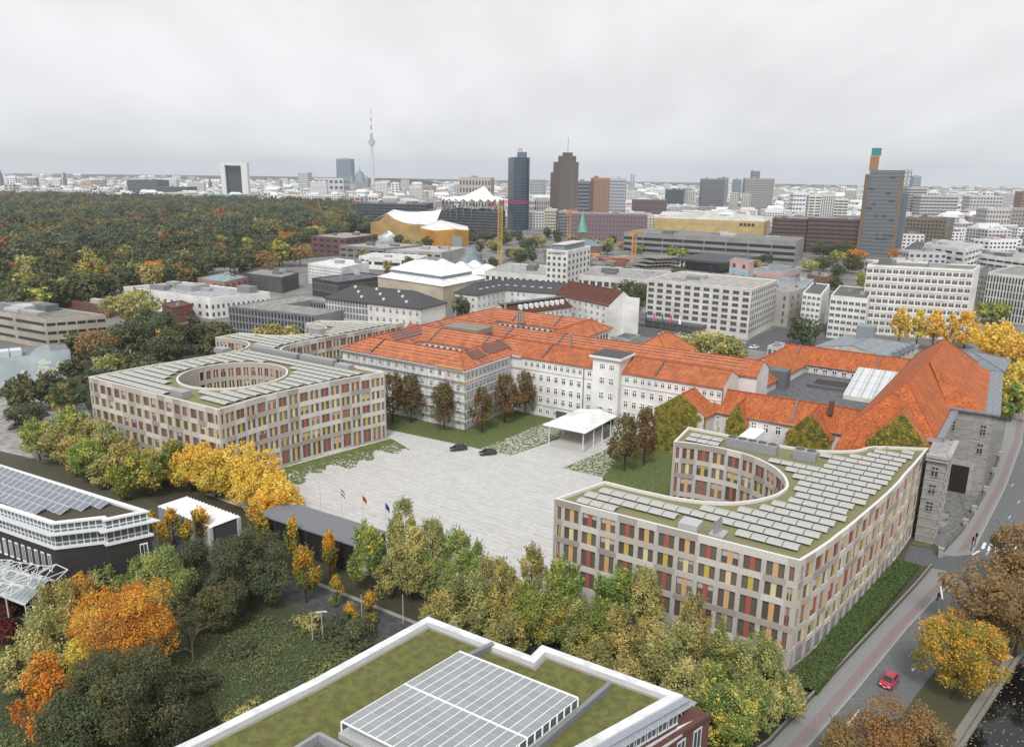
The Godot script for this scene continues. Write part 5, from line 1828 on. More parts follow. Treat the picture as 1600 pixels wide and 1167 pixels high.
# ------------------------------------------------------------------ the middle distance
func wall_window(code: int, wall: String) -> ArrayMesh:
	match code:
		0: return window_mesh(0, "#8a8783", "#3c4246")
		2: return window_mesh(2, "#565a5e", "#343a40")
	return window_mesh(3, "#d5d4d1", "#45484b")
func mid_city():
	for b in MID:
		var t := thing(b[0] if not b[0].ends_with("_001") else b[0].trim_suffix("_001"), b[1], b[2])
		var pts := XP(b[3])
		var D := pts[1].length()
		if D > 500.0:
			var e := pts[2] - pts[1]
			if e.length() > 60.0:
				pts[2] = pts[1] + e.normalized() * 60.0
				pts[3] = pts[0] + e.normalized() * 60.0
		var h: float = b[4]
		for p in pts: taken.append(Vector3(p.x, p.y, 14.0))
		taken.append(Vector3((pts[0].x + pts[2].x) * 0.5, (pts[0].y + pts[2].y) * 0.5, pts[0].distance_to(pts[2]) * 0.42))
		var wm := M(b[5], 0.9, "soft", 0.03)
		var mb := MB.new()
		mb.walls(pts, 0.0, h)
		part(t, "wall", mb.mesh(wm))
		var c := (pts[0] + pts[1] + pts[2] + pts[3]) * 0.25
		var inn := inset(pts, 0.5)
		var rf := MB.new()
		if b[0] == "concrete_frame_office":
			court_roof(t, pts, h, rf, b)
		else: rf.flat(inn, h - 0.5)
		part(t, "roof", rf.mesh(M(b[6], 0.9, "stain", 0.04)))
		var cp := MB.new()
		for i in 4:
			var j := (i + 1) % 4
			cp.quad(Vector3(pts[i].x, h, pts[i].y), Vector3(pts[j].x, h, pts[j].y), Vector3(inn[j].x, h, inn[j].y), Vector3(inn[i].x, h, inn[i].y), Vector3.UP)
			cp.quad(Vector3(inn[i].x, h - 0.6, inn[i].y), Vector3(inn[j].x, h - 0.6, inn[j].y), Vector3(inn[j].x, h, inn[j].y), Vector3(inn[i].x, h, inn[i].y))
		part(t, "parapet", cp.mesh(wm))
		for f in b[8]:
			var p: Vector2 = pts[f[0]]
			var q: Vector2 = pts[(int(f[0]) + 1) % 4]
			var outw: Vector2 = (p + q) * 0.5 - c
			windows(t, p, q, outw, h * f[3], h * f[4], f[1], f[2], f[5], f[6], wall_window(b[7], b[5]), "window", D > 620.0)
			if b[0] in ["hotel", "hotel_tower", "stone_annex"]:
				var nb := MB.new()
				var nrm := outw.normalized() * 0.05
				for k in int(h / 1.15):
					var y := 0.8 + k * 1.15
					nb.beam(Vector3(p.x + nrm.x, y, p.y + nrm.y), Vector3(q.x + nrm.x, y, q.y + nrm.y), 0.06, 0.09)
				part(t, "stone_joint", nb.mesh(M("#a19d98", 0.9, "")))
			if b[0] in ["pink_blue_tower", "blue_pink_house", "blue_drum_house"]:
				var nrm2 := outw.normalized() * 0.04
				for k in range(0, int(h / 3.3), 2):
					var bb := MB.new()
					bb.beam(Vector3(p.x + nrm2.x, 1.6 + k * 3.3, p.y + nrm2.y), Vector3(q.x + nrm2.x, 1.6 + k * 3.3, q.y + nrm2.y), 0.03, 3.3)
					part(t, "painted_band", bb.mesh(M("#9fbccb" if b[0] == "pink_blue_tower" else "#cfa49c", 0.9, "")))
		for k in b[9]:
			var s := Vector2(rng.randf_range(0.12, 0.88), rng.randf_range(0.15, 0.85))
			var o: Vector2 = inn[0].lerp(inn[1], s.x).lerp(inn[3].lerp(inn[2], s.x), s.y)
			var ub := MB.new()
			var L := clampf(inn[0].distance_to(inn[1]) * 0.16, 1.5, 12.0) * rng.randf_range(0.6, 1.2)
			var dd := (inn[1] - inn[0]).normalized()
			var hh := rng.randf_range(1.2, 3.4)
			ub.box(Vector3(o.x, h - 0.5 + hh * 0.5, o.y), Vector3(L, hh, L * rng.randf_range(0.3, 0.7)), Basis(Vector3(dd.x, 0, dd.y), Vector3.UP, Vector3(-dd.y, 0, dd.x)))
			part(t, "roof_unit", ub.mesh(M(["#8d8f92", "#a9aaab", "#737579", "#c3c4c4"][rng.randi() % 4], 0.8, "fine", 0.2)))
		match b[0]:
			"hotel_tower": lettering(t, pts, h)
			"hotel": hotel_front(t, pts)
			"gold_library": gold_roof(t, pts, h)
			"gallery_body": gallery_roofs(t, h)
			"slab_office": slab_extras(t, pts, h)
	pitched_houses()

func court_roof(t: Node, pts: PackedVector2Array, h: float, rf: MB, b: Array):
	# courtyard: ring of four strips and inner walls
	var f := func(s: float, q: float) -> Vector2: return pts[0].lerp(pts[1], s).lerp(pts[3].lerp(pts[2], s), q)
	var o := [f.call(0.0, 0.0), f.call(1.0, 0.0), f.call(1.0, 1.0), f.call(0.0, 1.0)]
	var i := [f.call(0.3, 0.42), f.call(0.92, 0.42), f.call(0.92, 0.8), f.call(0.3, 0.8)]
	for k in 4:
		var j := (k + 1) % 4
		rf.quad(Vector3(o[k].x, h - 0.3, o[k].y), Vector3(o[j].x, h - 0.3, o[j].y), Vector3(i[j].x, h - 0.3, i[j].y), Vector3(i[k].x, h - 0.3, i[k].y), Vector3.UP)
	var iw := MB.new()
	iw.walls(PackedVector2Array(i), 0.0, h - 0.3, true)
	part(t, "court_wall", iw.mesh(M(b[5], 0.9, "soft", 0.03)))
	windows(t, i[3], i[2], i[0] - i[3], h * 0.3, h * 0.93, 20, 2, 0.5, 0.75, wall_window(2, ""))
	# projecting concrete mullions on the front
	var d: Vector2 = (o[1] - o[0])
	var nn := Vector2(d.y, -d.x).normalized()
	if nn.dot(o[3] - o[0]) > 0: nn = -nn
	var mb := MB.new()
	for k in 27:
		var p: Vector2 = o[0] + d * (k / 26.0) + nn * 0.15
		mb.beam(Vector3(p.x, 0, p.y), Vector3(p.x, h, p.y), 0.45)
	for k in 5: mb.beam(Vector3(o[0].x + nn.x * 0.12, h * k / 4.0, o[0].y + nn.y * 0.12), Vector3(o[1].x + nn.x * 0.12, h * k / 4.0, o[1].y + nn.y * 0.12), 0.3, 0.6)
	part(t, "concrete_grid", mb.mesh(M("#94959b", 0.9, "soft", 0.1)))

func lettering(t: Node, pts: PackedVector2Array, h: float):
	var tm := TextMesh.new()
	tm.text = "JW MARRIOTT"
	tm.font_size = 32
	tm.pixel_size = 0.054
	tm.depth = 0.2
	var f := SystemFont.new()
	f.font_names = PackedStringArray(["Droid Sans"])
	tm.font = f
	var d := (pts[1] - pts[0])
	var x := Vector3(d.x, 0, d.y).normalized()
	var z := x.cross(Vector3.UP)
	var c := (pts[0] + pts[1]) * 0.5
	if z.dot(Vector3(-c.x, 0, -c.y)) < 0: z = -z
	part(t, "lettering", tm, Transform3D(Basis(x, Vector3.UP, z), Vector3(c.x, h - 2.0, c.y) + z * 0.15), M("#5f5b56", 0.7, ""))
	var cr := MB.new()
	cr.solid(inset(pts, 3.0), h - 0.4, h + 2.6)
	part(t, "penthouse", cr.mesh(glass_mat("#7d8a8d", 0.2)))
	var cr2 := MB.new()
	cr2.solid(inset(pts, 2.4), h + 2.61, h + 3.0)
	part(t, "penthouse_roof", cr2.mesh(M("#cfcdca", 0.8, "fine", 0.2)))

func hotel_front(t: Node, pts: PackedVector2Array):
	var d := (pts[1] - pts[0])
	var l := d.length()
	d /= l
	var nn := Vector2(d.y, -d.x)
	if nn.dot(-pts[0]) < 0: nn = -nn
	var mb := MB.new()
	mb.solid(PackedVector2Array([pts[0] + d * -4.0, pts[0] + d * (l * 0.62), pts[0] + d * (l * 0.62) + nn * 5.0, pts[0] + d * -4.0 + nn * 5.0]), 3.6, 4.6)
	part(t, "entrance_canopy", mb.mesh(M("#6e7073", 0.7, "fine", 0.2)))
	for i in 7:
		var p := pts[0] + d * (-3.0 + i * l * 0.105) + nn * 4.4
		var pb := MB.new()
		pb.beam(Vector3(p.x, 0, p.y), Vector3(p.x, 3.6, p.y), 0.35)
		part(t, "canopy_post", pb.mesh(M("#5a5c5f", 0.7, "")))
	var cols := [["#3d4663", "dark blue"], ["#b85a78", "rose"], ["#5b5f69", "grey"], ["#c9265f", "magenta"], ["#e9e9e9", "white"]]
	for i in 5:
		var p := pts[0] + d * (l * (0.06 + i * 0.085)) + nn * 6.5
		var f := thing("hotel_flagpole", "%s banner flag on a pole before the hotel canopy" % cols[i][1], "flagpole", Vector3(p.x, 0, p.y), "flags before the hotel")
		var pb := MB.new()
		pb.tube([Vector3.ZERO, Vector3(0, 8.4, 0)], [0.09, 0.06], 6)
		part(f, "pole", pb.mesh(M("#8d9092", 0.5, "")))
		var fb := MB.new()
		for k in 5:
			fb.quad(Vector3(0.1, 4.4 + k * 0.75, 0.1 * sin(k)), Vector3(0.9 + 0.2 * sin(k * 1.3), 4.1 + k * 0.75, 0.25 * sin(k + 1.0)), Vector3(0.9 + 0.2 * sin(k * 1.3 + 1.3), 4.85 + k * 0.75, 0.25 * sin(k + 2.0)), Vector3(0.1, 5.15 + k * 0.75, 0.1 * sin(k + 1)))
		part(f, "banner", fb.mesh(M(cols[i][0], 0.8, "")))
func gold_roof(t: Node, pts: PackedVector2Array, h: float):
	var mb := MB.new()
	var f := func(s: float, q: float, y: float) -> Vector3:
		var p := pts[0].lerp(pts[1], s).lerp(pts[3].lerp(pts[2], s), q)
		return Vector3(p.x, y, p.y)
	mb.quad(f.call(0.0, 0.1, h - 0.4), f.call(1.0, 0.1, h - 0.4), f.call(0.95, 0.5, h + 5.0), f.call(0.45, 0.5, h + 9.0), Vector3.UP)
	mb.tri(f.call(1.0, 0.1, h - 0.4), f.call(1.0, 0.9, h - 0.4), f.call(0.95, 0.5, h + 5.0), Vector3.UP)
	mb.quad(f.call(0.0, 0.1, h - 0.4), f.call(0.0, 0.9, h - 0.4), f.call(0.45, 0.55, h + 9.0), f.call(0.45, 0.5, h + 9.0), Vector3.UP)
	part(t, "folded_roof", mb.mesh(M("#c8c8c2", 0.7, "soft", 0.02)))
	var dome := MB.new()
	var c: Vector3 = f.call(0.62, 0.6, h + 5.0)
	var rs := []
	var ps := []
	for k in 7:
		ps.append(c + Vector3(0, 6.0 * sin(PI * 0.5 * k / 6.0), 0))
		rs.append(13.0 * cos(PI * 0.5 * k / 6.0))
	dome.tube(ps, rs, 20)
	part(t, "white_dome", dome.mesh(M("#e9ebec", 0.7, "")))
	var pn := MB.new()
	var d := (pts[1] - pts[0])
	var nn := Vector2(d.y, -d.x).normalized()
	if nn.dot(-pts[0]) < 0: nn = -nn
	for k in 40:
		var p := pts[0] + d * (k / 39.0) + nn * 0.1
		pn.beam(Vector3(p.x, 2, p.y), Vector3(p.x, h, p.y), 0.12)
	part(t, "panel_joint", pn.mesh(M("#b39b66", 0.8, "")))
	for i in 4:
		var wb := MB.new()
		var p := pts[0] + d * (0.8 + i * 0.035)
		wb.box(Vector3(p.x + nn.x * 0.1, h - 4.0, p.y + nn.y * 0.1), Vector3(3.0, 3.0, 0.4), Basis(Vector3(d.x, 0, d.y).normalized(), Vector3.UP, Vector3(nn.x, 0, nn.y)))
		part(t, "square_window", wb.mesh(M("#3f3935", 0.4, "")))
func slab_extras(t: Node, pts: PackedVector2Array, h: float):
	var d := (pts[1] - pts[0]).normalized()
	var nn := Vector2(d.y, -d.x)
	if nn.dot(-pts[0]) < 0: nn = -nn
	var mb := MB.new()
	for k in 10:
		var y := h * 0.02 + (h * 0.95 / 9.0) * k
		mb.beam(Vector3(pts[0].x + nn.x * 0.1, y, pts[0].y + nn.y * 0.1), Vector3(pts[1].x + nn.x * 0.1, y, pts[1].y + nn.y * 0.1), 0.25, 0.5)
	part(t, "spandrel_ledge", mb.mesh(M("#e9e7e3", 0.9, "soft", 0.05)))

func frustum_roof(t: Node, called: String, o: Array, i: Array, y0: float, y1: float, mat: Material, cap := true):
	var mb := MB.new()
	for k in 4:
		var j := (k + 1) % 4
		mb.quad(Vector3(o[k].x, y0, o[k].y), Vector3(o[j].x, y0, o[j].y), Vector3(i[j].x, y1, i[j].y), Vector3(i[k].x, y1, i[k].y), Vector3.UP)
	if cap: mb.quad(Vector3(i[0].x, y1, i[0].y), Vector3(i[1].x, y1, i[1].y), Vector3(i[2].x, y1, i[2].y), Vector3(i[3].x, y1, i[3].y), Vector3.UP)
	part(t, called, mb.mesh(mat))
func gallery_roofs(t: Node, h: float):
	var q := XP(MID.filter(func(b): return b[0] == "gallery_body")[0][3])
	var w := M("#eff1f2", 0.45, "soft", 0.05)
	var s := func(k: float) -> Array: return Array(inset(q, k))
	frustum_roof(t, "lower_roof", s.call(-0.6), s.call(6.0), h, h + 2.4, w, false)
	var bd := MB.new()
	bd.walls(inset(q, 6.0), h + 2.4, h + 4.2)
	part(t, "clerestory", bd.mesh(glass_mat("#8f989e", 0.15)))
	frustum_roof(t, "upper_roof", s.call(5.2), s.call(15.0), h + 4.2, h + 9.0, w)
	var seam := MB.new()
	var a: Array = s.call(5.2)
	var b: Array = s.call(15.0)
	for k in [0, 1]:
		for j in 12:
			var p: Vector2 = a[k].lerp(a[k + 1], (j + 0.5) / 12.0)
			var p2: Vector2 = b[k].lerp(b[k + 1], (j + 0.5) / 12.0)
			seam.beam(Vector3(p.x, h + 4.25, p.y), Vector3(p2.x, h + 9.05, p2.y), 0.2)
	part(t, "roof_seam", seam.mesh(M("#d5d9dc", 0.5, "")))

func pitched_houses():
	var plaster := M("#e6e4e1", 0.92, "soft", 0.03)
	var black := M("#57575a", 0.85, "rough", 0.15)
	var w1 := window_mesh(1, "#d9d8d5", "#42474c")
	# long black roofed house
	var t := thing("black_roofed_office", "white house with long black hipped roof behind the scaffolded complex", "office building")
	var a := Vector2(-78.6, -341.4)
	var b := Vector2(-33.4, -316.2)
	wing_walls(t, a, b, 9.0, 18.0, 23.0, true, true, plaster)
	wing_roof(t, a, b, 9.0, 18.0, 23.0, true, true, black, 0.6, "roof", -1.0, "#6a6a6c")
	var d := (b - a).normalized()
	var s := Vector2(-d.y, d.x)
	if s.dot(-a) < 0: s = -s
	windows(t, a + s * 9.0 + d * 24, b + s * 9.0, s, 1.0, 17.4, 8, 4, 0.36, 0.48, w1)
	windows(t, a + s * 9.0, a + s * 9.0 + d * 24, s, 9.4, 17.6, 14, 3, 0.78, 0.8, window_mesh(2, "#a9abae", "#777b80"))
	windows(t, a + s * 9.0, a + s * 9.0 + d * 24, s, 1.0, 9.0, 8, 2, 0.36, 0.5, w1)
	for k in 9:
		slope_box(t, "roof_vent", a, b, 9.0, 18.0, 23.0, 11.0 + k * 4.0, 1.0 if s.dot(Vector2(-d.y, d.x)) > 0 else -1.0, 0.85 - 0.3 * (k % 3), Vector3(0.9, 0.9, 0.9), M("#e1e2e2", 0.7, ""))
	taken.append(Vector3(-62, -360, 30))
	# L shaped house
	var l := thing("black_roofed_corner_house", "white L shaped house with black roof behind the orange roofs", "office building")
	wing_walls(l, Vector2(-24, -384), Vector2(-4, -414), 7.0, 13.0, 17.4, true, true, plaster)
	wing_roof(l, Vector2(-24, -384), Vector2(-4, -414), 7.0, 13.0, 17.4, true, true, black, 0.5, "roof", -1.0, "#6a6a6c")
	wing_walls(l, Vector2(-9, -411), Vector2(28, -396), 7.0, 12.9, 17.3, true, false, plaster)
	wing_roof(l, Vector2(-9, -411), Vector2(28, -396), 7.0, 12.9, 17.3, true, false, black, 0.5, "roof", -1.0, "#6a6a6c")
	windows(l, Vector2(-18.2, -380.1), Vector2(-2, -404), Vector2(1, 0.6), 2.0, 12.5, 7, 3, 0.4, 0.5, w1)
	windows(l, Vector2(-2, -400.5), Vector2(26, -389.6), Vector2(-0.4, 1), 2.0, 12.5, 9, 3, 0.4, 0.5, w1)
	windows(l, Vector2(-29.8, -387.9), Vector2(-18.2, -380.1), Vector2(-0.6, 1), 2.0, 12.0, 3, 3, 0.35, 0.5, w1)
	for k in 6: slope_box(l, "roof_window", Vector2(-9, -411), Vector2(28, -396), 7.0, 12.9, 17.3, 8.0 + k * 4.8, 1.0, 0.4, Vector3(2.0, 0.4, 1.0), M("#c9cccf", 0.4, ""))
	for k in 4: slope_box(l, "roof_window", Vector2(-24, -384), Vector2(-4, -414), 7.0, 13.0, 17.4, 7.0 + k * 5.5, 1.0, 0.4, Vector3(2.0, 0.4, 1.0), M("#c9cccf", 0.4, ""))
	taken.append(Vector3(0, -400, 34))
	# house with brown mansard and white dormers
	var m := thing("dormer_house", "white house with brown roof and a row of white dormers", "office building")
	var brown := M("#6b463f", 0.9, "tiles", 0.125)
	wing_walls(m, Vector2(-6, -340), Vector2(24, -366), 6.5, 11.0, 14.6, false, false, plaster)
	wing_roof(m, Vector2(-6, -340), Vector2(24, -366), 6.5, 11.0, 14.6, false, false, brown, 0.4, "roof", -1.0, "#6b463f")
	var top := MB.new()
	top.beam(Vector3(-6, 14.7, -340), Vector3(24, 14.7, -366), 3.4, 0.5)
	part(m, "flat_top", top.mesh(M("#5f6a6c", 0.7, "stain", 0.2)))
	for k in 9: slope_box(m, "dormer", Vector2(-6, -340), Vector2(24, -366), 6.5, 11.0, 14.6, 9.0 + k * 3.3, 1.0, 0.4, Vector3(1.4, 2.2, 1.6), M("#e9e8e6", 0.7, ""))
	windows(m, Vector2(-1.7, -335.1), Vector2(28.3, -361.1), Vector2(0.6, 0.8), 4.0, 10.6, 14, 2, 0.5, 0.6, w1)
	# red brown roofed house with tall white gable wall
	var g := thing("white_gable_house", "white house with red brown roofs and tall blank gable wall", "house")
	var rb := M("#7c4a3f", 0.9, "tiles", 0.125)
	wing_walls(g, Vector2(28, -381), Vector2(50.6, -347.5), 8.0, 14.6, 20.4, false, false, plaster)
	wing_roof(g, Vector2(28, -381), Vector2(50.4, -348.0), 8.0, 14.6, 20.4, false, false, rb, 0.5, "roof", -1.0, "#7c4a3f")
	windows(g, Vector2(21.4, -376.5), Vector2(43.0, -344.4), Vector2(-0.8, 0.5), 5.0, 14.2, 9, 3, 0.4, 0.5, w1)
	var fw := MB.new()
	fw.beam(Vector3(43.6, 9.0, -352.6), Vector3(57.4, 9.0, -343.0), 0.5, 18.0)
	part(g, "gable_wall", fw.mesh(M("#eae9e7", 0.92, "soft", 0.03)))
	taken.append(Vector3(40, -365, 30))
	# mural house
	var mu := thing("mural_house", "pale blue house wall with a painted tree mural at the left edge", "house")
	var wallp := [[-186, -234.5, 0.0], [-186, -234.5, 10.5], [-163.6, -250.2, 9.6], [-161.2, -251.9, 12.2], [-158.6, -253.7, 12.8], [-158.2, -254.0, 10.4], [-153.6, -257.3, 10.4], [-153.6, -257.3, 0.0]]
	var base := Vector2(-186, -234.5)
	var wd := (Vector2(-153.6, -257.3) - base).normalized()
	var wn := Vector2(-wd.y, wd.x)
	if wn.dot(-base) < 0: wn = -wn
	var poly := PackedVector2Array()
	for p in wallp: poly.append(Vector2((Vector2(p[0], p[1]) - base).dot(wd), p[2]))
	var tri := Geometry2D.triangulate_polygon(poly)
	var mb := MB.new()
	var f3 := func(p: Vector2, off: float) -> Vector3:
		var q := base + wd * p.x + wn * off
		return Vector3(q.x, p.y, q.y)
	for i in range(0, tri.size(), 3):
		mb.tri(f3.call(poly[tri[i]], 0.0), f3.call(poly[tri[i + 1]], 0.0), f3.call(poly[tri[i + 2]], 0.0), Vector3(wn.x, 0, wn.y))
	part(mu, "wall", mb.mesh(M("#c3d0d6", 0.92, "soft", 0.04)))
	var hb := MB.new()
	hb.walls(PackedVector2Array([base - wn * 0.1, base + wd * 39.6 - wn * 0.1, base + wd * 39.6 - wn * 15, base - wn * 15]), 0.0, 9.4)
	part(mu, "house_wall", hb.mesh(M("#c9ced1", 0.92, "soft", 0.04)))
	var hr := MB.new()
	hr.flat(PackedVector2Array([base - wn * 0.1, base + wd * 39.6 - wn * 0.1, base + wd * 39.6 - wn * 15, base - wn * 15]), 9.35)
	part(mu, "roof", hr.mesh(M("#85898d", 0.9, "stain", 0.1)))
	for k in 6:
		var gb := MB.new()
		var q := base + wd * (6.0 + k * 3.6) - wn * 4.5
		gb.box(Vector3(q.x, 10.4, q.y), Vector3(3.3, 2.0, 5.0), Basis(Vector3(wd.x, 0, wd.y), Vector3.UP, Vector3(-wd.y, 0, wd.x)))
		part(mu, "roof_lantern", gb.mesh(M("#d4dee2", 0.35, "fine", 0.3)))
	# the mural: pale crown outlines painted on the wall
	var paint := MB.new()
	var line := MB.new()
	var r := RandomNumberGenerator.new()
	r.seed = 8
	for k in 15:
		var c := Vector2(25.0 + r.randf_range(0.0, 13.0), 2.2 + r.randf_range(0, 5.0))
		var rad := r.randf_range(1.0, 1.9)
		var ring := []
		for j in 14: ring.append(c + Vector2(cos(TAU * j / 14.0), sin(TAU * j / 14.0) * 0.75) * rad * r.randf_range(0.85, 1.15))
		for j in 14:
			paint.tri(f3.call(c, 0.012 + k * 0.002), f3.call(ring[j], 0.012 + k * 0.002), f3.call(ring[(j + 1) % 14], 0.012 + k * 0.002), Vector3(wn.x, 0, wn.y))
			line.beam(f3.call(ring[j], 0.02 + k * 0.002), f3.call(ring[(j + 1) % 14], 0.02 + k * 0.002), 0.1, 0.02)
	part(mu, "mural_crown", paint.mesh(M("#d6dbd2", 0.9, "")))
	part(mu, "mural_outline", line.mesh(M("#8a9590", 0.9, "")))
	# glass pavilion museum: dark flat roof on columns
	var n := thing("steel_roof_pavilion", "glass pavilion under a broad dark flat steel roof on columns", "museum")
	var np := PackedVector2Array([Vector2(121, -585), Vector2(153, -553.5), Vector2(190, -598), Vector2(158, -630)])
	var rm := MB.new()
	rm.solid(np, 11.2, 12.8)
	rm.flat(np, 11.2, true)
	part(n, "roof", rm.mesh(M("#55565a", 0.8, "stain", 0.03)))
	var gl := MB.new()
	gl.walls(inset(np, 8.0), 4.0, 11.2)
	part(n, "glass_wall", gl.mesh(glass_mat("#4d5256", 0.15)))
	var mul := MB.new()
	var ig := inset(np, 7.9)
	for e in 4:
		for k in 14:
			var p := ig[e].lerp(ig[(e + 1) % 4], k / 14.0)
			mul.beam(Vector3(p.x, 4.0, p.y), Vector3(p.x, 11.2, p.y), 0.25)
	part(n, "mullion", mul.mesh(M("#3a3b3d", 0.6, "")))
	for e in 4:
		for k in [0.25, 0.75]:
			var p := np[e].lerp(np[(e + 1) % 4], k)
			p = p.lerp((np[0] + np[2]) * 0.5, 0.04)
			var cb := MB.new()
			cb.beam(Vector3(p.x, 4.0, p.y), Vector3(p.x, 11.2, p.y), 1.0)
			part(n, "column", cb.mesh(M("#35363a", 0.6, "")))
	var pod := MB.new()
	pod.solid(inset(np, -14.0), 0.0, 4.0)
	part(n, "podium", pod.mesh(M("#b3b1ae", 0.9, "stain", 0.05)))
	taken.append(Vector3(155, -592, 55))
	# hipped villa by the tall tower
	var v := thing("gabled_villa", "old white villa with dark roof and stepped gable below the tall tower", "house")
	var vp := Vector2(335, -660)
	wing_walls(v, vp, vp + Vector2(22, 8), 8.0, 14.0, 22.0, true, false, plaster)
	wing_roof(v, vp, vp + Vector2(22, 8), 8.0, 14.0, 22.0, true, false, M("#6a6b70", 0.9, "rough", 0.2), 0.4, "roof", -1.0, "#6a6b70")
	windows(v, vp + Vector2(0, 8.4), vp + Vector2(20, 15.6), Vector2(-0.3, 1), 2.0, 13.0, 6, 3, 0.4, 0.55, w1, "window", true)
	taken.append(Vector3(345, -655, 24))

# ------------------------------------------------------------------ landmarks
func lathe(t: Node, called: String, at: Vector3, prof: Array, mat: Material, k := 20):
	var mb := MB.new()
	var p := []
	var r := []
	for a in prof:
		p.append(at + Vector3(0, a[0], 0))
		r.append(a[1])
	mb.tube(p, r, k)
	part(t, called, mb.mesh(mat))
func landmarks():
	var o := Vector3(-669, 0, -3700)
	var t := thing("television_tower", "tall slender television tower with sphere on the horizon", "tower")
	var conc := M("#c9ced3", 0.9, "")  # shaft and sphere colours paled to carry distance haze
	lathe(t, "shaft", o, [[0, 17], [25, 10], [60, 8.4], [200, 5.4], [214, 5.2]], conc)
	var ball := []
	for k in 15: ball.append([222 - 16 * cos(PI * k / 14.0), 16.0 * sin(PI * k / 14.0) + 0.3])
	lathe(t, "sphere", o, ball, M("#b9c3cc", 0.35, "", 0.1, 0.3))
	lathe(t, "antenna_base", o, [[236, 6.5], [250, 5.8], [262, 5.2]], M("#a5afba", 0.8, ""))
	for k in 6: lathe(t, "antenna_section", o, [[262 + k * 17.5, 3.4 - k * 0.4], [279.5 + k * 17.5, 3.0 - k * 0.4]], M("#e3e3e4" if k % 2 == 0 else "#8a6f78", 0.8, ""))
	# cathedral dome
	var c := thing("domed_cathedral", "green domed cathedral below the scaffolded tower", "cathedral")
	var co := Vector3(-621, 0, -3150)
	var green := M("#8fa3a4", 0.8, "")  # green paled, with distance haze put into the colour
	var cb := MB.new()
	cb.box(co + Vector3(0, 24, 0), Vector3(72, 48, 60))
	part(c, "nave", cb.mesh(M("#8d8f90", 0.9, "")))
	var dm := [[48, 20], [60, 20]]
	for k in 9: dm.append([60 + 30 * sin(PI * 0.5 * k / 8.0), maxf(20 * cos(PI * 0.5 * k / 8.0), 1.5)])
	dm.append([96, 2.4])
	dm.append([108, 0.3])
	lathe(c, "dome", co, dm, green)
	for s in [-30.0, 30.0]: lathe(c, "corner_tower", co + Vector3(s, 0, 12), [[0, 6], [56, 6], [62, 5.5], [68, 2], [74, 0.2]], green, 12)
	# white frame office
	var f := thing("white_frame_office", "dark square office in a thick white frame beyond the wood", "office block")
	var fo := Vector3(-767, 0, -2150)
	var fb := MB.new()
	fb.box(fo + Vector3(0, 46, -8), Vector3(50, 92, 12), Basis(Vector3.UP, 0.12))
	part(f, "glass_box", fb.mesh(glass_mat("#3d454e", 0.2)))
	var wf := MB.new()
	for s in [[-28.0, 50, 12.0, 100.0], [30.0, 50, 16.0, 100.0]]: wf.box(fo + Vector3(s[0], s[1], 0), Vector3(s[2], s[3], 30), Basis(Vector3.UP, 0.12))
	wf.box(fo + Vector3(0, 97, 0), Vector3(46, 8, 30), Basis(Vector3.UP, 0.12))
	part(f, "frame", wf.mesh(M("#d5d6d6", 0.8, "")))
	# blue glass tower
	var b := thing("blue_glass_tower", "tall dark blue glass tower with half round front", "tower")
	var bo := Vector2(8, -1080)
	var bp := PackedVector2Array()
	for k in 13: bp.append(bo + Vector2(-3 + 15.5 * sin(PI * k / 12.0) * 1.0, 13.5 * cos(PI * k / 12.0)).rotated(-0.3))
	bp.append(bo + Vector2(-14, -13).rotated(-0.3))
	bp.append(bo + Vector2(-14, 13).rotated(-0.3))
	var bm := MB.new()
	bm.solid(bp, 0.0, 97.0)
	part(b, "glass_body", bm.mesh(glass_mat("#3a4a58", 0.15)))
	var bb := MB.new()
	for k in 27:
		for i in bp.size():
			var p := bp[i]
			var q := bp[(i + 1) % bp.size()]
			bb.beam(Vector3(p.x, 3.6 * k, p.y), Vector3(q.x, 3.6 * k, q.y), 0.5, 0.5)
	part(b, "floor_edge", bb.mesh(M("#58646f", 0.5, "")))
	var bc := MB.new()
	var crown_pts := PackedVector2Array()
	for k in 10: crown_pts.append(bo + Vector2(-1 + 9 * sin(PI * k / 9.0), 11 * cos(PI * k / 9.0)).rotated(-0.3))
	crown_pts.append(bo + Vector2(-5, 0))
	bc.solid(crown_pts, 97.0, 104.0)
	part(b, "crown", bc.mesh(M("#6b7985", 0.4, "")))
	var ring := MB.new()
	ring.beam(Vector3(5, 104, -1078), Vector3(5, 108, -1078), 1.0)
	ring.beam(Vector3(9, 104, -1078), Vector3(9, 108, -1078), 1.0)
	ring.beam(Vector3(5, 108, -1078), Vector3(9, 108, -1078), 1.0)
	part(b, "roof_crane", ring.mesh(M("#55606a", 0.6, "")))
	# stepped brick tower
	var kt := thing("stepped_brick_tower", "dark brown stepped brick tower with mast", "tower")
	var ko := Vector3(70, 0, -1080)
	var kb := Basis(Vector3.UP, 0.5)
	var br := M("#746c66", 0.9, "fine", 0.05)
	for s in [[0.0, 46.0, 27.0, 92.0, 22.0], [-9.0, 39.0, 16.0, 78.0, 24.0], [1.5, 50.0, 19.0, 100.0, 16.0], [2.0, 52.0, 10.0, 104.5, 10.0]]:
		var mb := MB.new()
		mb.box(ko + kb * Vector3(s[0], s[3] * 0.5, 0), Vector3(s[2], s[3], s[4]), kb)
		part(kt, "shaft", mb.mesh(br))
	for s in [[-2.0, 13.4], [-9.0, 12.2]]:
		var a := ko + kb * Vector3(s[0] - 6.0, 0, s[1] - 2.2)
		var c2 := ko + kb * Vector3(s[0] + 8.0, 0, s[1] - 2.2)
		windows(kt, Vector2(a.x, a.z), Vector2(c2.x, c2.z), Vector2(kb.z.x, kb.z.z), 10, 76, 7, 17, 0.45, 0.5, window_mesh(2, "#8b8580", "#8b8986"), "window", true)
	var mast := MB.new()
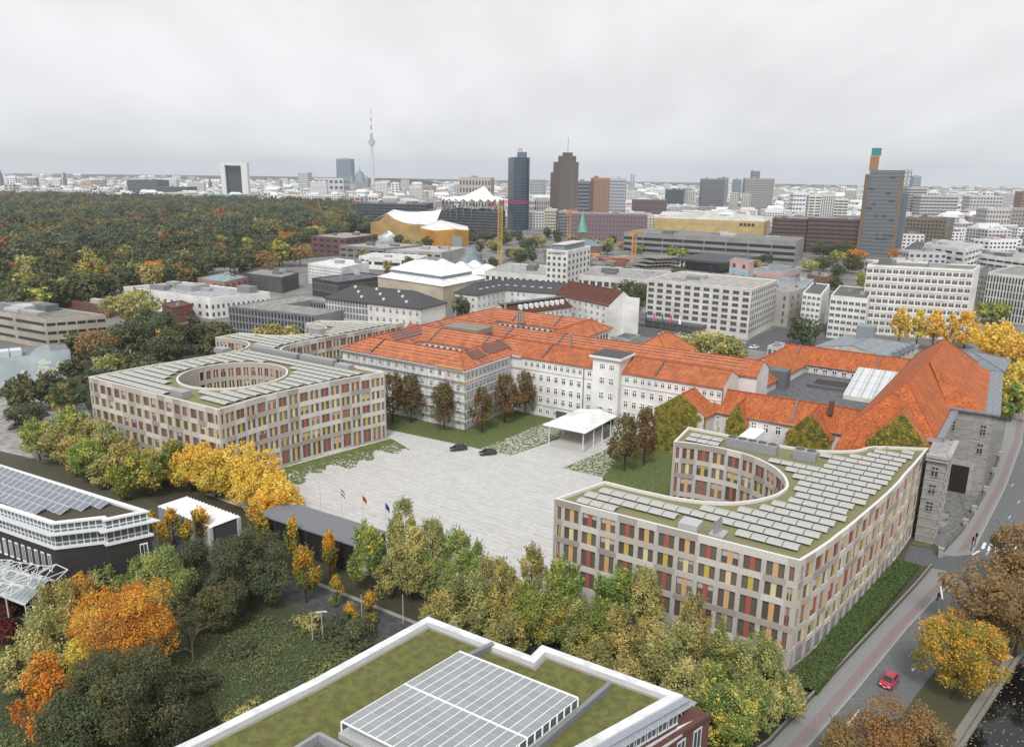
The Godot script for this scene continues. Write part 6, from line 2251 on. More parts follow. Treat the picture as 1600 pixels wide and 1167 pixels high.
	mast.beam(ko + Vector3(2, 104, 0), ko + Vector3(2, 124, 0), 0.7)
	part(kt, "mast", mast.mesh(M("#8d8f90", 0.6, "")))
	# the tall tower with clay flank and green sign box
	var dt := thing("clay_flank_tower", "tall grey glass tower with brown flank, lattice side and teal sign box", "tower")
	var dpos := Vector3(357, 0, -760)
	var db := Basis(Vector3.UP, -0.42)
	var dbx := func(called: String, x: float, y0: float, y1: float, z: float, sx: float, sz: float, m: Material):
		var mb := MB.new()
		mb.box(dpos + db * Vector3(x, (y0 + y1) * 0.5, z), Vector3(sx, y1 - y0, sz), db)
		part(dt, called, mb.mesh(m))
	dbx.call("glass_body", 0, 0, 82, 0, 27, 18, glass_mat("#62676c", 0.2))
	dbx.call("clay_flank", -15.3, 0, 78, 1, 3.6, 18, M("#7c6a5c", 0.9, "fine", 0.1))
	dbx.call("clay_edge", 15.0, 0, 82, 2, 3.0, 13, M("#86735f", 0.9, "fine", 0.1))
	dbx.call("clay_shaft", -10.5, 82, 95, -4, 8, 8, M("#a87f58", 0.9, "fine", 0.1))
	dbx.call("sign_box", -9.8, 95.6, 102.5, -4, 8.6, 8.6, M("#2f8180", 0.6, ""))
	var fe := MB.new()
	for k in 23: fe.box(dpos + db * Vector3(0, 3.6 * k + 1.2, 0.1), Vector3(27.2, 0.7, 18.3), db)
	part(dt, "floor_edge", fe.mesh(M("#7b8087", 0.6, "")))
	for k in 14:
		var gx := rng.randf_range(-12, 12)
		var gy := 3.6 * rng.randi_range(4, 20) + 3.0
		dbx.call("dark_bay", gx, gy - 1.4, gy + 1.4, 9.1, rng.randf_range(2, 6), 0.3, M("#474b50", 0.5, ""))
	var lat := MB.new()
	for k in 22:
		var y := k * 3.8
		lat.beam(dpos + db * Vector3(16.8, y, 6), dpos + db * Vector3(22.5, y + 3.8, 6), 0.35)
		lat.beam(dpos + db * Vector3(22.5, y, 6), dpos + db * Vector3(16.8, y + 3.8, 6), 0.35)
		lat.beam(dpos + db * Vector3(16.8, y, 6), dpos + db * Vector3(22.5, y, 6), 0.4)
	for x in [16.8, 19.6, 22.5]: lat.beam(dpos + db * Vector3(x, 0, 6), dpos + db * Vector3(x, 82, 6), 0.5)
	part(dt, "lattice", lat.mesh(M("#767b82", 0.6, "")))
	var lg := MB.new()
	lg.box(dpos + db * Vector3(19.6, 30, 3), Vector3(5.4, 60, 5), db)
	part(dt, "glass_flank", lg.mesh(glass_mat("#6d7b88", 0.2)))
	taken.append(Vector3(372, -760, 45))
	# white tent roof on masts over the glass offices
	var tt := thing("tent_roof", "white fan shaped tent roof above the dark glass offices", "tent roof")
	var to := Vector3(-53, 0, -1000)
	var tm := MB.new()
	var n := 24
	for k in n:
		var a0 := TAU * k / n
		var a1 := TAU * (k + 1) / n
		var am := (a0 + a1) * 0.5
		var apex := to + Vector3(14, 59, -6)
		var rim := func(a: float, y: float, s: float) -> Vector3: return to + Vector3(cos(a) * 40 * s, y, sin(a) * 34 * s)
		var mid0 := apex.lerp(rim.call(a0, 44.0, 1.0), 0.45) + Vector3(0, -5.0, 0)
		var mid1 := apex.lerp(rim.call(a1, 44.0, 1.0), 0.45) + Vector3(0, -5.0, 0)
		tm.tri(apex, mid0, mid1, Vector3.UP)
		tm.quad(mid0, mid1, rim.call(a1, 44.0, 1.0), rim.call(a0, 44.0, 1.0), Vector3.UP)
		tm.tri(rim.call(a0, 44.0, 1.0), rim.call(a1, 44.0, 1.0), rim.call(am, 41.0, 1.05), Vector3(cos(am), 0.3, sin(am)))
	part(tt, "membrane", tm.mesh(M("#eceeef", 0.7, "")))
	var tb := MB.new()
	for k in n:
		var a0 := TAU * k / n
		tb.beam(to + Vector3(cos(a0) * 38, 20, sin(a0) * 32), to + Vector3(cos(a0) * 40, 44, sin(a0) * 34), 0.8)
		tb.beam(to + Vector3(cos(a0) * 38, 26, sin(a0) * 32), to + Vector3(cos(a0 + 0.26) * 40, 44, sin(a0 + 0.26) * 34), 0.6)
	part(tt, "truss", tb.mesh(M("#6f757b", 0.6, "")))
	# golden concert hall
	var ph := thing("golden_concert_hall", "golden concert hall with sweeping white tent like roof", "concert hall")
	var pz := -862.0
	var gold := M("#b8985f", 0.6, "soft", 0.02)
	var gm := MB.new()
	var L := [[-160.0, 20.0], [-150.0, 22.0], [-141.0, 30.0], [-134.0, 24.5], [-124.0, 20.5], [-112.0, 18.5], [-96.0, 18.5], [-88.0, 17.5]]
	for k in L.size() - 1:
		gm.quad(Vector3(L[k][0], 0, pz), Vector3(L[k + 1][0], 0, pz), Vector3(L[k + 1][0], L[k + 1][1], pz), Vector3(L[k][0], L[k][1], pz), Vector3.BACK)
	gm.quad(Vector3(-160, 0, pz), Vector3(-160, 0, pz - 40), Vector3(-160, 20, pz - 40), Vector3(-160, 20, pz), Vector3.LEFT)
	gm.quad(Vector3(-88, 0, pz), Vector3(-88, 0, pz - 40), Vector3(-88, 22, pz - 40), Vector3(-88, 17.5, pz), Vector3.RIGHT)
	part(ph, "gold_wall", gm.mesh(gold))
	var wr := MB.new()
	for k in range(2, L.size() - 1):
		var b0 := lerpf(33.0, 34.0, (k - 2) / 5.0) - 3.0 * sin(PI * (k - 2) / 5.0)
		var b1 := lerpf(33.0, 34.0, (k - 1) / 5.0) - 3.0 * sin(PI * (k - 1) / 5.0)
		wr.quad(Vector3(L[k][0], L[k][1], pz), Vector3(L[k + 1][0], L[k + 1][1], pz), Vector3(L[k + 1][0] + 4, b1, pz - 34), Vector3(L[k][0] + 2, b0, pz - 34), Vector3.UP)
	wr.quad(Vector3(-160, 20, pz), Vector3(-141, 30, pz), Vector3(-139, 33, pz - 34), Vector3(-158, 21, pz - 36), Vector3.UP)
	part(ph, "white_roof", wr.mesh(M("#eef0f0", 0.6, "soft", 0.02)))
	windows(ph, Vector2(-112, pz + 0.1), Vector2(-92, pz + 0.1), Vector2(0, 1), 4.0, 14.0, 5, 3, 0.4, 0.5, window_mesh(2, "#d5d5d2", "#8a8f92"), "window", true)
	var cone := MB.new()
	cone.tube([Vector3(-138, 0, pz + 16), Vector3(-138, 3.0, pz + 16), Vector3(-138, 10.5, pz + 12)], [15.0, 15.0, 3.0], 9)
	part(ph, "metal_cone_roof", cone.mesh(M("#b5b9bd", 0.4, "", 0.1, 0.3)))
	taken.append(Vector3(-124, -880, 44))
	var km := thing("golden_chamber_hall", "golden chamber music hall with folded white crown roof", "concert hall")
	var kc := Vector2(-73, -812)
	var kp := PackedVector2Array()
	for k in 8: kp.append(kc + Vector2(cos(TAU * k / 8.0 + 0.3) * 27, sin(TAU * k / 8.0 + 0.3) * 22))
	var kmb := MB.new()
	kmb.walls(kp, 0.0, 16.5)
	part(km, "gold_wall", kmb.mesh(M("#c08c3e", 0.6, "soft", 0.02)))
	var krf := MB.new()
	var kg := MB.new()
	var ap := Vector3(kc.x - 4, 25.5, kc.y)
	for k in 8:
		var p := kp[k]
		var q := kp[(k + 1) % 8]
		var y0 := 16.5 + (2.0 if k % 2 else 0.0)
		var y1 := 16.5 + (0.0 if k % 2 else 2.0)
		krf.tri(Vector3(p.x, y0, p.y), Vector3(q.x, y1, q.y), ap, Vector3.UP)
		kg.quad(Vector3(p.x, 16.4, p.y), Vector3(q.x, 16.4, q.y), Vector3(q.x, y1, q.y), Vector3(p.x, y0, p.y))
	part(km, "white_roof", krf.mesh(M("#e9e9e8", 0.6, "soft", 0.02)))
	part(km, "gold_fascia", kg.mesh(M("#c08c3e", 0.6, "")))
	var rib := MB.new()
	for k in 8: rib.beam(Vector3(kp[k].x, 17.0 + (2.0 if k % 2 else 0.0), kp[k].y), ap + Vector3(0, 0.4, 0), 0.8)
	part(km, "roof_rib", rib.mesh(M("#d9d8d5", 0.6, "")))
	var en := MB.new()
	en.box(Vector3(kc.x + 14, 5.5, kc.y + 22), Vector3(10, 11, 8), Basis(Vector3.UP, 0.3))
	part(km, "glass_entrance", en.mesh(glass_mat("#8d979c", 0.15)))
	taken.append(Vector3(kc.x, kc.y, 32))
	# white glass pyramids over the gallery
	var spots := [[-50, -536, 11, 15.5], [-36, -524, 10, 15.0], [-18, -512, 12, 15.0], [-68, -538, 8, 14.0], [-6, -500, 10, 14.0], [-28, -545, 8, 14.0], [4, -520, 11, 13.5]]
	var sides := ["first", "second", "third", "fourth", "fifth", "sixth", "seventh"]
	var order := spots.duplicate()
	order.sort_custom(func(a, b): return float(a[0]) / a[1] > float(b[0]) / b[1])
	for s in spots:
		var p := thing("glass_pyramid", "white glazed pyramid on the gallery roofs, %s from left" % sides[order.find(s)], "roof lantern", Vector3(s[0], 0, s[1]), "pyramids on the gallery roofs")
		var w: float = s[2]
		var o1 := [Vector2(-w, -w), Vector2(w, -w), Vector2(w, w), Vector2(-w, w)]
		var i1 := [Vector2(-1, -1), Vector2(1, -1), Vector2(1, 1), Vector2(-1, 1)]
		frustum_roof(p, "glass_roof", o1, i1, 8.4, s[3] - 1.0, M("#e6eaec", 0.35, "soft", 0.1))
		var pb := MB.new()
		pb.walls(PackedVector2Array(o1), 0.0, 8.4)
		part(p, "base", pb.mesh(M("#cfcfcc", 0.9, "soft", 0.05)))
		taken.append(Vector3(s[0], s[1], w * 1.2))
	var gd := thing("glass_drum", "conical grey glass drum among the white gallery pyramids", "roof lantern")
	lathe(gd, "cone", Vector3(-31, 0, -552), [[0, 14], [9, 12], [17, 4.5], [22, 4.2], [22.1, 0]], M("#9aa5ad", 0.3, "soft", 0.1), 18)
	# church with green spire
	var ch := thing("spire_church", "brick church with pale green spire among the cranes", "church")
	var cc := Vector3(64, 0, -720)
	var cm := MB.new()
	cm.box(cc + Vector3(0, 11, 0), Vector3(8, 22, 8))
	part(ch, "tower", cm.mesh(M("#8a6a58", 0.95, "courses", 0.3)))
	lathe(ch, "spire", cc, [[22, 5.6], [24, 4.4], [42, 0.2]], M("#7fb3a5", 0.8, ""), 4)
	wing_walls(ch, Vector2(64, -716), Vector2(72, -690), 7.0, 12.0, 17.0, false, true, M("#8a6a58", 0.95, "courses", 0.3))
	wing_roof(ch, Vector2(64, -716), Vector2(72, -690), 7.0, 12.0, 17.0, false, true, M("#7e9aa5", 0.7, "stain", 0.1), 0.4, "roof", -1.0, "#7e9aa5")
	taken.append(Vector3(66, -706, 22))
	# blue gabled market roof near the hotel tower
	# cranes
	crane("yellow_tower_crane", "yellow lattice tower crane with red jib before the glass offices", Vector3(-11.5, 0, -640), 49.0, 1.6, "#caa24a", 0.05, 26.0, "#a3354f", 0.1)
	crane("orange_tower_crane", "orange lattice tower crane beside the church spire", Vector3(54, 0, -760), 38.0, 1.5, "#b98a5e", -1.2, 28.0, "#c08a62", 1.9)
	crane("orange_tower_crane", "small orange tower crane over the building pit", Vector3(100, 0, -640), 26.0, 1.5, "#c79358", 1.3, 20.0, "#c79358", 0.4)
	# building pit between cranes
	var pit := thing("building_site", "open building site with orange timber decks between the cranes", "building site")
	for k in 16:
		var mb := MB.new()
		mb.box(Vector3(78 + rng.randf_range(-22, 26), 2.0 + rng.randf() * 3.0, -665 + rng.randf_range(-26, 26)), Vector3(rng.randf_range(4, 14), 0.6 + rng.randf() * 3.0, rng.randf_range(3, 9)), Basis(Vector3.UP, 0.5))
		part(pit, ["deck", "formwork"][k % 2], mb.mesh(M(["#b98f62", "#9a9690", "#c9b08c", "#a0685a"][k % 4], 0.9, "fine", 0.2)))
	taken.append(Vector3(78, -665, 34))
	# grey unfinished shell with scaffold
	var gs := thing("unfinished_shell", "grey unfinished concrete shell with scaffolds near the building site", "building site")
	for k in 5:
		var mb := MB.new()
		mb.box(Vector3(104 + k * 2.5, 2.2 + k * 2.4, -592 - k * 2), Vector3(44 - k * 5, 0.7, 22), Basis(Vector3.UP, 0.5))
		part(gs, "floor_slab", mb.mesh(M("#96928e", 0.9, "stain", 0.1)))
		for j in 9:
			var pb := MB.new()
			var q := Vector3(104 + k * 2.5, 0, -592 - k * 2) + Basis(Vector3.UP, 0.5) * Vector3(-20 + k * 2.5 + j * (5.0 - k * 0.6), 0, 10)
			pb.beam(q + Vector3.UP * 2.2 * k, q + Vector3.UP * (2.3 + 2.4 * k), 0.5)
			part(gs, "column", pb.mesh(M("#8d8985", 0.9, "")))
	taken.append(Vector3(108, -596, 28))
	# church spires and a hill on the skyline
	var sp := [[-1704, -2600, 78, "slim dark spire at the far left of the skyline"], [-1665, -2900, 72, "slim pale spire left of the white frame office"], [-1316, -3000, 66, "short spire between the far black office and white frame"], [-1050, -2700, 60, "small spire just left of the white frame office"]]
	for s in sp:
		var q := thing("church_spire", s[3], "church", Vector3(s[0], 0, s[1]), "spires on the skyline")
		lathe(q, "spire", Vector3.ZERO, [[0, 7], [s[2] * 0.5, 6.5], [s[2] * 0.55, 7], [s[2], 0.2]], M("#6f7a80", 0.9, ""), 8)
	for a in [[-845, -5200, 420, 58], [2500, -11500, 5200, 40], [-4200, -11800, 5600, 44]]:
		var hm := MB.new()
		var prof := []
		var rad := []
		for k in 8:
			prof.append(Vector3(a[0], a[3] * sin(PI * 0.5 * k / 7.0) - 2.0, a[1]))
			rad.append(maxf(a[2] * cos(PI * 0.5 * k / 7.0), 1.0))
		hm.tube(prof, rad, 24)
		struct("hill", hm.mesh(M("#5f6b4f", 1.0, "")))

func crane(called: String, label: String, at: Vector3, h: float, w: float, hex: String, yaw: float, jib: float, jhex: String, ph: float):
	var t := thing(called, label, "crane", at)
	var mb := MB.new()
	for s in [[-1, -1], [1, -1], [1, 1], [-1, 1]]: mb.beam(Vector3(s[0] * w, 0, s[1] * w), Vector3(s[0] * w, h, s[1] * w), 0.5)
	var k := 0
	var y := 0.0
	while y < h - 2:
		for s in [[-1, -1, 1, -1], [1, -1, 1, 1], [1, 1, -1, 1], [-1, 1, -1, -1]]:
			mb.beam(Vector3(s[0] * w, y, s[1] * w), Vector3(s[2] * w, y + 2.4, s[3] * w), 0.35)
		y += 2.4
	part(t, "mast", mb.mesh(M(hex, 0.7, "")))
	var jm := MB.new()
	var d := Vector3(cos(yaw), 0, sin(yaw))
	var c := Vector3(0, h + 1, 0)
	jm.beam(c - d * 9, c + d * jib, 0.4)
	jm.beam(c - d * 2 + Vector3.UP * 2.2, c + d * (jib - 2) + Vector3.UP * 1.6, 0.4)
	for i in 14:
		var s := jib * i / 14.0
		jm.beam(c + d * s, c + d * (s + jib / 28.0) + Vector3.UP * 1.9, 0.3)
		jm.beam(c + d * (s + jib / 28.0) + Vector3.UP * 1.9, c + d * (s + jib / 14.0), 0.3)
	part(t, "jib", jm.mesh(M(jhex, 0.7, "")))
	var cw := MB.new()
	cw.box(c - d * 7 + Vector3.DOWN * 1.2, Vector3(3, 2.4, 2.4))
	cw.box(c + Vector3(0, 0.6, 0) + d * 1.6, Vector3(2.4, 2.4, 2.4))
	part(t, "cab", cw.mesh(M(jhex, 0.7, "")))

# ------------------------------------------------------------------ far city
func in_wood(p: Vector2) -> bool:
	return Geometry2D.is_point_in_polygon(p, XP([-420, -470, -330, -470, -150, -700, -180, -1000, -240, -1250, -340, -1680, -780, -1880, -1500, -1980, -2200, -1920, -2200, -900]))
func is_free(p: Vector2, r: float) -> bool:
	for t in taken:
		if Vector2(t.x - p.x, t.y - p.y).length_squared() < (t.z + r) * (t.z + r): return false
	return true
func city_box(wall: MB, roofm: MB, win: MB, p: Vector2, w: float, d: float, h: float, yaw: float, wc: Color, rc: Color, pitched: bool, fine: bool, wf := 0.55, hf := 0.5, cols := 0, rows := 0):
	var x := Vector2(cos(yaw), sin(yaw))
	var z := Vector2(-sin(yaw), cos(yaw))
	var q := PackedVector2Array([p - x * w / 2 - z * d / 2, p + x * w / 2 - z * d / 2, p + x * w / 2 + z * d / 2, p - x * w / 2 + z * d / 2])
	wall.col = wc
	wall.walls(q, 0.0, h)
	roofm.col = rc
	if pitched:
		var rh := d * 0.28
		var a := p - x * (w / 2 - d * 0.2)
		var b := p + x * (w / 2 - d * 0.2)
		roofm.quad(Vector3(q[3].x, h, q[3].y), Vector3(q[2].x, h, q[2].y), Vector3(b.x, h + rh, b.y), Vector3(a.x, h + rh, a.y), Vector3.UP)
		roofm.quad(Vector3(q[0].x, h, q[0].y), Vector3(q[1].x, h, q[1].y), Vector3(b.x, h + rh, b.y), Vector3(a.x, h + rh, a.y), Vector3.UP)
		roofm.tri(Vector3(q[0].x, h, q[0].y), Vector3(q[3].x, h, q[3].y), Vector3(a.x, h + rh, a.y), Vector3.UP)
		roofm.tri(Vector3(q[1].x, h, q[1].y), Vector3(q[2].x, h, q[2].y), Vector3(b.x, h + rh, b.y), Vector3.UP)
	else:
		roofm.flat(q, h)
		var k := rng.randi_range(1, 3)
		for i in k:
			var o := p + x * w * rng.randf_range(-0.35, 0.35) + z * d * rng.randf_range(-0.3, 0.3)
			roofm.col = rc * rng.randf_range(0.7, 1.15)
			var s := rng.randf_range(2.0, 5.0)
			roofm.box(Vector3(o.x, h + 1.2, o.y), Vector3(s * 1.8, 2.4, s), Basis(Vector3(x.x, 0, x.y), Vector3.UP, Vector3(z.x, 0, z.y)))
	var c2 := cols if cols else maxi(1, int(w / (4.0 if fine else 9.0)))
	var r2 := rows if rows else maxi(2, int(h / (3.6 if fine else 7.0)))
	for e in [[3, 2, w, z, c2], [1, 2, d, x, maxi(1, int(c2 * d / w))], [0, 3, d, -x, maxi(1, int(c2 * d / w))]]:
		var nn: Vector2 = e[3]
		if nn.dot(-p) <= 0: continue
		var a: Vector2 = q[e[0]]
		var b: Vector2 = q[e[1]]
		var n3 := Vector3(nn.x, 0, nn.y)
		for r in r2:
			for c in e[4]:
				var s0: float = (c + 0.5 - wf * 0.5) / e[4]
				var s1: float = (c + 0.5 + wf * 0.5) / e[4]
				var y0: float = h * 0.96 * (r + 0.5 - hf * 0.5) / r2
				var y1: float = h * 0.96 * (r + 0.5 + hf * 0.5) / r2
				var pa := a.lerp(b, s0) + nn * 0.12
				var pb := a.lerp(b, s1) + nn * 0.12
				win.quad(Vector3(pa.x, y0, pa.y), Vector3(pb.x, y0, pb.y), Vector3(pb.x, y1, pb.y), Vector3(pa.x, y1, pa.y), n3)
func far_city():
	var wm := tinted("#ffffff", 0.9)
	var gm := glass_mat("#454c53", 0.3)
	for f in FAR:
		var t := thing(f[0], f[1], f[2])
		var a := MB.new()
		var b := MB.new()
		var c := MB.new()
		city_box(a, b, c, Vector2(f[3], f[4] - f[6] * 0.5), f[5], f[6], f[7], f[8], Color.html(f[9]).srgb_to_linear(), Color.html(f[10]).srgb_to_linear(), false, true, f[13], f[14], f[11], f[12])
		part(t, "wall", a.mesh(wm))
		part(t, "roof", b.mesh(wm))
		part(t, "window_rows", c.mesh(gm)).set_meta("kind", "stuff")
		taken.append(Vector3(f[3], f[4] - f[6] * 0.5, maxf(f[5], f[6]) * 0.55))
	# ordinary blocks between and behind
	for a in TREES:
		if a[2] < -420.0: taken.append(Vector3(a[1], a[2] + 12.0, a[4] + 14.0))
	var wcols := [Color(0.64, 0.64, 0.63), Color(0.52, 0.52, 0.52), Color(0.74, 0.74, 0.74), Color(0.5, 0.48, 0.45), Color(0.6, 0.56, 0.5), Color(0.4, 0.31, 0.28), Color(0.8, 0.8, 0.8)]
	var wn := ["pale grey", "grey", "white", "taupe", "beige", "brick brown", "bright white"]
	var rcols := [Color(0.5, 0.5, 0.5), Color(0.3, 0.3, 0.31), Color(0.68, 0.69, 0.7), Color(0.3, 0.17, 0.13), Color(0.22, 0.22, 0.23), Color(0.55, 0.56, 0.58)]
	var rn := ["grey", "dark", "white", "red tiled", "charcoal", "light"]
	var list := []
	var z := 430.0
	while z < 9500.0:
		var step := 24.0 + z * 0.022
		var x := -z * 0.72
		while x < z * 0.72:
			var w := rng.randf_range(14, 40) * (1.0 + z / 9000.0)
			var d := rng.randf_range(11, 20) * (1.0 + z / 9000.0)
			var p := Vector2(x + w * 0.5 + rng.randf_range(0, 10), -z - rng.randf_range(0, step * 0.5))
			x += w + rng.randf_range(3, 18) + z * 0.008
			var cityward := p.x > -60.0 or z > 1650.0
			if not cityward or in_wood(p) or (p.x < -150.0 and z < 1700.0): continue
			if z < 900.0 and (p.x < 190.0 or rng.randf() < 0.35): continue
			if p.x < 60.0 and z < 1080.0: continue
			if not is_free(p, w * 0.55): continue
			if z > 1650 and rng.randf() < 0.12: continue
			var h := rng.randf_range(13, 24)
			if rng.randf() < 0.05 and z > 1500: h = rng.randf_range(30, 55)
			list.append([p, w, d, h, rng.randf_range(-0.25, 0.45), [0, 0, 1, 2, 2, 3, 4, 5, 6, 6][rng.randi() % 10], [0, 0, 1, 2, 2, 3, 4, 5, 5][rng.randi() % 9], rng.randf() < 0.35])
		z += step
	list.sort_custom(func(a, b): return a[1] * a[3] / a[0].length_squared() > b[1] * b[3] / b[0].length_squared())
	var sa := MB.new()
	var sb := MB.new()
	var sc := MB.new()
	var picked := list.slice(0, 230)
	var byx := picked.duplicate()
	byx.sort_custom(func(a, b): return a[0].x / a[0].y > b[0].x / b[0].y)
	var seen := {}
	var lab := {}
	for e in byx:
		var k := "%s block with %s roof" % [wn[e[5]], rn[e[6]]]
		seen[k] = seen.get(k, 0) + 1
		lab[e] = "%s in the far city, %s from left" % [k, nth(seen[k])]
	for i in list.size():
		var e: Array = list[i]
		if i < 230:
			var t := thing("city_block", lab[e], "building", Vector3.ZERO, "ordinary blocks of the distant city")
			var a := MB.new()
			var b := MB.new()
			var c := MB.new()
			city_box(a, b, c, e[0], e[1], e[2], e[3], e[4], wcols[e[5]], rcols[e[6]], e[7], true)
			part(t, "wall", a.mesh(wm))
			part(t, "roof", b.mesh(wm))
			part(t, "window_rows", c.mesh(gm)).set_meta("kind", "stuff")
		else:
			city_box(sa, sb, sc, e[0], e[1], e[2], e[3], e[4], wcols[e[5]], rcols[e[6]], e[7], false)
	print("city ", list.size(), " win quads ", sc.v.size() / 4)
	var m := ArrayMesh.new()
	sa.add_to(m, wm)
	sb.add_to(m, wm)
	sc.add_to(m, gm)
	stuff(part(self, "distant_city", m), "hazy mass of small roofs and fronts towards the horizon", "city")
# ------------------------------------------------------------------ trees
# palettes are leaf base colours (linear)
var pals := {
	0: [Color(0.210, 0.300, 0.080), Color(0.300, 0.380, 0.100), Color(0.500, 0.500, 0.120), Color(0.760, 0.660, 0.150), Color(0.250, 0.350, 0.100)],
	1: [Color(0.9, 0.64, 0.1), Color(0.92, 0.72, 0.14), Color(0.86, 0.56, 0.08), Color(0.82, 0.66, 0.16), Color(0.92, 0.75, 0.2)],
	2: [Color(0.105, 0.135, 0.070), Color(0.145, 0.175, 0.085), Color(0.175, 0.190, 0.090), Color(0.120, 0.150, 0.085), Color(0.200, 0.200, 0.090)],
	3: [Color(0.700, 0.290, 0.030), Color(0.820, 0.380, 0.040), Color(0.580, 0.220, 0.030), Color(0.740, 0.450, 0.080), Color(0.520, 0.300, 0.080)],
	4: [Color(0.195, 0.130, 0.058), Color(0.247, 0.169, 0.072), Color(0.169, 0.156, 0.052), Color(0.286, 0.130, 0.065), Color(0.221, 0.195, 0.065)],
	5: [Color(0.270, 0.360, 0.120), Color(0.350, 0.430, 0.140), Color(0.460, 0.480, 0.150), Color(0.240, 0.330, 0.130), Color(0.580, 0.550, 0.170)],
	6: [Color(0.36, 0.22, 0.1), Color(0.42, 0.26, 0.11), Color(0.31, 0.22, 0.1), Color(0.46, 0.27, 0.09), Color(0.29, 0.23, 0.1)],
	7: [Color(0.360, 0.350, 0.140), Color(0.440, 0.430, 0.160), Color(0.580, 0.530, 0.190), Color(0.310, 0.350, 0.130), Color(0.700, 0.600, 0.250)],
	9: [Color(0.34, 0.34, 0.08), Color(0.55, 0.45, 0.08), Color(0.78, 0.5, 0.07), Color(0.44, 0.4, 0.1), Color(0.7, 0.48, 0.08)],
	8: [Color(0.270, 0.284, 0.068), Color(0.608, 0.405, 0.054), Color(0.810, 0.459, 0.041), Color(0.378, 0.338, 0.068), Color(0.216, 0.243, 0.068)],
}
var crown_cache := {}
var trunk_cache := {}
func crown(kind: int, variant: int, r_m: float, h_m: float, leaf_m: float, shape := 0, cover := 3.6) -> ArrayMesh:
	var key := "%d/%d/%.1f/%.0f/%.2f/%d" % [kind, variant, r_m, h_m, leaf_m, shape]
	if crown_cache.has(key): return crown_cache[key]
	var r := RandomNumberGenerator.new()
	r.seed = hash(key)
	var pal: Array = pals[kind]
	var lobes := []
	var n := clampi(int(r_m * h_m * 0.9), 12, 64)
	var sc := Vector3(r_m, h_m * 0.5, r_m)
	var lr := 1.15 / pow(n, 0.36)
	for i in n:
		var d := Vector3(r.randfn(), r.randfn(), r.randfn()).normalized()
		var c := d * pow(r.randf(), 0.45) * 0.78
		if shape > 0:
			# egg shaped or spire shaped: widest low, narrowing upwards
			var y := r.randf_range(-0.82, 0.86)
			var lim := (0.74 if shape == 2 else 0.66) * pow(clampf(1.0 - absf(y + 0.28) / 1.2, 0.02, 1), 0.55 if shape == 2 else 0.85)
			var an := r.randf() * TAU
			var q := sqrt(r.randf())
			c = Vector3(cos(an) * lim * q, y, sin(an) * lim * q)
			d = Vector3(cos(an), y * 0.5, sin(an)).normalized()
		lobes.append([c, lr * r.randf_range(0.65, 1.2), pal[r.randi() % pal.size()], d])
	var count := clampi(int(cover * 6.3 * r_m * h_m / (leaf_m * leaf_m)), 400, 24000)
	# sprays: leafy twigs that lift out of the clumps and break the outline
	var sprays := []
	for i in n * 7:
		var l: Array = lobes[r.randi() % n]
		var d: Vector3 = (Vector3(r.randfn(), r.randfn(), r.randfn()).normalized() + l[3]).normalized()
		var dir: Vector3 = (d * 0.7 + Vector3(0, 0.75, 0) + Vector3(r.randfn(), r.randfn(), r.randfn()) * 0.25).normalized()
		sprays.append([l[0] + d * l[1] * 0.55, dir, lr * r.randf_range(0.5, 1.15), pal[r.randi() % pal.size()] if r.randf() < 0.45 else l[2]])
	var share := 0.5 if kind in [0, 1, 5, 7, 9] else 0.32
	var mb := MB.new()
	for i in count:
		if r.randf() < share:
			var sp: Array = sprays[r.randi() % sprays.size()]
			var t := r.randf()
			var q: Vector3 = sp[0] + sp[1] * sp[2] * t + Vector3(r.randfn(), r.randfn(), r.randfn()) * 0.05 * (1.1 - t)
			leaf_quad(mb, r, (q + Vector3(0, 1, 0)) * sc, sp[1] * 0.5 + Vector3(0, 0.3, 0), leaf_m, sp[3])
			continue
		var l: Array = lobes[r.randi() % n]
		var d := Vector3(r.randfn(), r.randfn(), r.randfn()).normalized()
		if d.dot(l[3]) < -0.3: d = -d
		var p: Vector3 = l[0] + d * l[1] * (1.0 - 0.5 * r.randf() * r.randf())
		p += Vector3(r.randfn(), r.randfn(), r.randfn()) * 0.035
		var c: Color = l[2]
		if r.randf() < 0.2: c = pal[r.randi() % pal.size()]
		if kind == 8: c = pal[2] if p.y > 0.35 + r.randf_range(-0.3, 0.3) else c
		leaf_quad(mb, r, (p + Vector3(0, 1, 0)) * sc, (d + Vector3(0, 0.3, 0)) * 0.8, leaf_m, c)
	var m := mb.mesh(leaf_mat())
	crown_cache[key] = m
	return m
func bucket(x: float, s: float) -> float:
	return maxf(s, roundf(x / s) * s)
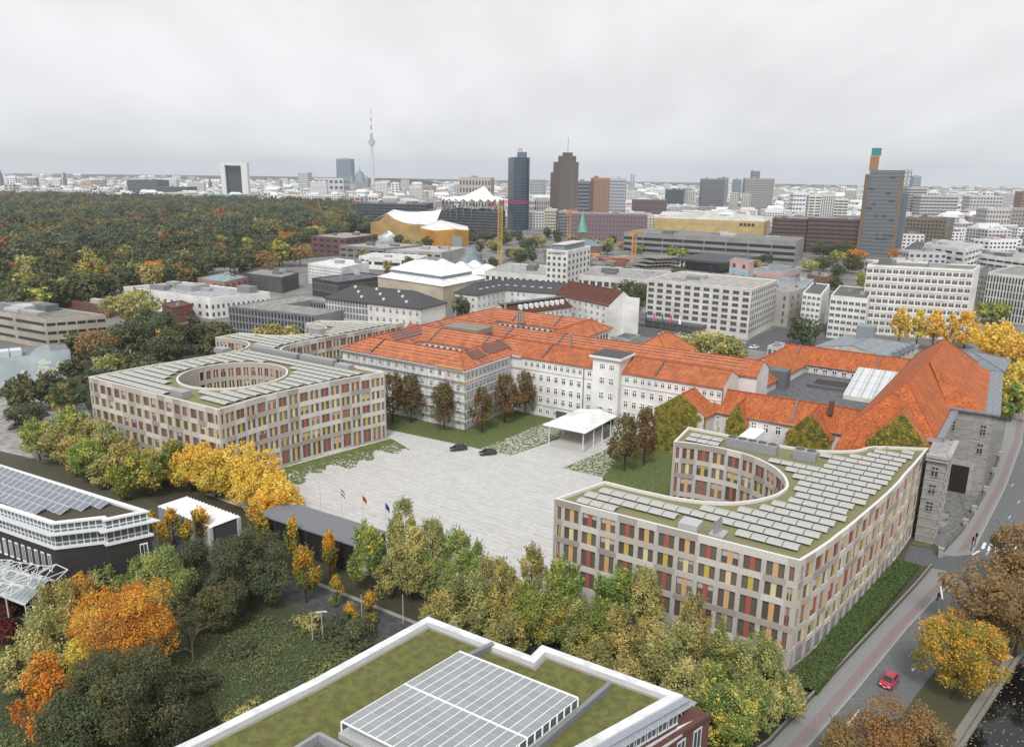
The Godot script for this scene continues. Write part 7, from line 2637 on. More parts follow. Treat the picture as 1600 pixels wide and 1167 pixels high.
func trunk(variant: int, sparse := false) -> ArrayMesh:
	var key := "%d%s" % [variant, sparse]
	if trunk_cache.has(key): return trunk_cache[key]
	var r := RandomNumberGenerator.new()
	r.seed = 300 + variant
	var mb := MB.new()
	# unit height: 1 is the tree top
	mb.tube([Vector3(0, -0.01, 0), Vector3(0.004, 0.12, 0), Vector3(-0.006, 0.4, 0.006), Vector3(0.01, 0.75, -0.005)], [0.024, 0.018, 0.014, 0.005], 7)
	for i in 9 if not sparse else 22:
		var y := r.randf_range(0.22, 0.62)
		var a := r.randf() * TAU
		var L := r.randf_range(0.12, 0.26)
		var e := Vector3(cos(a) * L, y + L * r.randf_range(0.5, 1.1), sin(a) * L)
		var m := Vector3(cos(a) * L * 0.5, y + L * 0.35, sin(a) * L * 0.5)
		mb.tube([Vector3(0, y, 0), m, e], [0.009, 0.006, 0.002], 5)
		if sparse:
			for k in 4:
				var a2 := a + r.randf_range(-1.2, 1.2)
				var e2 := m.lerp(e, r.randf()) + Vector3(cos(a2), r.randf_range(0.2, 0.9), sin(a2)) * L * 0.45
				mb.tube([m.lerp(e, 0.4), e2], [0.004, 0.0012], 4)
	var out := mb.mesh(M("#5a4c40", 0.95, "rough", 0.5))
	trunk_cache[key] = out
	return out
func plant_tree(kind: int, x: float, z: float, h: float, r: float, label: String, group: String, far := false):
	var names := {0: "broadleaf_tree", 1: "golden_tree", 2: "dark_tree", 3: "orange_tree", 4: "lawn_tree", 5: "light_green_tree", 6: "rust_tree", 7: "olive_tree", 8: "hornbeam_tree", 9: "maple_tree"}
	var t := thing(names[kind], label, "tree", Vector3(x, 0, z), group)
	t.rotation.y = rng.randf() * TAU
	var shape := 1 if kind == 8 else (2 if kind == 4 else (2 if h > r * 2.6 and not far else 0))
	var dist := Vector2(x, z).length()
	var leaf := (1.5 if dist > 650 or label.contains("wood") else 0.95) if far else (0.25 if dist < 130 else (0.42 if dist < 260 else 0.95))
	var ch := minf(h * 0.9, maxf(r * 2.7, h * 0.68))
	if kind == 4 or kind == 8: ch = h * 0.78
	if far: ch = h * 0.85
	var br := bucket(r, 0.6 if r < 4 else 1.2)
	var bh := bucket(ch, 2.0)
	part(t, "trunk", trunk(0 if far else rng.randi() % 4, kind == 6 and not far), Transform3D(Basis.from_scale(Vector3(h, h, h)), Vector3.ZERO))
	var o := part(t, "crown", crown(kind, 0 if dist < 130 and r > 3.5 else rng.randi() % 2, br, bh, leaf, shape, 1.7 if kind == 6 else (2.2 if kind == 4 else 2.8)), Transform3D(Basis.from_scale(Vector3(r / br, ch / bh, r / br)), Vector3(0, h - ch, 0)))
	o.material_override = leaf_tint(rng.randi() % 4)
var tints := [Color(1, 1, 1), Color(1, 0.9, 0.8), Color(0.86, 0.93, 0.88), Color(0.9, 0.86, 0.84)]
func leaf_tint(i: int) -> StandardMaterial3D:
	var key := "leaf%d" % i
	if not mats.has(key):
		var m := leaf_mat().duplicate() as StandardMaterial3D
		m.albedo_color = tints[i].linear_to_srgb()
		mats[key] = m
	return mats[key]

func tree_label(a: Array) -> String:
	var l: String = KINDS[a[0]] + " " + PLACES[a[5]]
	return l if a[6] == 0 else "%s, %s from left" % [l, nth(a[6])]
func nth(n: int) -> String:
	var e := "th"
	if n % 100 < 10 or n % 100 > 20: e = ["th", "st", "nd", "rd", "th", "th", "th", "th", "th", "th"][n % 10]
	return "%d%s" % [n, e]
func vegetation():
	for a in TREES: plant_tree(a[0], a[1], a[2], a[3], a[4], tree_label(a), "trees of the district")
	for a in WOOD_EDGE: plant_tree(a[0], a[1], a[2], a[3], a[4], tree_label(a), "trees at the edge of the park wood", true)
	# the park wood beyond: one canopy
	var poly := XP([-350, -520, -320, -560, -180, -1000, -250, -1250, -345, -1660, -780, -1855, -1500, -1950, -2150, -1890, -2150, -1000])
	var xf := []
	var cols := []
	var nz := FastNoiseLite.new()
	nz.seed = 3
	nz.frequency = 0.006
	var edge := []
	for a in WOOD_EDGE: edge.append(Vector2(a[1], a[2]))
	var z := 500.0
	while z < 1960.0:
		var x := -2150.0
		while x < -170.0:
			var p := Vector2(x + rng.randf_range(-5, 5), -z + rng.randf_range(-5, 5))
			x += 16.0
			if not Geometry2D.is_point_in_polygon(p, poly): continue
			var near := false
			for e in edge:
				if e.distance_squared_to(p) < 60.0:
					near = true
					break
			if near: continue
			var h := rng.randf_range(12, 23)
			var r := rng.randf_range(7.0, 14.0)
			xf.append(Transform3D(Basis(Vector3.UP, rng.randf() * TAU) * Basis.from_scale(Vector3(r, h * 0.46, r)), Vector3(p.x, h * 0.1, p.y)))
			var k := nz.get_noise_2d(p.x, p.y) + rng.randf_range(-0.42, 0.42)
			var c := Color(0.14, 0.17, 0.105)
			if k > 0.5: c = Color(0.4, 0.22, 0.08)
			elif k > 0.36: c = Color(0.34, 0.27, 0.1)
			elif k > 0.2: c = Color(0.26, 0.25, 0.12)
			elif k > -0.05: c = Color(0.19, 0.21, 0.115)
			if rng.randf() < 0.01: c = Color(0.26, 0.07, 0.06)
			cols.append(c * rng.randf_range(0.8, 1.2))
		z += 15.0
	pals[20] = [Color(1, 1, 1), Color(0.85, 0.88, 0.85), Color(1.12, 1.1, 1.0), Color(0.75, 0.8, 0.8)]
	for v in 2:
		var idx := []
		for i in xf.size():
			if i % 2 == v: idx.append(i)
		var mm := MultiMesh.new()
		mm.transform_format = MultiMesh.TRANSFORM_3D
		mm.use_colors = true
		mm.mesh = crown(20, v, 1.0, 2.0, 0.21, 0, 2.6)
		mm.instance_count = idx.size()
		for i in idx.size():
			mm.set_instance_transform(i, xf[idx[i]])
			mm.set_instance_color(i, cols[idx[i]])
		var mi := MultiMeshInstance3D.new()
		mi.name = numbered("park_wood")
		mi.multimesh = mm
		add_child(mi)
		stuff(mi, "dense autumn canopy of the great park wood" if v == 0 else "further crowns filling the great park wood", "wood")
	print("wood crowns ", xf.size())
	var street := []
	for i in 900:
		var p := Vector2(rng.randf_range(-170, 560), -rng.randf_range(430, 1000))
		if street.size() >= 110 or absf(p.x) > -p.y * 0.68 or in_wood(p) or not is_free(p, 5.0): continue
		taken.append(Vector3(p.x, p.y, 6.0))
		street.append([[2, 2, 7, 2, 0, 2, 7][rng.randi() % 7], p.x, p.y])
	street.sort_custom(func(a, b): return a[1] / a[2] > b[1] / b[2])
	var seen := {}
	for s in street:
		seen[s[0]] = seen.get(s[0], 0) + 1
		plant_tree(s[0], s[1], s[2], rng.randf_range(9, 15), rng.randf_range(4, 7), "%s in a street of the mid city, %s from left" % [KINDS[s[0]], nth(seen[s[0]])], "street trees of the mid city", true)
	# shrubs
	var shrubs := [[2, 46.5, -92.2, 3.2, 4.4, "round dark bush beside the lane and lamp"], [2, 43.8, -93.6, 2.4, 2.8, "smaller bush at the foot of the twin headed lamp"], [7, 38.0, -94.0, 2.4, 2.4, "yellowish bush by the garden fence"], [2, 36.0, -113.0, 2.6, 3.6, "low bush in the meadow near the moss roof"], [7, 30.0, -117.0, 3.0, 3.6, "olive bush in the middle of the garden"], [2, 41.0, -121.0, 2.8, 3.8, "dark bush below the moss roofed house"], [7, 47.0, -113.0, 1.8, 2.6, "low olive shrub beside the moss roof parapet"], [2, 24.0, -112.0, 3.0, 3.8, "dark shrub behind the bare tree"], [2, 52.0, -107.0, 2.2, 2.8, "dark shrub against the moss roofed house"], [2, 34.0, -104.0, 1.6, 2.6, "low shrub in the upper meadow"], [7, 50.0, -101.0, 1.4, 2.2, "small shrub under the lamp posts"], [2, 54.0, -120.0, 2.6, 3.4, "dark thicket at the foot of the moss roofed house"], [7, 44.0, -128.0, 2.6, 3.6, "olive thicket at the bottom of the picture"], [2, 36.0, -127.0, 2.8, 3.8, "dark thicket at the bottom of the garden"]]
	for s in shrubs:
		var o := thing("bush", s[5], "bush", W3(s[1], s[2]), "bushes of the garden")
		part(o, "foliage", crown(s[0], 5, s[4], s[3] * 1.3, 0.3), Transform3D(Basis.IDENTITY, Vector3(0, -0.3 * s[3], 0)))
	for s in [[30.0, -108.5, "dark red creeper mound below the lattice canopy", 3.0, 3.4], [-6.0, -118.0, "red creeper by the black brick wall", 2.6, 2.6], [2.0, -121.5, "red creeper at the lattice posts", 3.0, 2.8], [-9.0, -123.5, "deep red bush under the lattice canopy", 3.6, 3.6]]:
		if s[0] > 20: continue
		pals[21] = [Color(0.16, 0.025, 0.025), Color(0.2, 0.04, 0.03), Color(0.11, 0.02, 0.025), Color(0.14, 0.06, 0.03)]
		var o := thing("red_creeper", s[2], "creeper", W3(s[0], s[1]), "red creepers")
		part(o, "foliage", crown(21, 1, s[4], s[3] * 1.2, 0.3), Transform3D(Basis.IDENTITY, Vector3(0, -0.2, 0)))
	# bare tree, conifer
	var bt := thing("bare_tree", "bare grey twiggy tree right of the big orange tree", "tree", W3(27, -112.5))
	part(bt, "branches", bare_mesh(5, 13.0))
	var bt2 := thing("bare_tree", "second bare tree leaning over the meadow", "tree", W3(30.5, -109.5))
	part(bt2, "branches", bare_mesh(6, 7.5))
	var cf := thing("young_conifer", "young pointed conifer beside the moss roof parapet", "tree", W3(46.0, -117.5))
	var cb := MB.new()
	var r := RandomNumberGenerator.new()
	r.seed = 55
	for i in 3600:
		var y := pow(r.randf(), 1.3)
		var a := r.randf() * TAU
		var rad := 1.25 * (1.0 - y) * (0.75 + 0.3 * sin(y * 40.0 + a * 2.0)) * sqrt(r.randf_range(0.4, 1.0))
		leaf_quad(cb, r, Vector3(cos(a) * rad, 0.3 + y * 5.2, sin(a) * rad), Vector3(cos(a), 0.6, sin(a)), 0.2, Color(0.06, 0.08, 0.035))
	part(cf, "needles", cb.mesh(leaf_mat()))
	var ct := MB.new()
	ct.tube([Vector3.ZERO, Vector3(0, 5.3, 0)], [0.12, 0.03], 6)
	part(cf, "trunk", ct.mesh(M("#5a4c40", 0.95, "rough", 0.5)))
	for s in [[70.5, 12.0, "pink flowering shrub beside the link bridge"], [80.5, 15.0, "pink flowering shrub between the ivy gables"], [98.0, 14.0, "pink flowering shrub before the right ivy gable"], [72.0, 50.0, "reddish bare shrub on the court roof edge"]]:
		pals[22] = [Color(0.3, 0.1, 0.13), Color(0.24, 0.09, 0.1), Color(0.2, 0.1, 0.07), Color(0.36, 0.15, 0.18)]
		var o := thing("pink_shrub", s[2], "shrub", W3(s[0], s[1]), "pink shrubs")
		part(o, "foliage", crown(22, 1, 2.4, 4.0, 0.4, 0, 1.5), Transform3D(Basis.IDENTITY, Vector3(0, 3.0 if s[1] < 40 else 6.5, 0)))
		var st := MB.new()
		st.tube([Vector3.ZERO, Vector3(0, 3.6, 0)], [0.12, 0.05], 6)
		part(o, "stem", st.mesh(M("#5a4c40", 0.95, "rough", 0.5)))
	# meadow: tufts and brambles
	var md := MB.new()
	var poly2 := WP([12, -118, 24, -99, 34, -94, 50, -93, 64, -104, 62, -132, 20, -134])
	var nz2 := FastNoiseLite.new()
	nz2.seed = 9
	nz2.frequency = 0.12
	for i in 60000:
		var w := W(r.randf_range(10, 66), r.randf_range(-136, -92))
		if not Geometry2D.is_point_in_polygon(w, poly2): continue
		var k := nz2.get_noise_2d(w.x, w.y)
		var c := Color(0.17, 0.215, 0.085)
		if k > 0.15: c = Color(0.22, 0.245, 0.1)
		elif k < -0.2: c = Color(0.13, 0.165, 0.075)
		if r.randf() < 0.04: c = Color(0.32, 0.26, 0.12)
		leaf_quad(md, r, Vector3(w.x, 0.1 + maxf(0, k + 0.25) * 1.4 * r.randf(), w.y), Vector3(0, 1.1, 0), r.randf_range(0.14, 0.34), c)
	stuff(part(self, "meadow", md.mesh(leaf_mat())), "rough green meadow with brambles in the garden", "meadow")
	# fallen leaves and grass tufts on the lawns
	var lw := MB.new()
	for i in 26000:
		var w := W(r.randf_range(-24, 70), r.randf_range(-25, 24))
		if not (Geometry2D.is_point_in_polygon(w, WP([-24, -12.4, 12.7, -10.2, 16, 23.8, 0.2, 23.8, 0.2, -0.2, -24, -0.2])) or Geometry2D.is_point_in_polygon(w, WP([48.6, -9.5, 68, -24, 71, -24, 70, 16, 51, 15, 45, 12]))): continue
		var j := r.randf()
		leaf_quad(lw, r, Vector3(w.x, 0.07, w.y), Vector3(0, 1.5, 0), r.randf_range(0.1, 0.3), Color(0.085, 0.115, 0.03) if j < 0.6 else (Color(0.06, 0.085, 0.022) if j < 0.9 else Color(0.16, 0.11, 0.04)))
	stuff(part(self, "lawn_grass", lw.mesh(tinted())), "short grass with fallen leaves on the lawns", "grass")

func bare_mesh(seedn: int, h: float) -> ArrayMesh:
	var r := RandomNumberGenerator.new()
	r.seed = seedn
	var mb := MB.new()
	var stack := [[Vector3.ZERO, Vector3(0.05, 1, 0.02).normalized(), h * 0.4, 0.2, 0]]
	while stack.size():
		var s: Array = stack.pop_back()
		var e: Vector3 = s[0] + s[1] * s[2]
		mb.tube([s[0], s[0].lerp(e, 0.5) + Vector3(r.randfn(), r.randfn(), r.randfn()) * s[2] * 0.03, e], [s[3], s[3] * 0.8, s[3] * 0.6], 5 if s[4] < 2 else 3)
		if s[4] >= 5: continue
		for k in 3 if s[4] < 4 else 4:
			var d: Vector3 = (s[1] + Vector3(r.randfn(), r.randfn() * 0.6 + 0.15, r.randfn()) * 0.48).normalized()
			stack.append([s[0].lerp(e, r.randf_range(0.55, 1.0)), d, s[2] * r.randf_range(0.55, 0.78), s[3] * 0.55, s[4] + 1])
	return mb.mesh(M("#a39684", 0.95, "rough", 0.5))

# ------------------------------------------------------------------ cars and small things
func car(label: String, hex: String, at: Vector3, yaw: float, L := 4.5, group := ""):
	var t := thing("car", label, "car", at, group)
	t.rotation.y = yaw
	var k := L / 4.5
	# stations along the length: x, lower y, belt y, half width
	var body := MB.new()
	var st := [[-2.25, 0.42, 0.62, 0.62], [-2.18, 0.28, 0.82, 0.8], [-1.6, 0.22, 0.92, 0.88], [-0.8, 0.2, 0.95, 0.9], [0.6, 0.2, 0.95, 0.9], [1.4, 0.22, 0.98, 0.88], [2.1, 0.3, 0.96, 0.8], [2.25, 0.45, 0.7, 0.66]]
	for i in st.size() - 1:
		var a: Array = st[i]
		var b: Array = st[i + 1]
		for s in [-1.0, 1.0]:
			body.quad(Vector3(a[0] * k, a[1], s * a[3]), Vector3(b[0] * k, b[1], s * b[3]), Vector3(b[0] * k, b[2] - 0.12, s * b[3]), Vector3(a[0] * k, a[2] - 0.12, s * a[3]), Vector3(0, 0, s))
			body.quad(Vector3(a[0] * k, a[2] - 0.12, s * a[3]), Vector3(b[0] * k, b[2] - 0.12, s * b[3]), Vector3(b[0] * k, b[2], s * (b[3] - 0.1)), Vector3(a[0] * k, a[2], s * (a[3] - 0.1)), Vector3(0, 1, s))
		body.quad(Vector3(a[0] * k, a[2], -(a[3] - 0.1)), Vector3(b[0] * k, b[2], -(b[3] - 0.1)), Vector3(b[0] * k, b[2], b[3] - 0.1), Vector3(a[0] * k, a[2], a[3] - 0.1), Vector3.UP)
		body.quad(Vector3(a[0] * k, a[1], -a[3]), Vector3(b[0] * k, b[1], -b[3]), Vector3(b[0] * k, b[1], b[3]), Vector3(a[0] * k, a[1], a[3]), Vector3.DOWN)
	for e in [st[0], st[-1]]:
		body.quad(Vector3(e[0] * k, e[1], -e[3]), Vector3(e[0] * k, e[1], e[3]), Vector3(e[0] * k, e[2], e[3] - 0.1), Vector3(e[0] * k, e[2], -(e[3] - 0.1)), Vector3(e[0], 0, 0))
	var paint := M(hex, 0.25, "")
	paint.clearcoat_enabled = true
	part(t, "body", body.mesh(paint))
	var g := MB.new()
	var c := [[-1.25, 0.93, 0.78], [-0.55, 1.42, 0.6], [0.95, 1.44, 0.6], [1.85, 0.96, 0.74]]
	for i in 3:
		var a: Array = c[i]
		var b: Array = c[i + 1]
		for s in [-1.0, 1.0]:
			g.quad(Vector3(a[0] * k, 0.93, s * 0.78), Vector3(b[0] * k, 0.93, s * 0.78), Vector3(b[0] * k, b[1], s * b[2]), Vector3(a[0] * k, a[1], s * a[2]), Vector3(0, 0.2, s))
	g.quad(Vector3(-1.25 * k, 0.93, -0.78), Vector3(-1.25 * k, 0.93, 0.78), Vector3(-0.55 * k, 1.42, 0.6), Vector3(-0.55 * k, 1.42, -0.6), Vector3(-1, 1, 0))
	g.quad(Vector3(1.85 * k, 0.96, -0.74), Vector3(1.85 * k, 0.96, 0.74), Vector3(0.95 * k, 1.44, 0.6), Vector3(0.95 * k, 1.44, -0.6), Vector3(1, 1, 0))
	part(t, "windows", g.mesh(glass_mat("#22262a", 0.06)))
	var rf := MB.new()
	rf.quad(Vector3(-0.58 * k, 1.43, -0.61), Vector3(0.98 * k, 1.45, -0.61), Vector3(0.98 * k, 1.45, 0.61), Vector3(-0.58 * k, 1.43, 0.61), Vector3.UP)
	for s in [-1.0, 1.0]:
		rf.beam(Vector3(-1.25 * k, 0.95, s * 0.77), Vector3(-0.55 * k, 1.43, s * 0.6), 0.07)
		rf.beam(Vector3(-0.55 * k, 1.43, s * 0.6), Vector3(0.95 * k, 1.45, s * 0.6), 0.07)
		rf.beam(Vector3(0.95 * k, 1.45, s * 0.6), Vector3(1.85 * k, 0.97, s * 0.73), 0.07)
		rf.beam(Vector3(0.25 * k, 0.95, s * 0.77), Vector3(0.25 * k, 1.43, s * 0.61), 0.07)
	part(t, "roof", rf.mesh(paint))
	for x in [-1.38, 1.38]:
		for s in [-0.82, 0.82]:
			var wb := MB.new()
			wb.tube([Vector3(x * k, 0.32, s - 0.11), Vector3(x * k, 0.32, s - 0.1), Vector3(x * k, 0.32, s + 0.1), Vector3(x * k, 0.32, s + 0.11)], [0.0, 0.32, 0.32, 0.0], 12)
			var w := part(t, "wheel", wb.mesh(M("#1a1a1b", 0.8, "")))
			var rb := MB.new()
			var ss := signf(s)
			rb.tube([Vector3(x * k, 0.32, s + ss * 0.1), Vector3(x * k, 0.32, s + ss * 0.125), Vector3(x * k, 0.32, s + ss * 0.126)], [0.2, 0.2, 0.0], 10)
			part(w, "rim", rb.mesh(M("#9a9c9e", 0.35, "", 0.1, 0.6)))
	for s in [-0.55, 0.55]:
		var hl := MB.new()
		hl.box(Vector3(-2.2 * k, 0.68, s), Vector3(0.12, 0.14, 0.34))
		part(t, "headlight", hl.mesh(M("#dfe3e6", 0.15, "")))
		var tl := MB.new()
		tl.box(Vector3(2.2 * k, 0.76, s), Vector3(0.12, 0.16, 0.34))
		part(t, "tail_light", tl.mesh(M("#a02522", 0.3, "")))
	var pl := MB.new()
	pl.box(Vector3(-2.26 * k, 0.45, 0), Vector3(0.03, 0.11, 0.5))
	part(t, "number_plate", pl.mesh(M("#e5e5e2", 0.6, "")))
	var mr := MB.new()
	for s in [-0.95, 0.95]: mr.box(Vector3(-0.95 * k, 0.98, s), Vector3(0.14, 0.12, 0.2))
	part(t, "mirrors", mr.mesh(paint))

func small_things():
	car("black saloon on the plaza, left of the two", "#1c1c1f", Vector3(-13.9, 0.03, -190.2), 0.35, 4.7)
	car("black saloon on the plaza, right of the two", "#1d1c1d", Vector3(-6.0, 0.03, -187.2), 0.3, 4.7)
	var ry := atan2(-(U2.y * 0.2 + V2.y * 0.98), U2.x * 0.2 + V2.x * 0.98)
	car("small red hatchback driving along the canal road", "#a8182c", W3(117.6, -57.0, 0.03), ry, 3.9)
	car("white saloon at the zebra crossing half under a tree", "#e4e5e6", W3(132.0, 1.5, 0.03), ry, 4.6)
	var spots := [[70.0, -347.8, "white taxi saloon left of the hotel entrance row"], [75.8, -344.4, "white taxi saloon in the middle of the hotel row"], [80.9, -342.4, "white taxi saloon right in the hotel row"], [68.6, -327.6, "white van like car in the near forecourt row"], [72.2, -329.2, "white car right in the near forecourt row"], [101.0, -330.0, "white car parked beside the hotel corner"], [104.5, -322.0, "white car nearest the dark round tree"]]
	for s in spots: car(s[2], "#dfe1e3", Vector3(s[0], 0.02, s[1]), 0.5, 4.8, "cars before the hotel")
	var sheet_pts := PackedVector2Array([Vector2(50, -350), Vector2(100, -322), Vector2(128, -300), Vector2(160, -330), Vector2(132, -372), Vector2(116, -352), Vector2(105, -335), Vector2(62, -366)])
	sheet("hotel_forecourt", sheet_pts, 0.02, M("#67686b", 0.9, "stain", 0.08))
	# left car park cars
	for s in [[-109.0, -62.0, "#35383c", "dark grey car in the left car park"], [-106.0, -66.0, "#44474a", "grey car lower in the left car park"], [-104.0, -71.0, "#6e4a5a", "plum car lowest in the left car park"]]:
		car(s[3], s[2], W3(s[0], s[1], 0.03), 0.9, 4.4, "cars in the left car park")
	var lp := thing("lamp_column", "tall pale lamp column behind the western block", "lamp post", Vector3(-135.0, 0, -262.0))
	var mb := MB.new()
	mb.tube([Vector3.ZERO, Vector3(0, 9.0, 0)], [0.22, 0.16], 8)
	part(lp, "post", mb.mesh(M("#d8d8d6", 0.6, "")))
	var hb := MB.new()
	hb.box(Vector3(0, 9.1, 0), Vector3(0.7, 0.25, 0.7))
	part(lp, "lamp_head", hb.mesh(M("#c9c9c7", 0.6, "")))
	# people by the hotel forecourt are too small to tell; bench and bicycle stands by the hall
	for i in 6:
		var bs := thing("cycle_stand", "grey hoop stand before the stone hall, %s from the portal" % nth(i + 1), "cycle stand", W3(122.2 + i * 0.35, 26.0 - i * 2.2), "cycle stands before the hall")
		var b := MB.new()
		b.tube([Vector3(0, 0, -0.4), Vector3(0, 0.8, -0.4), Vector3(0, 0.95, 0), Vector3(0, 0.8, 0.4), Vector3(0, 0, 0.4)], [0.04, 0.04, 0.04, 0.04, 0.04], 6)
		part(bs, "hoop", b.mesh(M("#54575a", 0.5, "")))
const WEST_RUNS := [
	[[-109.0,-189.0,-65.5,-162.4],1],
	[[-65.5,-162.4,-63.8,-165.4,-62.1,-168.3,-60.4,-171.3,-58.2,-174.4,-55.6,-177.7,-52.6,-181.1,-49.5,-184.5,-46.4,-187.7,-43.4,-190.5,-40.4,-193.2,-37.3,-195.8,-34.2,-198.5],2],
	[[-34.2,-198.5,-37.9,-200.7,-41.6,-203.1,-45.2,-205.3,-48.7,-207.4,-52.1,-209.2,-55.4,-210.9,-58.4,-212.5,-61.0,-214.0,-63.1,-215.4,-64.8,-216.7,-66.1,-217.9,-67.2,-219.2,-68.2,-220.5,-68.9,-221.9,-69.4,-223.2,-69.8,-224.5,-69.9,-225.7,-69.9,-226.8,-69.7,-228.0,-69.6,-229.1],0],
	[[-69.6,-229.1,-68.7,-231.0,-67.8,-232.8,-66.8,-234.7,-65.6,-236.7,-64.0,-238.7,-62.2,-240.8,-60.3,-242.9,-58.4,-245.1,-56.6,-247.2,-54.8,-249.3,-52.9,-251.6,-50.7,-254.4,-48.1,-258.0,-45.1,-262.1,-42.1,-266.5,-39.1,-270.7],1],
	[[-39.1,-270.7,-70.2,-272.2],0],
	[[-70.2,-272.2,-73.6,-265.5],0],
	[[-73.6,-265.5,-72.4,-265.1,-71.1,-264.6,-69.8,-264.2,-68.6,-263.5,-67.5,-262.6,-66.4,-261.6,-65.5,-260.5,-64.8,-259.3,-64.5,-258.0,-64.4,-256.6,-64.5,-255.2,-64.5,-253.8],1],
	[[-64.5,-253.8,-65.2,-252.4,-65.9,-251.1,-66.7,-249.8,-67.7,-248.6,-68.9,-247.6,-70.3,-246.6,-71.8,-245.7,-73.3,-245.1,-74.7,-244.8,-76.3,-244.6,-77.8,-244.7,-79.4,-244.8,-80.9,-245.2,-82.4,-245.6,-83.9,-246.2,-85.3,-246.6,-86.7,-247.0,-88.0,-247.3,-89.4,-247.6,-90.7,-247.9],0],
	[[-90.7,-247.9,-95.9,-240.1],0],
	[[-95.9,-240.1,-94.3,-239.6,-92.7,-239.1,-91.1,-238.6,-89.6,-238.0,-88.2,-237.3,-86.9,-236.6,-85.6,-235.8,-84.5,-234.9,-83.6,-233.9,-82.9,-232.7,-82.2,-231.4,-81.6,-230.2],1],
	[[-81.6,-230.2,-81.4,-228.7,-81.2,-227.1,-81.1,-225.6,-81.3,-224.1,-81.7,-222.8,-82.3,-221.6,-83.1,-220.3,-84.1,-218.8,-85.4,-217.1,-87.0,-215.3,-88.8,-213.3,-90.7,-211.2,-93.0,-208.8,-95.4,-206.2,-98.0,-203.5,-100.4,-200.7,-102.6,-197.9,-104.8,-195.0,-106.9,-192.0,-109.0,-189.0],0],
]
const EAST_RUNS := [
	[[7.4,-118.5,41.3,-98.0],1],
	[[41.3,-98.0,43.0,-99.5,44.7,-101.0,46.4,-102.6,48.3,-104.4,50.3,-106.5,52.5,-108.7,54.8,-111.1,57.2,-113.7,59.9,-116.6,62.8,-119.7,65.7,-122.9,68.3,-125.9,70.6,-128.6,72.6,-131.2,74.6,-133.6,76.7,-136.1,78.8,-138.7,80.8,-141.2,82.9,-143.8,85.0,-146.4],3],
	[[85.0,-146.4,82.3,-146.6,79.4,-146.9,76.8,-147.1,74.5,-147.1,72.9,-146.7,71.7,-145.9,70.6,-145.2,69.3,-144.6,67.7,-144.3,66.0,-144.1,64.2,-144.1,62.5,-144.2,60.9,-144.5,59.4,-145.0,57.9,-145.5,56.4,-146.2,55.1,-146.9,53.9,-147.7,52.6,-148.6,50.7,-149.9,48.1,-151.6,45.0,-153.6,41.8,-155.8,38.6,-157.9],0],
	[[38.6,-157.9,33.4,-148.1],0],
	[[33.4,-148.1,34.5,-147.8,35.5,-147.6,36.6,-147.3,37.9,-146.8,39.6,-145.9,41.6,-144.9,43.5,-143.6,45.2,-142.2,46.6,-140.6,47.8,-138.7,48.7,-136.7,49.4,-134.8,49.7,-132.9,49.8,-130.9,49.6,-128.9,49.3,-127.3,48.9,-125.9,48.3,-124.7,47.5,-123.7,46.6,-122.7,45.5,-121.7,44.3,-120.9,42.9,-120.1,41.5,-119.4,40.1,-118.9,38.6,-118.5,37.1,-118.2,35.5,-118.1,33.9,-118.2,32.2,-118.5,30.4,-119.0,28.7,-119.5,27.0,-120.2,25.4,-121.1,23.8,-122.0,22.2,-122.9,20.8,-123.8,19.5,-124.7,18.1,-125.6,16.8,-126.5],1],
	[[16.8,-126.5,7.4,-118.5],0],
]
const KINDS := ["green tree turning yellow", "golden yellow tree", "dark green tree", "orange tree", "russet brown leafed tree", "light green tree", "rust brown thin leafed tree", "olive yellow tree", "small gold topped tree", "yellow green maple tree"]
const PLACES := ["on the lawn before the white building", "along the lane by the dark shed", "on the canal bank beside the road", "in the tree belt below the plaza", "in the row below the western office block", "in the garden at the lower left", "behind the western office block", "beside the long white slab office", "beside the white stone hotel", "among the mid city blocks", "at the edge of the park wood"]
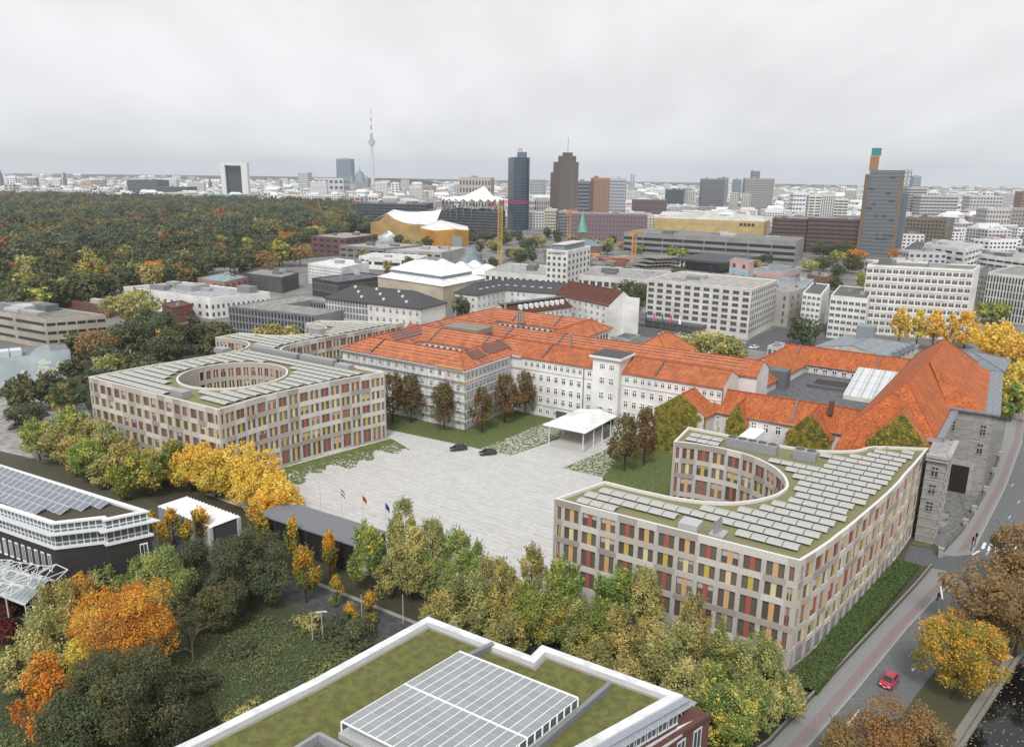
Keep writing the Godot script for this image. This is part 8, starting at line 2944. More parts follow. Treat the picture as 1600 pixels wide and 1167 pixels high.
const TREES := [
[0,-24.0,-118.5,13,4.0,3,1],
[0,9.1,-108.0,12,3.8,3,3],
[0,4.8,-103.8,11,5.3,3,2],
[0,16.0,-106.2,12,4.1,3,5],
[0,26.5,-85.8,9,3.8,3,6],
[0,28.4,-82.0,9,4.3,3,7],
[0,13.7,-99.0,10,4.5,3,4],
[5,-14.2,-115.5,9,3.2,3,1],
[5,-8.9,-119.6,11,3.4,3,3],
[5,-5.8,-115.5,11,3.4,3,4],
[5,29.8,-92.5,11,3.8,3,6],
[5,-10.0,-112.6,9,3.2,3,2],
[5,7.3,-104.1,9,3.7,3,5],
[7,-19.0,-124.2,14,3.5,3,2],
[7,-16.6,-115.8,13,4.1,3,3],
[7,-13.5,-121.7,12,3.6,3,4],
[7,-2.3,-111.6,11,3.3,3,7],
[7,-6.0,-105.0,11,5.1,3,6],
[7,-0.8,-106.1,11,3.7,3,8],
[7,3.7,-114.0,11,3.1,3,10],
[7,20.8,-105.5,12,3.8,3,15],
[7,15.9,-96.6,10,3.8,3,13],
[7,26.9,-98.2,11,3.7,3,19],
[7,22.8,-92.3,11,5.2,3,17],
[7,33.4,-90.0,11,4.5,3,20],
[7,35.4,-88.0,10,3.5,3,22],
[7,10.2,-98.9,10,3.5,3,11],
[7,20.0,-95.8,9,4.1,3,16],
[7,23.0,-86.4,9,3.8,3,18],
[7,33.1,-85.4,8,4.2,3,21],
[7,0.0,-97.8,9,3.5,3,9],
[7,37.0,-86.8,7,2.9,3,23],
[7,-20.0,-116.7,9,3.1,3,1],
[7,-10.4,-105.3,8,3.7,3,5],
[7,16.1,-87.6,8,3.8,3,14],
[7,12.4,-91.8,8,3.9,3,12],
[7,-111.8,-175.7,11,4.9,4,1],
[7,-103.0,-179.1,12,4.9,4,3],
[7,-97.8,-175.3,11,4.4,4,5],
[7,-90.9,-166.4,10,4.5,4,6],
[7,-89.7,-168.4,9,4.2,4,7],
[7,-81.1,-164.4,9,3.7,4,8],
[7,-103.6,-169.5,10,4.4,4,2],
[7,-92.9,-161.8,9,4.1,4,4],
[0,-113.0,-185.2,12,4.7,4,2],
[0,-98.6,-166.1,10,4.8,4,3],
[0,-80.9,-157.7,11,4.9,4,5],
[0,-78.4,-166.9,10,4.2,4,6],
[0,-118.0,-179.0,11,4.5,4,1],
[0,-85.0,-156.1,9,3.9,4,4],
[1,-70.2,-161.6,12,5.8,4,2],
[1,-61.0,-159.1,13,6.5,4,5],
[1,-54.6,-155.6,12,5.1,4,7],
[1,-64.4,-157.4,10,5.3,4,4],
[1,-49.0,-148.2,10,4.1,4,9],
[1,-45.4,-142.6,9,3.1,4,10],
[1,-65.7,-157.6,12,5.0,4,3],
[1,-44.6,-144.0,8,2.7,4,11],
[1,-50.1,-143.1,9,3.8,4,8],
[1,-56.2,-151.5,9,4.4,4,6],
[1,-72.5,-159.7,9,3.9,4,1],
[4,-34.7,-212.6,15,4.1,0,1],
[4,-29.4,-213.1,14,4.7,0,2],
[4,-19.2,-207.0,13.5,4.8,0,3],
[4,-8.3,-204.7,13,3.7,0,4],
[4,-2.0,-214.6,14,4.9,0,5],
[4,4.0,-220.7,13.5,4.2,0,6],
[4,28.2,-176.8,14,4.9,0,7],
[4,33.8,-181.3,15,3.7,0,8],
[2,-44.1,-116.9,13,6.5,5,7],
[2,-46.3,-106.5,9,5.0,5,5],
[2,-39.6,-113.6,8,4.0,5,8],
[2,-47.2,-80.3,15,6.8,5,2],
[2,-45.8,-111.0,11,3.9,5,6],
[2,-50.9,-78.1,12,5.1,5,1],
[2,-43.4,-81.0,10,4.6,5,3],
[2,-146.0,-218.1,12,7.0,6,1],
[2,-140.9,-222.3,12,6.8,6,3],
[2,-132.4,-218.9,11,6.2,6,4],
[2,-135.6,-202.1,8,5.5,6,2],
[2,-54.0,-118.0,9,3.4,5,4],
[5,-55.8,-109.6,13,5.9,5,2],
[5,-60.5,-109.1,9,3.5,5,1],
[3,-53.2,-94.0,15,7.9,5,3],
[3,-57.8,-82.4,11,4.1,5,1],
[3,-65.7,-104.2,10,3.5,5,2],
[7,-65.6,-99.4,12,4.8,5,3],
[7,-65.1,-93.7,11,4.9,5,2],
[7,-64.4,-107.1,10,4.1,5,4],
[7,-133.7,-217.5,9,4.4,6,1],
[7,-66.7,-89.9,8,3.2,5,1],
[1,-57.2,-88.7,9,3.1,5,1],
[1,-61.1,-97.8,8,2.8,5,2],
[8,-65.5,-135.6,7,1.9,1,3],
[8,-59.5,-134.2,8,2.3,1,5],
[8,-40.4,-129.5,8.5,1.6,1,7],
[8,-32.0,-122.5,9,2.0,1,9],
[8,-34.3,-115.0,10,2.6,1,8],
[8,-28.8,-113.5,5.5,1.5,1,10],
[8,-22.3,-109.2,5,2.0,1,12],
[8,-25.4,-107.9,4,1.6,1,11],
[8,-61.5,-132.8,6,1.6,1,4],
[8,-70.4,-136.8,6,1.5,1,1],
[8,-47.2,-133.2,8,1.7,1,6],
[8,-66.2,-132.3,5.5,1.6,1,2],
[6,74.3,-106.8,13,7.4,2,4],
[6,88.5,-122.1,13,5.1,2,5],
[6,46.4,-79.0,9,5.5,2,2],
[6,40.8,-77.4,8,3.6,2,1],
[6,77.8,-102.7,12,5.3,2,6],
[6,51.3,-79.1,9,3.6,2,3],
[9,62.5,-92.2,13,6.3,2,0],
[2,-146.2,-303.9,18,11.5,6,12],
[2,-148.1,-288.6,15,9.7,6,9],
[2,-128.8,-301.5,15,8.4,6,15],
[2,-117.9,-296.4,14,7.6,6,17],
[2,-128.7,-275.0,13,9.1,6,13],
[2,-165.4,-283.5,12,6.2,6,6],
[2,-131.7,-256.6,11,7.4,6,10],
[2,-132.1,-293.8,13,6.9,6,14],
[2,-148.9,-269.9,9,6.6,6,8],
[2,-114.8,-277.7,9,3.9,6,16],
[2,-136.0,-241.3,9,6.0,6,7],
[2,-124.9,-251.1,9,7.2,6,11],
[2,-151.5,-253.7,8,4.6,6,5],
[7,-177.6,-349.5,19,14.0,6,3],
[7,-140.6,-298.5,12,5.6,6,4],
[7,-137.7,-253.2,11,6.9,6,2],
[6,-153.5,-275.4,14,8.6,6,0],
[7,-101.4,-329.6,11,8.8,6,6],
[7,-103.3,-317.3,9,7.1,6,5],
[7,-91.5,-313.9,9,5.6,6,7],
[2,127.7,-327.7,14,8.4,8,3],
[2,60.7,-395.1,20,9.8,8,1],
[2,13.9,-760.1,14,11.5,9,6],
[2,289.8,-717.8,18,14.3,9,8],
[2,309.1,-721.2,18,13.2,9,10],
[2,268.6,-605.5,14,9.5,9,11],
[2,-26.4,-382.4,12,4.9,9,2],
[2,197.1,-544.3,10,7.3,9,7],
[2,253.3,-623.6,12,10.2,9,9],
[2,-90.6,-444.7,10,5.8,9,1],
[2,447.4,-914.8,16,17.1,9,12],
[2,73.7,-431.8,14,7.4,8,2],
[2,-30.7,-860.5,13,14.5,9,4],
[2,-47.4,-840.9,12,14.2,9,3],
[2,-9.0,-828.8,12,10.5,9,5],
[7,75.7,-287.0,15,14.0,8,2],
[7,83.8,-288.7,12,9.0,8,3],
[7,68.7,-292.6,11,7.7,8,1],
[7,23.1,-797.1,14,13.4,9,3],
[1,166.8,-322.3,18,4.6,7,1],
[1,175.5,-324.0,17,4.1,7,2],
[1,179.5,-318.5,18,4.3,7,3],
[1,186.3,-318.0,16,3.4,7,4],
[1,199.1,-328.5,16,5.9,7,5],
[1,193.2,-298.6,18,10.0,7,6],
[1,193.9,-287.8,18,7.4,7,8],
[1,166.7,-243.4,15,5.8,7,9],
[1,154.5,-227.1,13,4.2,7,7],
[0,264.7,-400.8,14,12.2,7,3],
[0,248.5,-390.4,12,9.8,7,2],
[0,152.1,-221.7,12,4.6,7,4],
[0,332.9,-543.3,12,10.8,7,1],
[7,342.3,-836.2,17,22.8,9,7],
[7,359.7,-801.8,17,22.2,9,8],
[7,192.1,-609.7,10,8.1,9,5],
[7,239.2,-616.1,10,8.4,9,6],
[7,-123.8,-652.7,12,11.2,9,2],
[7,-128.6,-525.6,12,11.4,9,1],
[7,123.0,-751.3,10,9.6,9,4],
[3,345.7,-685.2,14,12.9,9,4],
[3,112.2,-785.2,9,6.7,9,1],
[3,243.3,-691.8,8,6.2,9,2],
[3,308.4,-690.6,13,9.6,9,3],
]
const WOOD_EDGE := [
[2,-270,-398,16,5.4,10,1],
[2,-254,-373,15,6.5,10,2],
[2,-315,-467,16,5.5,10,3],
[2,-261,-385,16,6.9,10,4],
[2,-238,-350,15,7.9,10,5],
[2,-307,-458,20,5.5,10,6],
[2,-273,-405,18,6.6,10,7],
[2,-255,-385,19,6.4,10,8],
[7,-311,-470,15,6.1,10,1],
[6,-307,-467,19,6.7,10,1],
[2,-247,-373,16,5.8,10,9],
[2,-283,-432,17,7.1,10,10],
[0,-254,-387,17,7.1,10,1],
[2,-221,-338,20,6.2,10,11],
[2,-310,-479,15,6.0,10,12],
[7,-321,-500,18,7.2,10,2],
[7,-256,-398,20,7.0,10,3],
[2,-239,-372,17,6.6,10,13],
[7,-291,-457,16,6.5,10,4],
[2,-251,-395,18,6.1,10,14],
[7,-301,-477,19,5.7,10,5],
[0,-235,-371,16,8.0,10,2],
[2,-330,-528,18,6.3,10,15],
[2,-266,-426,17,7.0,10,16],
[2,-280,-452,18,7.3,10,17],
[2,-244,-393,18,8.4,10,18],
[2,-294,-476,19,6.0,10,19],
[3,-264,-427,16,6.4,10,1],
[2,-349,-571,15,6.3,10,20],
[2,-321,-533,16,7.2,10,21],
[2,-282,-466,16,7.0,10,22],
[2,-236,-389,17,8.1,10,23],
[2,-295,-490,16,6.1,10,24],
[6,-326,-545,19,6.1,10,2],
[2,-251,-417,18,5.7,10,25],
[7,-236,-394,18,6.7,10,6],
[2,-304,-518,18,6.5,10,26],
[2,-333,-568,19,6.3,10,27],
[2,-277,-472,18,6.9,10,28],
[2,-279,-475,16,6.4,10,29],
[2,-247,-422,18,6.7,10,30],
[2,-229,-392,17,6.7,10,31],
[2,-237,-409,18,7.9,10,32],
[2,-324,-565,20,6.4,10,33],
[2,-294,-512,19,6.6,10,34],
[7,-270,-472,17,6.7,10,7],
[2,-294,-515,16,8.7,10,35],
[0,-248,-438,18,7.8,10,3],
[2,-331,-590,16,7.9,10,36],
[2,-222,-393,19,8.0,10,37],
[7,-292,-522,20,6.8,10,8],
[6,-261,-470,18,8.0,10,3],
[2,-220,-396,20,6.0,10,38],
[0,-272,-494,19,8.0,10,4],
[2,-331,-608,17,7.6,10,39],
[0,-241,-442,18,6.8,10,5],
[2,-291,-535,20,5.8,10,40],
[2,-219,-405,18,8.4,10,41],
[3,-239,-444,16,7.3,10,2],
[2,-279,-521,15,8.8,10,42],
[7,-337,-635,17,8.5,10,9],
[2,-284,-534,17,5.8,10,43],
[2,-311,-586,16,8.9,10,44],
[6,-248,-469,17,6.9,10,4],
[6,-285,-549,17,6.2,10,5],
[2,-225,-434,19,8.2,10,45],
[2,-356,-693,15,7.8,10,46],
[2,-274,-531,17,9.0,10,47],
[7,-323,-630,15,6.4,10,10],
[2,-235,-457,16,6.8,10,48],
[2,-263,-516,15,9.4,10,49],
[7,-294,-583,17,8.4,10,11],
[2,-330,-659,20,7.5,10,50],
[2,-306,-612,18,7.5,10,51],
[2,-221,-443,18,8.6,10,52],
[2,-255,-514,20,6.0,10,53],
[7,-222,-448,20,9.0,10,12],
[2,-358,-735,18,8.8,10,54],
[2,-282,-578,18,9.0,10,55],
[2,-245,-501,17,7.1,10,56],
[2,-295,-606,20,9.0,10,57],
[2,-265,-550,18,9.6,10,58],
[2,-357,-754,16,10.2,10,59],
[7,-208,-437,20,7.3,10,13],
[2,-239,-507,19,7.8,10,60],
[3,-217,-460,20,9.0,10,3],
[2,-270,-575,19,8.2,10,61],
[2,-303,-648,20,7.0,10,62],
[2,-266,-576,17,7.3,10,63],
[2,-347,-759,18,9.5,10,64],
[2,-308,-676,16,7.7,10,65],
[2,-284,-628,18,6.8,10,66],
[2,-229,-504,19,8.6,10,67],
[2,-204,-448,19,6.3,10,68],
[7,-225,-500,17,7.8,10,14],
[2,-238,-533,20,6.8,10,69],
[2,-365,-825,15,8.6,10,70],
[2,-291,-660,20,9.4,10,71],
[2,-271,-616,16,7.2,10,72],
[6,-204,-466,18,9.6,10,6],
[2,-217,-500,20,8.1,10,73],
[7,-326,-759,17,7.7,10,15],
[7,-248,-576,16,6.6,10,16],
[2,-220,-511,15,9.6,10,74],
[2,-264,-619,17,6.9,10,75],
[2,-287,-676,19,8.0,10,76],
[2,-317,-760,20,7.6,10,77],
[2,-248,-595,16,8.5,10,78],
[2,-222,-536,17,9.1,10,79],
[2,-274,-666,16,9.5,10,80],
[2,-292,-712,19,7.5,10,81],
[2,-197,-477,18,6.8,10,82],
[2,-341,-842,18,8.8,10,83],
[2,-216,-529,16,8.4,10,84],
[2,-243,-609,19,7.9,10,85],
[2,-302,-759,16,8.7,10,86],
[2,-269,-681,19,8.4,10,87],
[6,-346,-881,16,11.5,10,7],
[2,-217,-550,16,10.6,10,88],
[2,-237,-603,16,9.9,10,89],
[2,-229,-590,16,10.6,10,90],
[2,-317,-827,15,11.4,10,91],
[6,-232,-605,20,8.6,10,8],
[7,-271,-714,16,8.0,10,17],
[2,-356,-946,17,9.3,10,92],
[7,-241,-647,15,11.0,10,18],
[6,-207,-557,16,8.5,10,9],
[2,-294,-802,19,7.9,10,93],
[2,-354,-970,16,12.0,10,94],
[2,-277,-758,17,8.9,10,95],
[2,-230,-628,20,9.6,10,96],
[2,-200,-547,19,8.2,10,97],
[2,-276,-778,20,9.5,10,98],
[2,-259,-738,20,9.0,10,99],
[2,-187,-530,19,10.7,10,100],
[2,-349,-998,17,10.0,10,101],
[6,-223,-635,16,10.1,10,10],
[0,-232,-669,18,7.6,10,6],
[2,-207,-595,16,9.9,10,102],
[2,-286,-844,17,11.7,10,103],
[6,-364,-1081,15,12.3,10,11],
[2,-265,-789,18,8.3,10,104],
[2,-245,-736,15,11.3,10,105],
[2,-215,-649,18,10.6,10,106],
[6,-176,-538,20,10.7,10,12],
[2,-194,-593,19,9.7,10,107],
[2,-341,-1057,15,11.0,10,108],
[2,-258,-798,17,9.9,10,109],
[2,-302,-937,16,13.0,10,110],
[2,-222,-706,17,11.5,10,111],
[1,-339,-1094,16,11.1,10,1],
[2,-209,-671,17,10.5,10,112],
[2,-263,-855,16,9.6,10,113],
[2,-296,-973,16,9.4,10,114],
[0,-186,-606,20,10.2,10,7],
[0,-181,-598,18,10.8,10,8],
[2,-331,-1114,18,10.2,10,115],
[2,-254,-868,19,13.2,10,116],
[7,-286,-980,17,10.9,10,19],
[3,-226,-770,16,12.3,10,4],
[2,-190,-653,20,8.9,10,117],
[2,-362,-1267,15,13.7,10,118],
[2,-193,-676,16,12.5,10,119],
[2,-307,-1102,16,12.1,10,120],
[6,-168,-601,19,11.2,10,13],
[0,-251,-915,17,10.4,10,9],
[2,-212,-774,17,13.3,10,121],
[2,-338,-1243,18,14.7,10,122],
[2,-232,-848,15,12.8,10,123],
[2,-348,-1317,16,16.2,10,124],
[2,-208,-796,18,9.9,10,125],
[1,-326,-1259,19,18.4,10,2],
[7,-215,-842,17,14.7,10,20],
[2,-272,-1076,19,13.6,10,126],
[6,-248,-985,17,12.0,10,14],
[2,-227,-928,18,16.4,10,127],
[2,-303,-1279,16,17.4,10,128],
[2,-280,-1184,16,15.1,10,129],
[2,-200,-858,20,16.8,10,130],
[2,-230,-1034,17,16.1,10,131],
[6,-250,-1138,20,18.3,10,15],
[6,-213,-1022,17,19.8,10,16],
]
const MID := [
["hotel","white banded stone hotel with flags at its entrance canopy","hotel",[65.5,-371.4,107.0,-340.2,130.4,-375.9,88.9,-407.1],23.1,"#eceae7","#b9b5ae",0,[[0,11,7,0.1,0.97,0.64,0.6],[1,13,7,0.1,0.97,0.52,0.64]],3],
["stone_annex","pale grey stone annex with few slit windows beside the hotel","building",[128.7,-379.0,135.9,-372.0,152.2,-393.0,145.1,-400.0],17.9,"#c4bfb9","#a8a5a0",0,[[0,2,4,0.05,0.9,0.22,0.6],[1,3,4,0.1,0.9,0.25,0.5]],1],
["hotel_tower","white hotel tower with square windows and lettering at the top","tower",[18.8,-439.8,30.5,-433.7,46.7,-467.7,35.1,-473.8],30.7,"#f2f1ef","#c9c6c1",0,[[0,4,8,0.02,0.9,0.5,0.5],[1,6,8,0.02,0.95,0.42,0.55]],2],
["low_hotel_wing","low pale wing with window row left of the hotel tower","building",[-18.0,-475.6,19.8,-454.2,34.8,-503.3,-3.0,-524.7],13.7,"#e3e1de","#b4b2ae",0,[[0,10,2,0.1,0.9,0.55,0.5]],3],
["long_low_wing","long low pale wing right of the hotel tower","building",[33.6,-455.4,79.3,-431.0,98.8,-475.9,53.1,-500.4],14.9,"#dddbd9","#aeacaa",0,[[0,12,2,0.1,0.9,0.7,0.5]],3],
["slab_office","tall long white slab office with rows of paired windows","office block",[165.9,-358.8,206.8,-343.1,221.6,-363.1,180.7,-378.8],33.0,"#f0efec","#8d8a85",3,[[0,16,9,0.02,0.97,0.86,0.52]],3],
["slab_office_wing","lower white wing joined to the left of the slab office","office block",[146.3,-348.6,159.1,-339.2,178.0,-374.9,165.2,-384.3],19.8,"#efeeec","#6f6d6b",3,[[0,6,6,0.02,0.93,0.86,0.52]],2],
["stair_block","white stair block with dark glazed corner left of slab office","office block",[137.0,-358.5,143.3,-352.0,162.5,-390.2,156.2,-396.8],19.4,"#f1f1f0","#6c6a68",3,[[0,4,5,0.25,0.97,0.75,0.5]],1],
["concrete_frame_office","grey concrete grid office with tall narrow windows and courtyard","office block",[-126.1,-334.1,-82.8,-314.1,-61.0,-349.5,-104.3,-369.5],13.2,"#8f9096","#a09c98",2,[[0,26,4,0.03,0.97,0.45,0.72]],0],
["white_flat_office","broad white flat roofed building with skylights before the wood","office block",[-210.0,-407.5,-149.9,-372.9,-127.4,-395.7,-187.4,-430.4],10.6,"#f3f3f1","#b7b8bb",0,[[0,13,2,0.02,0.75,0.35,0.5],[1,12,2,0.02,0.75,0.4,0.5]],7],
["brown_brick_block","brown brick block with planted roof behind the trees","building",[-244.4,-399.1,-199.6,-370.8,-203.4,-396.2,-248.1,-424.5],6.1,"#7c5248","#77775c",0,[[0,12,2,0.05,0.9,0.3,0.6]],3],
["red_brick_block","small red brick block in front of the white flat office","building",[-172.5,-369.8,-162.4,-358.3,-157.2,-369.2,-167.2,-380.7],8.1,"#8a4a42","#5e5c5e",0,[[0,2,2,0.05,0.9,0.4,0.55],[1,4,2,0.05,0.9,0.4,0.55]],2],
["striped_office","beige office with dark ribbon stripes at the left edge","office block",[-246.6,-332.9,-188.5,-301.9,-170.4,-313.8,-228.5,-344.7],12.4,"#b9b0a0","#8c8a86",2,[[0,3,3,0.08,0.95,0.9,0.32],[1,6,3,0.1,0.95,0.85,0.32]],6],
["teal_roof_house","low house with turquoise roof and pink walls by the wood","house",[-190.9,-459.0,-168.5,-442.4,-163.9,-468.2,-186.2,-484.8],9.0,"#b98d86","#8fb4b4",0,[[0,4,2,0.1,0.9,0.4,0.5],[1,4,2,0.1,0.9,0.4,0.5]],4],
["dark_grey_house","dark grey cube house beside the turquoise roofed house","house",[-170.6,-480.9,-140.2,-460.4,-136.9,-484.9,-167.2,-505.4],9.8,"#5e5c5d","#9a9a98",0,[[0,5,2,0.15,0.85,0.3,0.4]],2],
["wrapped_scaffold_block","building wrapped in white scaffold sheeting","building",[-137.0,-508.2,-110.0,-487.2,-99.1,-523.1,-126.1,-544.1],13.1,"#eceef0","#eff1f2",3,[[0,9,6,0.03,0.97,0.85,0.2]],2],
["dark_steel_pavilion","dark steel framed museum wing with brown base","museum",[-120.4,-454.1,-101.3,-437.4,-77.4,-469.6,-96.5,-486.3],10.5,"#4a4546","#6a7079",0,[[0,6,1,0.3,0.85,0.75,0.8],[1,12,1,0.3,0.85,0.7,0.8]],2],
["gallery_body","beige stone gallery hall under stepped white roofs","museum",[-78.8,-442.1,-37.5,-404.5,-16.4,-441.6,-57.7,-479.2],13.5,"#c9bca8","#f3f3f1",0,[[0,6,1,0.0,0.5,0.1,0.5],[1,7,1,0.0,0.5,0.12,0.5]],0],
["brown_campus_wing","brown brick museum wing left of the golden concert hall","building",[-185.6,-705.8,-148.9,-681.9,-129.5,-733.1,-166.3,-757.0],16.4,"#7a5a58","#a9a6a4",0,[[0,5,3,0.05,0.95,0.6,0.4],[1,5,3,0.05,0.95,0.6,0.4]],3],
["grey_campus_block","grey concrete museum block with white tower slab","building",[-150.6,-663.6,-108.0,-639.4,-81.0,-681.6,-123.6,-705.8],11.8,"#8e8a8a","#b3b1af",0,[[0,6,2,0.1,0.9,0.7,0.4]],4],
["grey_campus_terrace","pale concrete terrace hall before the golden concert hall","building",[-108.3,-641.4,-58.8,-626.1,-41.0,-676.4,-90.5,-691.7],10.5,"#b5b2b0","#c8c6c4",0,[[0,7,2,0.1,0.9,0.6,0.4]],3],
["white_cube_block","white cube hall between scaffold block and gallery roofs","building",[-120.6,-595.5,-73.6,-577.8,-68.3,-608.0,-115.3,-625.7],9.6,"#f1f2f3","#dfe1e2",2,[[0,4,1,0.2,0.8,0.8,0.4]],1],
["dark_glass_office","long dark glass office block beside the wood","office block",[-207.5,-1024.6,-114.5,-1013.1,-104.5,-1228.5,-197.5,-1240.0],35.4,"#5d646c","#7c7f82",2,[[0,10,9,0.02,0.97,0.96,0.45]],5],
["dark_glass_office_annex","dark glass office behind the golden concert hall","office block",[-114.7,-999.1,-19.2,-953.8,6.1,-1160.8,-89.4,-1206.1],29.4,"#60656c","#85878b",2,[[0,12,8,0.02,0.97,0.96,0.45],[1,6,8,0.02,0.97,0.9,0.5]],5],
["library_block","long grey library with white bands and sawtooth roof","library",[108.0,-759.3,244.2,-666.0,281.5,-740.9,145.3,-834.3],20.3,"#9c9a97","#8e8d8c",2,[[0,8,3,0.05,0.85,0.96,0.5]],6],
["library_front_wing","lower grey library wing with white fascia","library",[132.5,-771.4,184.1,-733.9,217.9,-803.7,166.3,-841.3],12.3,"#b3b1ad","#98979a",2,[[0,9,2,0.05,0.8,0.95,0.55]],4],
["gold_library","long gold panelled library hall","library",[163.6,-908.4,274.1,-848.8,312.0,-934.2,201.5,-993.8],27.3,"#cdb581","#c5c2ba",0,[[0,1,1,0.1,0.2,0.01,0.1]],0],
["red_brown_office","red brown office block left of the leaning tall tower","office block",[267.9,-804.2,297.1,-786.6,348.9,-900.0,319.7,-917.6],33.8,"#6e544f","#8d99a3",2,[[0,5,8,0.03,0.97,0.95,0.4]],2],
["red_brown_office_001","wider red brown office block beside the tall tower","office block",[298.4,-787.2,339.5,-761.3,397.3,-871.3,356.2,-897.2],35.1,"#72564f","#9aa6b0",2,[[0,7,8,0.03,0.97,0.95,0.4]],3],
["brown_grid_office","brown grid office right of the tall tower","office block",[432.0,-862.8,462.6,-830.6,574.1,-982.0,543.6,-1014.2],33.2,"#857a6c","#6b645d",0,[[0,12,8,0.03,0.97,0.55,0.5],[1,8,8,0.03,0.97,0.5,0.5]],3],
["white_modern_block","white modern block with dark ribbon windows at right","office block",[324.5,-609.2,328.8,-559.5,399.5,-641.0,395.2,-690.7],24.5,"#f4f4f3","#c3c2c0",2,[[0,4,5,0.05,0.93,0.6,0.4],[1,5,5,0.05,0.93,0.7,0.4]],3],
["white_stepped_block","white stepped office with ribbon windows at right edge","office block",[360.7,-612.9,371.5,-551.7,444.3,-630.7,433.5,-691.9],17.1,"#f2f2f0","#bab8b5",2,[[0,8,4,0.05,0.93,0.9,0.42]],4],
["striped_slat_office","white and black vertical striped office at right edge","office block",[252.9,-406.8,269.8,-377.1,309.2,-416.3,292.3,-446.1],24.9,"#e3e2df","#9b9894",2,[[0,22,6,0.02,0.95,0.5,0.85]],2],
["grey_apartment","grey apartment house between slab office and striped office","building",[271.2,-449.0,271.7,-436.7,299.0,-472.2,298.5,-484.4],20.5,"#a5a29e","#6f6d6b",0,[[0,4,6,0.05,0.95,0.5,0.5]],1],
["pink_blue_tower","pink and pale blue banded round cornered tower house","house",[136.9,-484.6,144.9,-470.6,153.0,-486.8,145.0,-500.8],21.7,"#d9b9b4","#9a9896",0,[[0,2,4,0.1,0.97,0.3,0.5]],0],
["blue_pink_house","low blue and pink banded house behind the hotel","house",[168.8,-529.6,181.5,-512.5,205.3,-545.8,192.5,-562.9],11.3,"#a9c1cf","#8f8f92",0,[[0,7,2,0.05,0.9,0.4,0.5],[1,5,2,0.05,0.9,0.4,0.5]],3],
["blue_drum_house","rounded blue and pink house right of the hotel annex","house",[153.5,-444.4,169.4,-437.7,182.3,-462.0,166.5,-468.7],13.1,"#a7b9c8","#9d9d9f",0,[[0,7,3,0.05,0.93,0.35,0.5]],2],
["brown_low_house","brown low house below the conical trees","house",[202.8,-526.2,209.8,-509.5,224.4,-536.0,217.4,-552.7],8.6,"#8b6d5c","#8d847c",0,[[0,4,1,0.2,0.8,0.5,0.4]],2],
["white_shell_hall","white sawtooth low hall before the red brown offices","building",[246.2,-765.2,271.3,-740.9,295.5,-795.9,270.5,-820.2],7.4,"#d9d6d1","#bcbab6",0,[[0,6,1,0.2,0.8,0.5,0.4]],4],
["green_cafe","small flat dark green roofed kiosk beside the white gable wall","kiosk",[44.5,-326.1,50.7,-321.1,56.7,-331.1,50.5,-336.2],3.5,"#a7aaa9","#5f706d",0,[[0,3,1,0.1,0.8,0.6,0.6]],0],
["guard_house","small white gate house beside the car park","kiosk",[106.1,-309.5,109.2,-306.0,116.2,-313.9,113.1,-317.4],4.0,"#d9d8d5","#8a8a8a",0,[[0,2,1,0.0,0.8,0.5,0.7]],1],
]
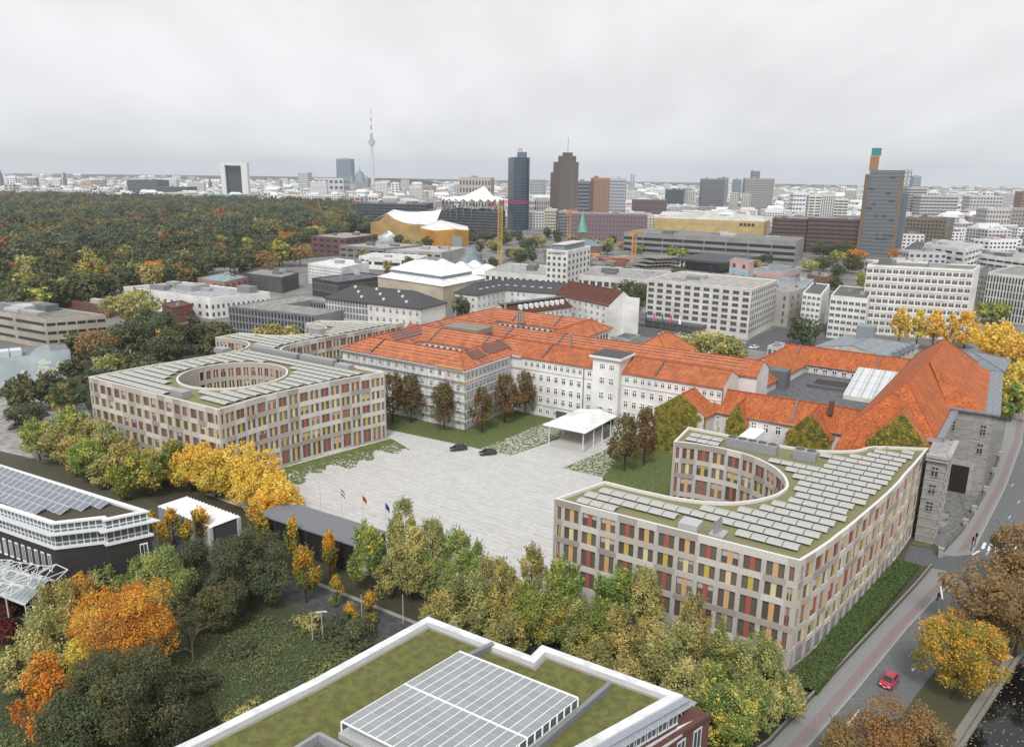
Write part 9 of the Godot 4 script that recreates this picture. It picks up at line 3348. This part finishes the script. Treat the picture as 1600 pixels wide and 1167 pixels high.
const FAR := [
["scaffold_tower","tall grey tower under construction left of the television tower","tower",-715,-3300,63,50,138,0.12,"#8896a4","#97a2ad",9,18,0.60,0.50,0],
["white_grid_block","long white grid fronted block beyond the wood","office block",-453,-1750,135,40,26,0.12,"#dddad6","#c1bfbc",26,7,0.55,0.70,0],
["grey_grid_block","grey block right of the long white grid block","office block",-380,-1800,36,40,22,0.12,"#aaa7a3","#a6a4a2",8,5,0.60,0.50,0],
["black_cube_office","black low wide office far beyond the wood","office block",-1090,-2300,97,60,50,0.12,"#5d656e","#6a7179",8,5,0.90,0.40,0],
["low_black_office","long low dark office beside the far black office","office block",-958,-2200,88,50,33,0.12,"#565c64","#70757c",8,3,0.90,0.40,0],
["bridge_slab","white slab house pair far behind","tower",-780,-2900,39,40,80,0.12,"#c5c8ca","#b9bcbe",5,10,0.60,0.50,0],
["white_hall","pale wide hall below the scaffold tower","building",-637,-2700,106,60,61,0.12,"#bfc0c2","#b0b2b4",6,3,0.60,0.50,0],
["brown_clad_tower","orange brown tower beside grey glass tower","tower",127,-1150,24,24,72,-0.10,"#a5826b","#93796a",7,18,0.40,0.70,0],
["grey_glass_tower","grey banded glass block behind the brown tower","tower",104,-1180,23,26,67,0.12,"#7f868c","#9aa0a4",5,12,0.95,0.50,0],
["white_grid_tower","pale grid tower right of the orange brown tower","tower",167,-1250,26,26,72,0.12,"#b5b8c0","#b3b5b8",9,14,0.60,0.60,0],
["pale_cornice_block","beige cornice office block behind the white tent roof","office block",-61,-1250,51,40,70,0.12,"#b3aca2","#a39f9a",10,6,0.45,0.60,0],
["grey_slab_block","grey slab far between the two tall towers","building",68,-2300,43,30,67,0.12,"#a3a9ae","#a5aaae",6,8,0.60,0.50,0],
["white_window_block","white block with tall windows right of the blue glass tower","office block",27,-1150,9,30,40,0.12,"#d9d8d6","#b8b6b4",4,5,0.50,0.60,0],
["grey_window_block","grey stone block right of the blue glass tower","office block",46,-1180,20,40,39,0.12,"#a9a5a5","#a09d9b",6,5,0.40,0.60,0],
["beige_office_slab","beige office slab with ribbon windows near the crane","office block",45,-930,14,30,34,0.12,"#b8b1a4","#c2b6ac",4,9,0.80,0.40,0],
["grey_glass_slab","grey glass slab behind the orange crane","office block",67,-950,23,30,31,0.12,"#8f8e8e","#a29d9a",6,8,0.90,0.45,0],
["mauve_brick_office","long mauve brick office with white framed windows","office block",112,-900,88,36,31,0.12,"#7d6a70","#80828a",22,6,0.40,0.50,0],
["dark_red_office","dark red flat office behind the gold library","office block",228,-1300,57,40,38,0.12,"#6e5c5d","#8c8686",10,4,0.60,0.50,0],
["dark_low_slab","dark slab on the far roofline","building",399,-1900,55,40,48,0.12,"#4b545a","#59636a",9,3,0.60,0.50,0],
["grey_slab_tower","grey wide slab tower far right of centre","tower",432,-1700,49,30,74,0.12,"#7b7d80","#8a8c8e",12,14,0.80,0.50,0],
["grey_slab_tower_behind","grey tower behind the wide grey slab","tower",513,-1900,12,30,78,0.12,"#8d9499","#93989c",3,14,0.60,0.50,0],
["slim_grey_tower","slim round topped grey tower between two slabs","tower",655,-2300,22,26,75,0.12,"#8b9499","#939a9e",4,12,0.60,0.50,0],
["speckled_slab_tower","speckled grey slab tower with pale roof line","tower",517,-1650,59,32,76,0.12,"#9a9896","#a9aaab",16,15,0.50,0.50,0],
["round_top_tower","blue grey round topped tower behind the speckled slab","tower",676,-2200,21,26,98,0.12,"#7f8a96","#85909a",4,16,0.60,0.50,0],
["white_balcony_slab","white apartment slab with dark balcony bands","tower",444,-1150,18,16,52,0.12,"#d6d1cb","#c3beb8",2,12,0.80,0.50,0],
["white_balcony_slab_mid","white ribbed apartment slab right of the balcony slab","tower",475,-1180,20,16,52,0.12,"#c9c8c6","#bab8b6",6,12,0.45,0.80,0],
["white_balcony_slab_low","white banded apartment slab behind the red brown offices","tower",503,-1200,22,16,46,0.12,"#d5d1ca","#b9b5b0",3,10,0.90,0.50,0],
["white_box_block","white box block far behind the gold library","building",552,-1500,29,30,50,0.12,"#d9dadb","#d2d3d4",5,6,0.70,0.40,0],
["pale_blue_tower","pale blue tower on the far right skyline","tower",1333,-2600,24,28,94,0.12,"#97a4b0","#9fabb5",3,12,0.60,0.50,0],
["banded_block","banded grey block right of the tall tower","office block",773,-1500,36,40,63,0.12,"#a8a6a5","#b0aeac",4,12,0.95,0.45,0],
["beige_long_block","long pale banded block right of the tall tower","office block",791,-1450,65,40,49,0.12,"#b3b1af","#b8b6b4",9,8,0.90,0.40,0],
["white_far_block","white far block on the right skyline","building",1015,-1900,34,40,52,0.12,"#cfd0d1","#cfd0d1",5,5,0.60,0.50,0],
["white_row_block","white windowed row at the far right","building",1029,-1700,66,40,46,0.12,"#bfbfbf","#c4c4c4",10,6,0.60,0.50,0],
["grid_block","pale grid apartment block at the right edge","office block",612,-980,28,30,41,0.12,"#bcb8b4","#b5b2ae",8,7,0.50,0.50,0],
["grid_block_edge","grey grid apartment block at the far right edge","office block",650,-1000,32,30,41,0.12,"#9a9692","#aca9a5",8,8,0.50,0.50,0],
["orange_edge_tower","orange brown slab cut by the right edge","tower",988,-1500,24,30,58,0.12,"#9a7563","#8f7a70",4,9,0.60,0.50,0],
["twin_chimney_block","slim twin pale tower far behind","tower",520,-3500,8,12,94,0.12,"#b5b9bd","#b5b9bd",1,10,0.60,0.50,0],
["twin_chimney_block_right","slim right twin of the pale tower far behind","tower",531,-3500,8,12,94,0.12,"#b5b9bd","#b5b9bd",1,10,0.60,0.50,0],
["parliament_block","long colonnaded stone building behind the wood's far side","building",-1249,-1950,87,60,19,0.12,"#b5b1ab","#9fa0a1",20,3,0.40,0.60,0],
["grey_embassy_block","grey roofed embassy block beyond the wood","building",-1146,-1950,108,60,22,0.12,"#8a8f96","#a2a6aa",18,3,0.40,0.60,0],
["beige_embassy_block","beige embassy block beyond the wood","building",-1061,-1930,46,40,19,0.12,"#bdb3a5","#a9a6a2",8,4,0.50,0.60,0],
["white_embassy_row","white office row beyond the wood","building",-978,-1900,94,50,18,0.12,"#c3c3c3","#b7b7b9",16,4,0.50,0.60,0],
["turquoise_embassy","pale turquoise low office beyond the wood","building",-905,-1900,63,40,20,0.12,"#a9bcbc","#b1bcbf",10,3,0.60,0.50,0],
["cream_office_row","cream office row beyond the wood","building",-802,-1850,63,50,25,0.12,"#c9c4be","#bdbbb8",13,5,0.50,0.50,0],
["grey_office_row","grey stepped offices beyond the wood","building",-723,-1800,57,50,23,0.12,"#adaaa8","#a4a4a6",10,4,0.50,0.50,0],
["turquoise_roof_office","office with turquoise roof beyond the wood","building",-654,-1750,67,50,25,0.12,"#9fa6aa","#7fb0b0",12,3,0.50,0.50,0],
["white_edge_office","white office at the wood's far edge","building",-577,-1600,66,40,13,0.12,"#c9c8c6","#c3c1be",14,3,0.50,0.50,0],
["cream_corner_office","cream block with black roof left of the long white grid","building",-552,-1700,41,40,21,0.12,"#c6bfae","#4f545a",8,4,0.50,0.50,0],
["grey_corner_office","pale glass block left of the long white grid","building",-524,-1720,23,40,18,0.12,"#b9bcbf","#b0b3b6",6,4,0.50,0.50,0],
]
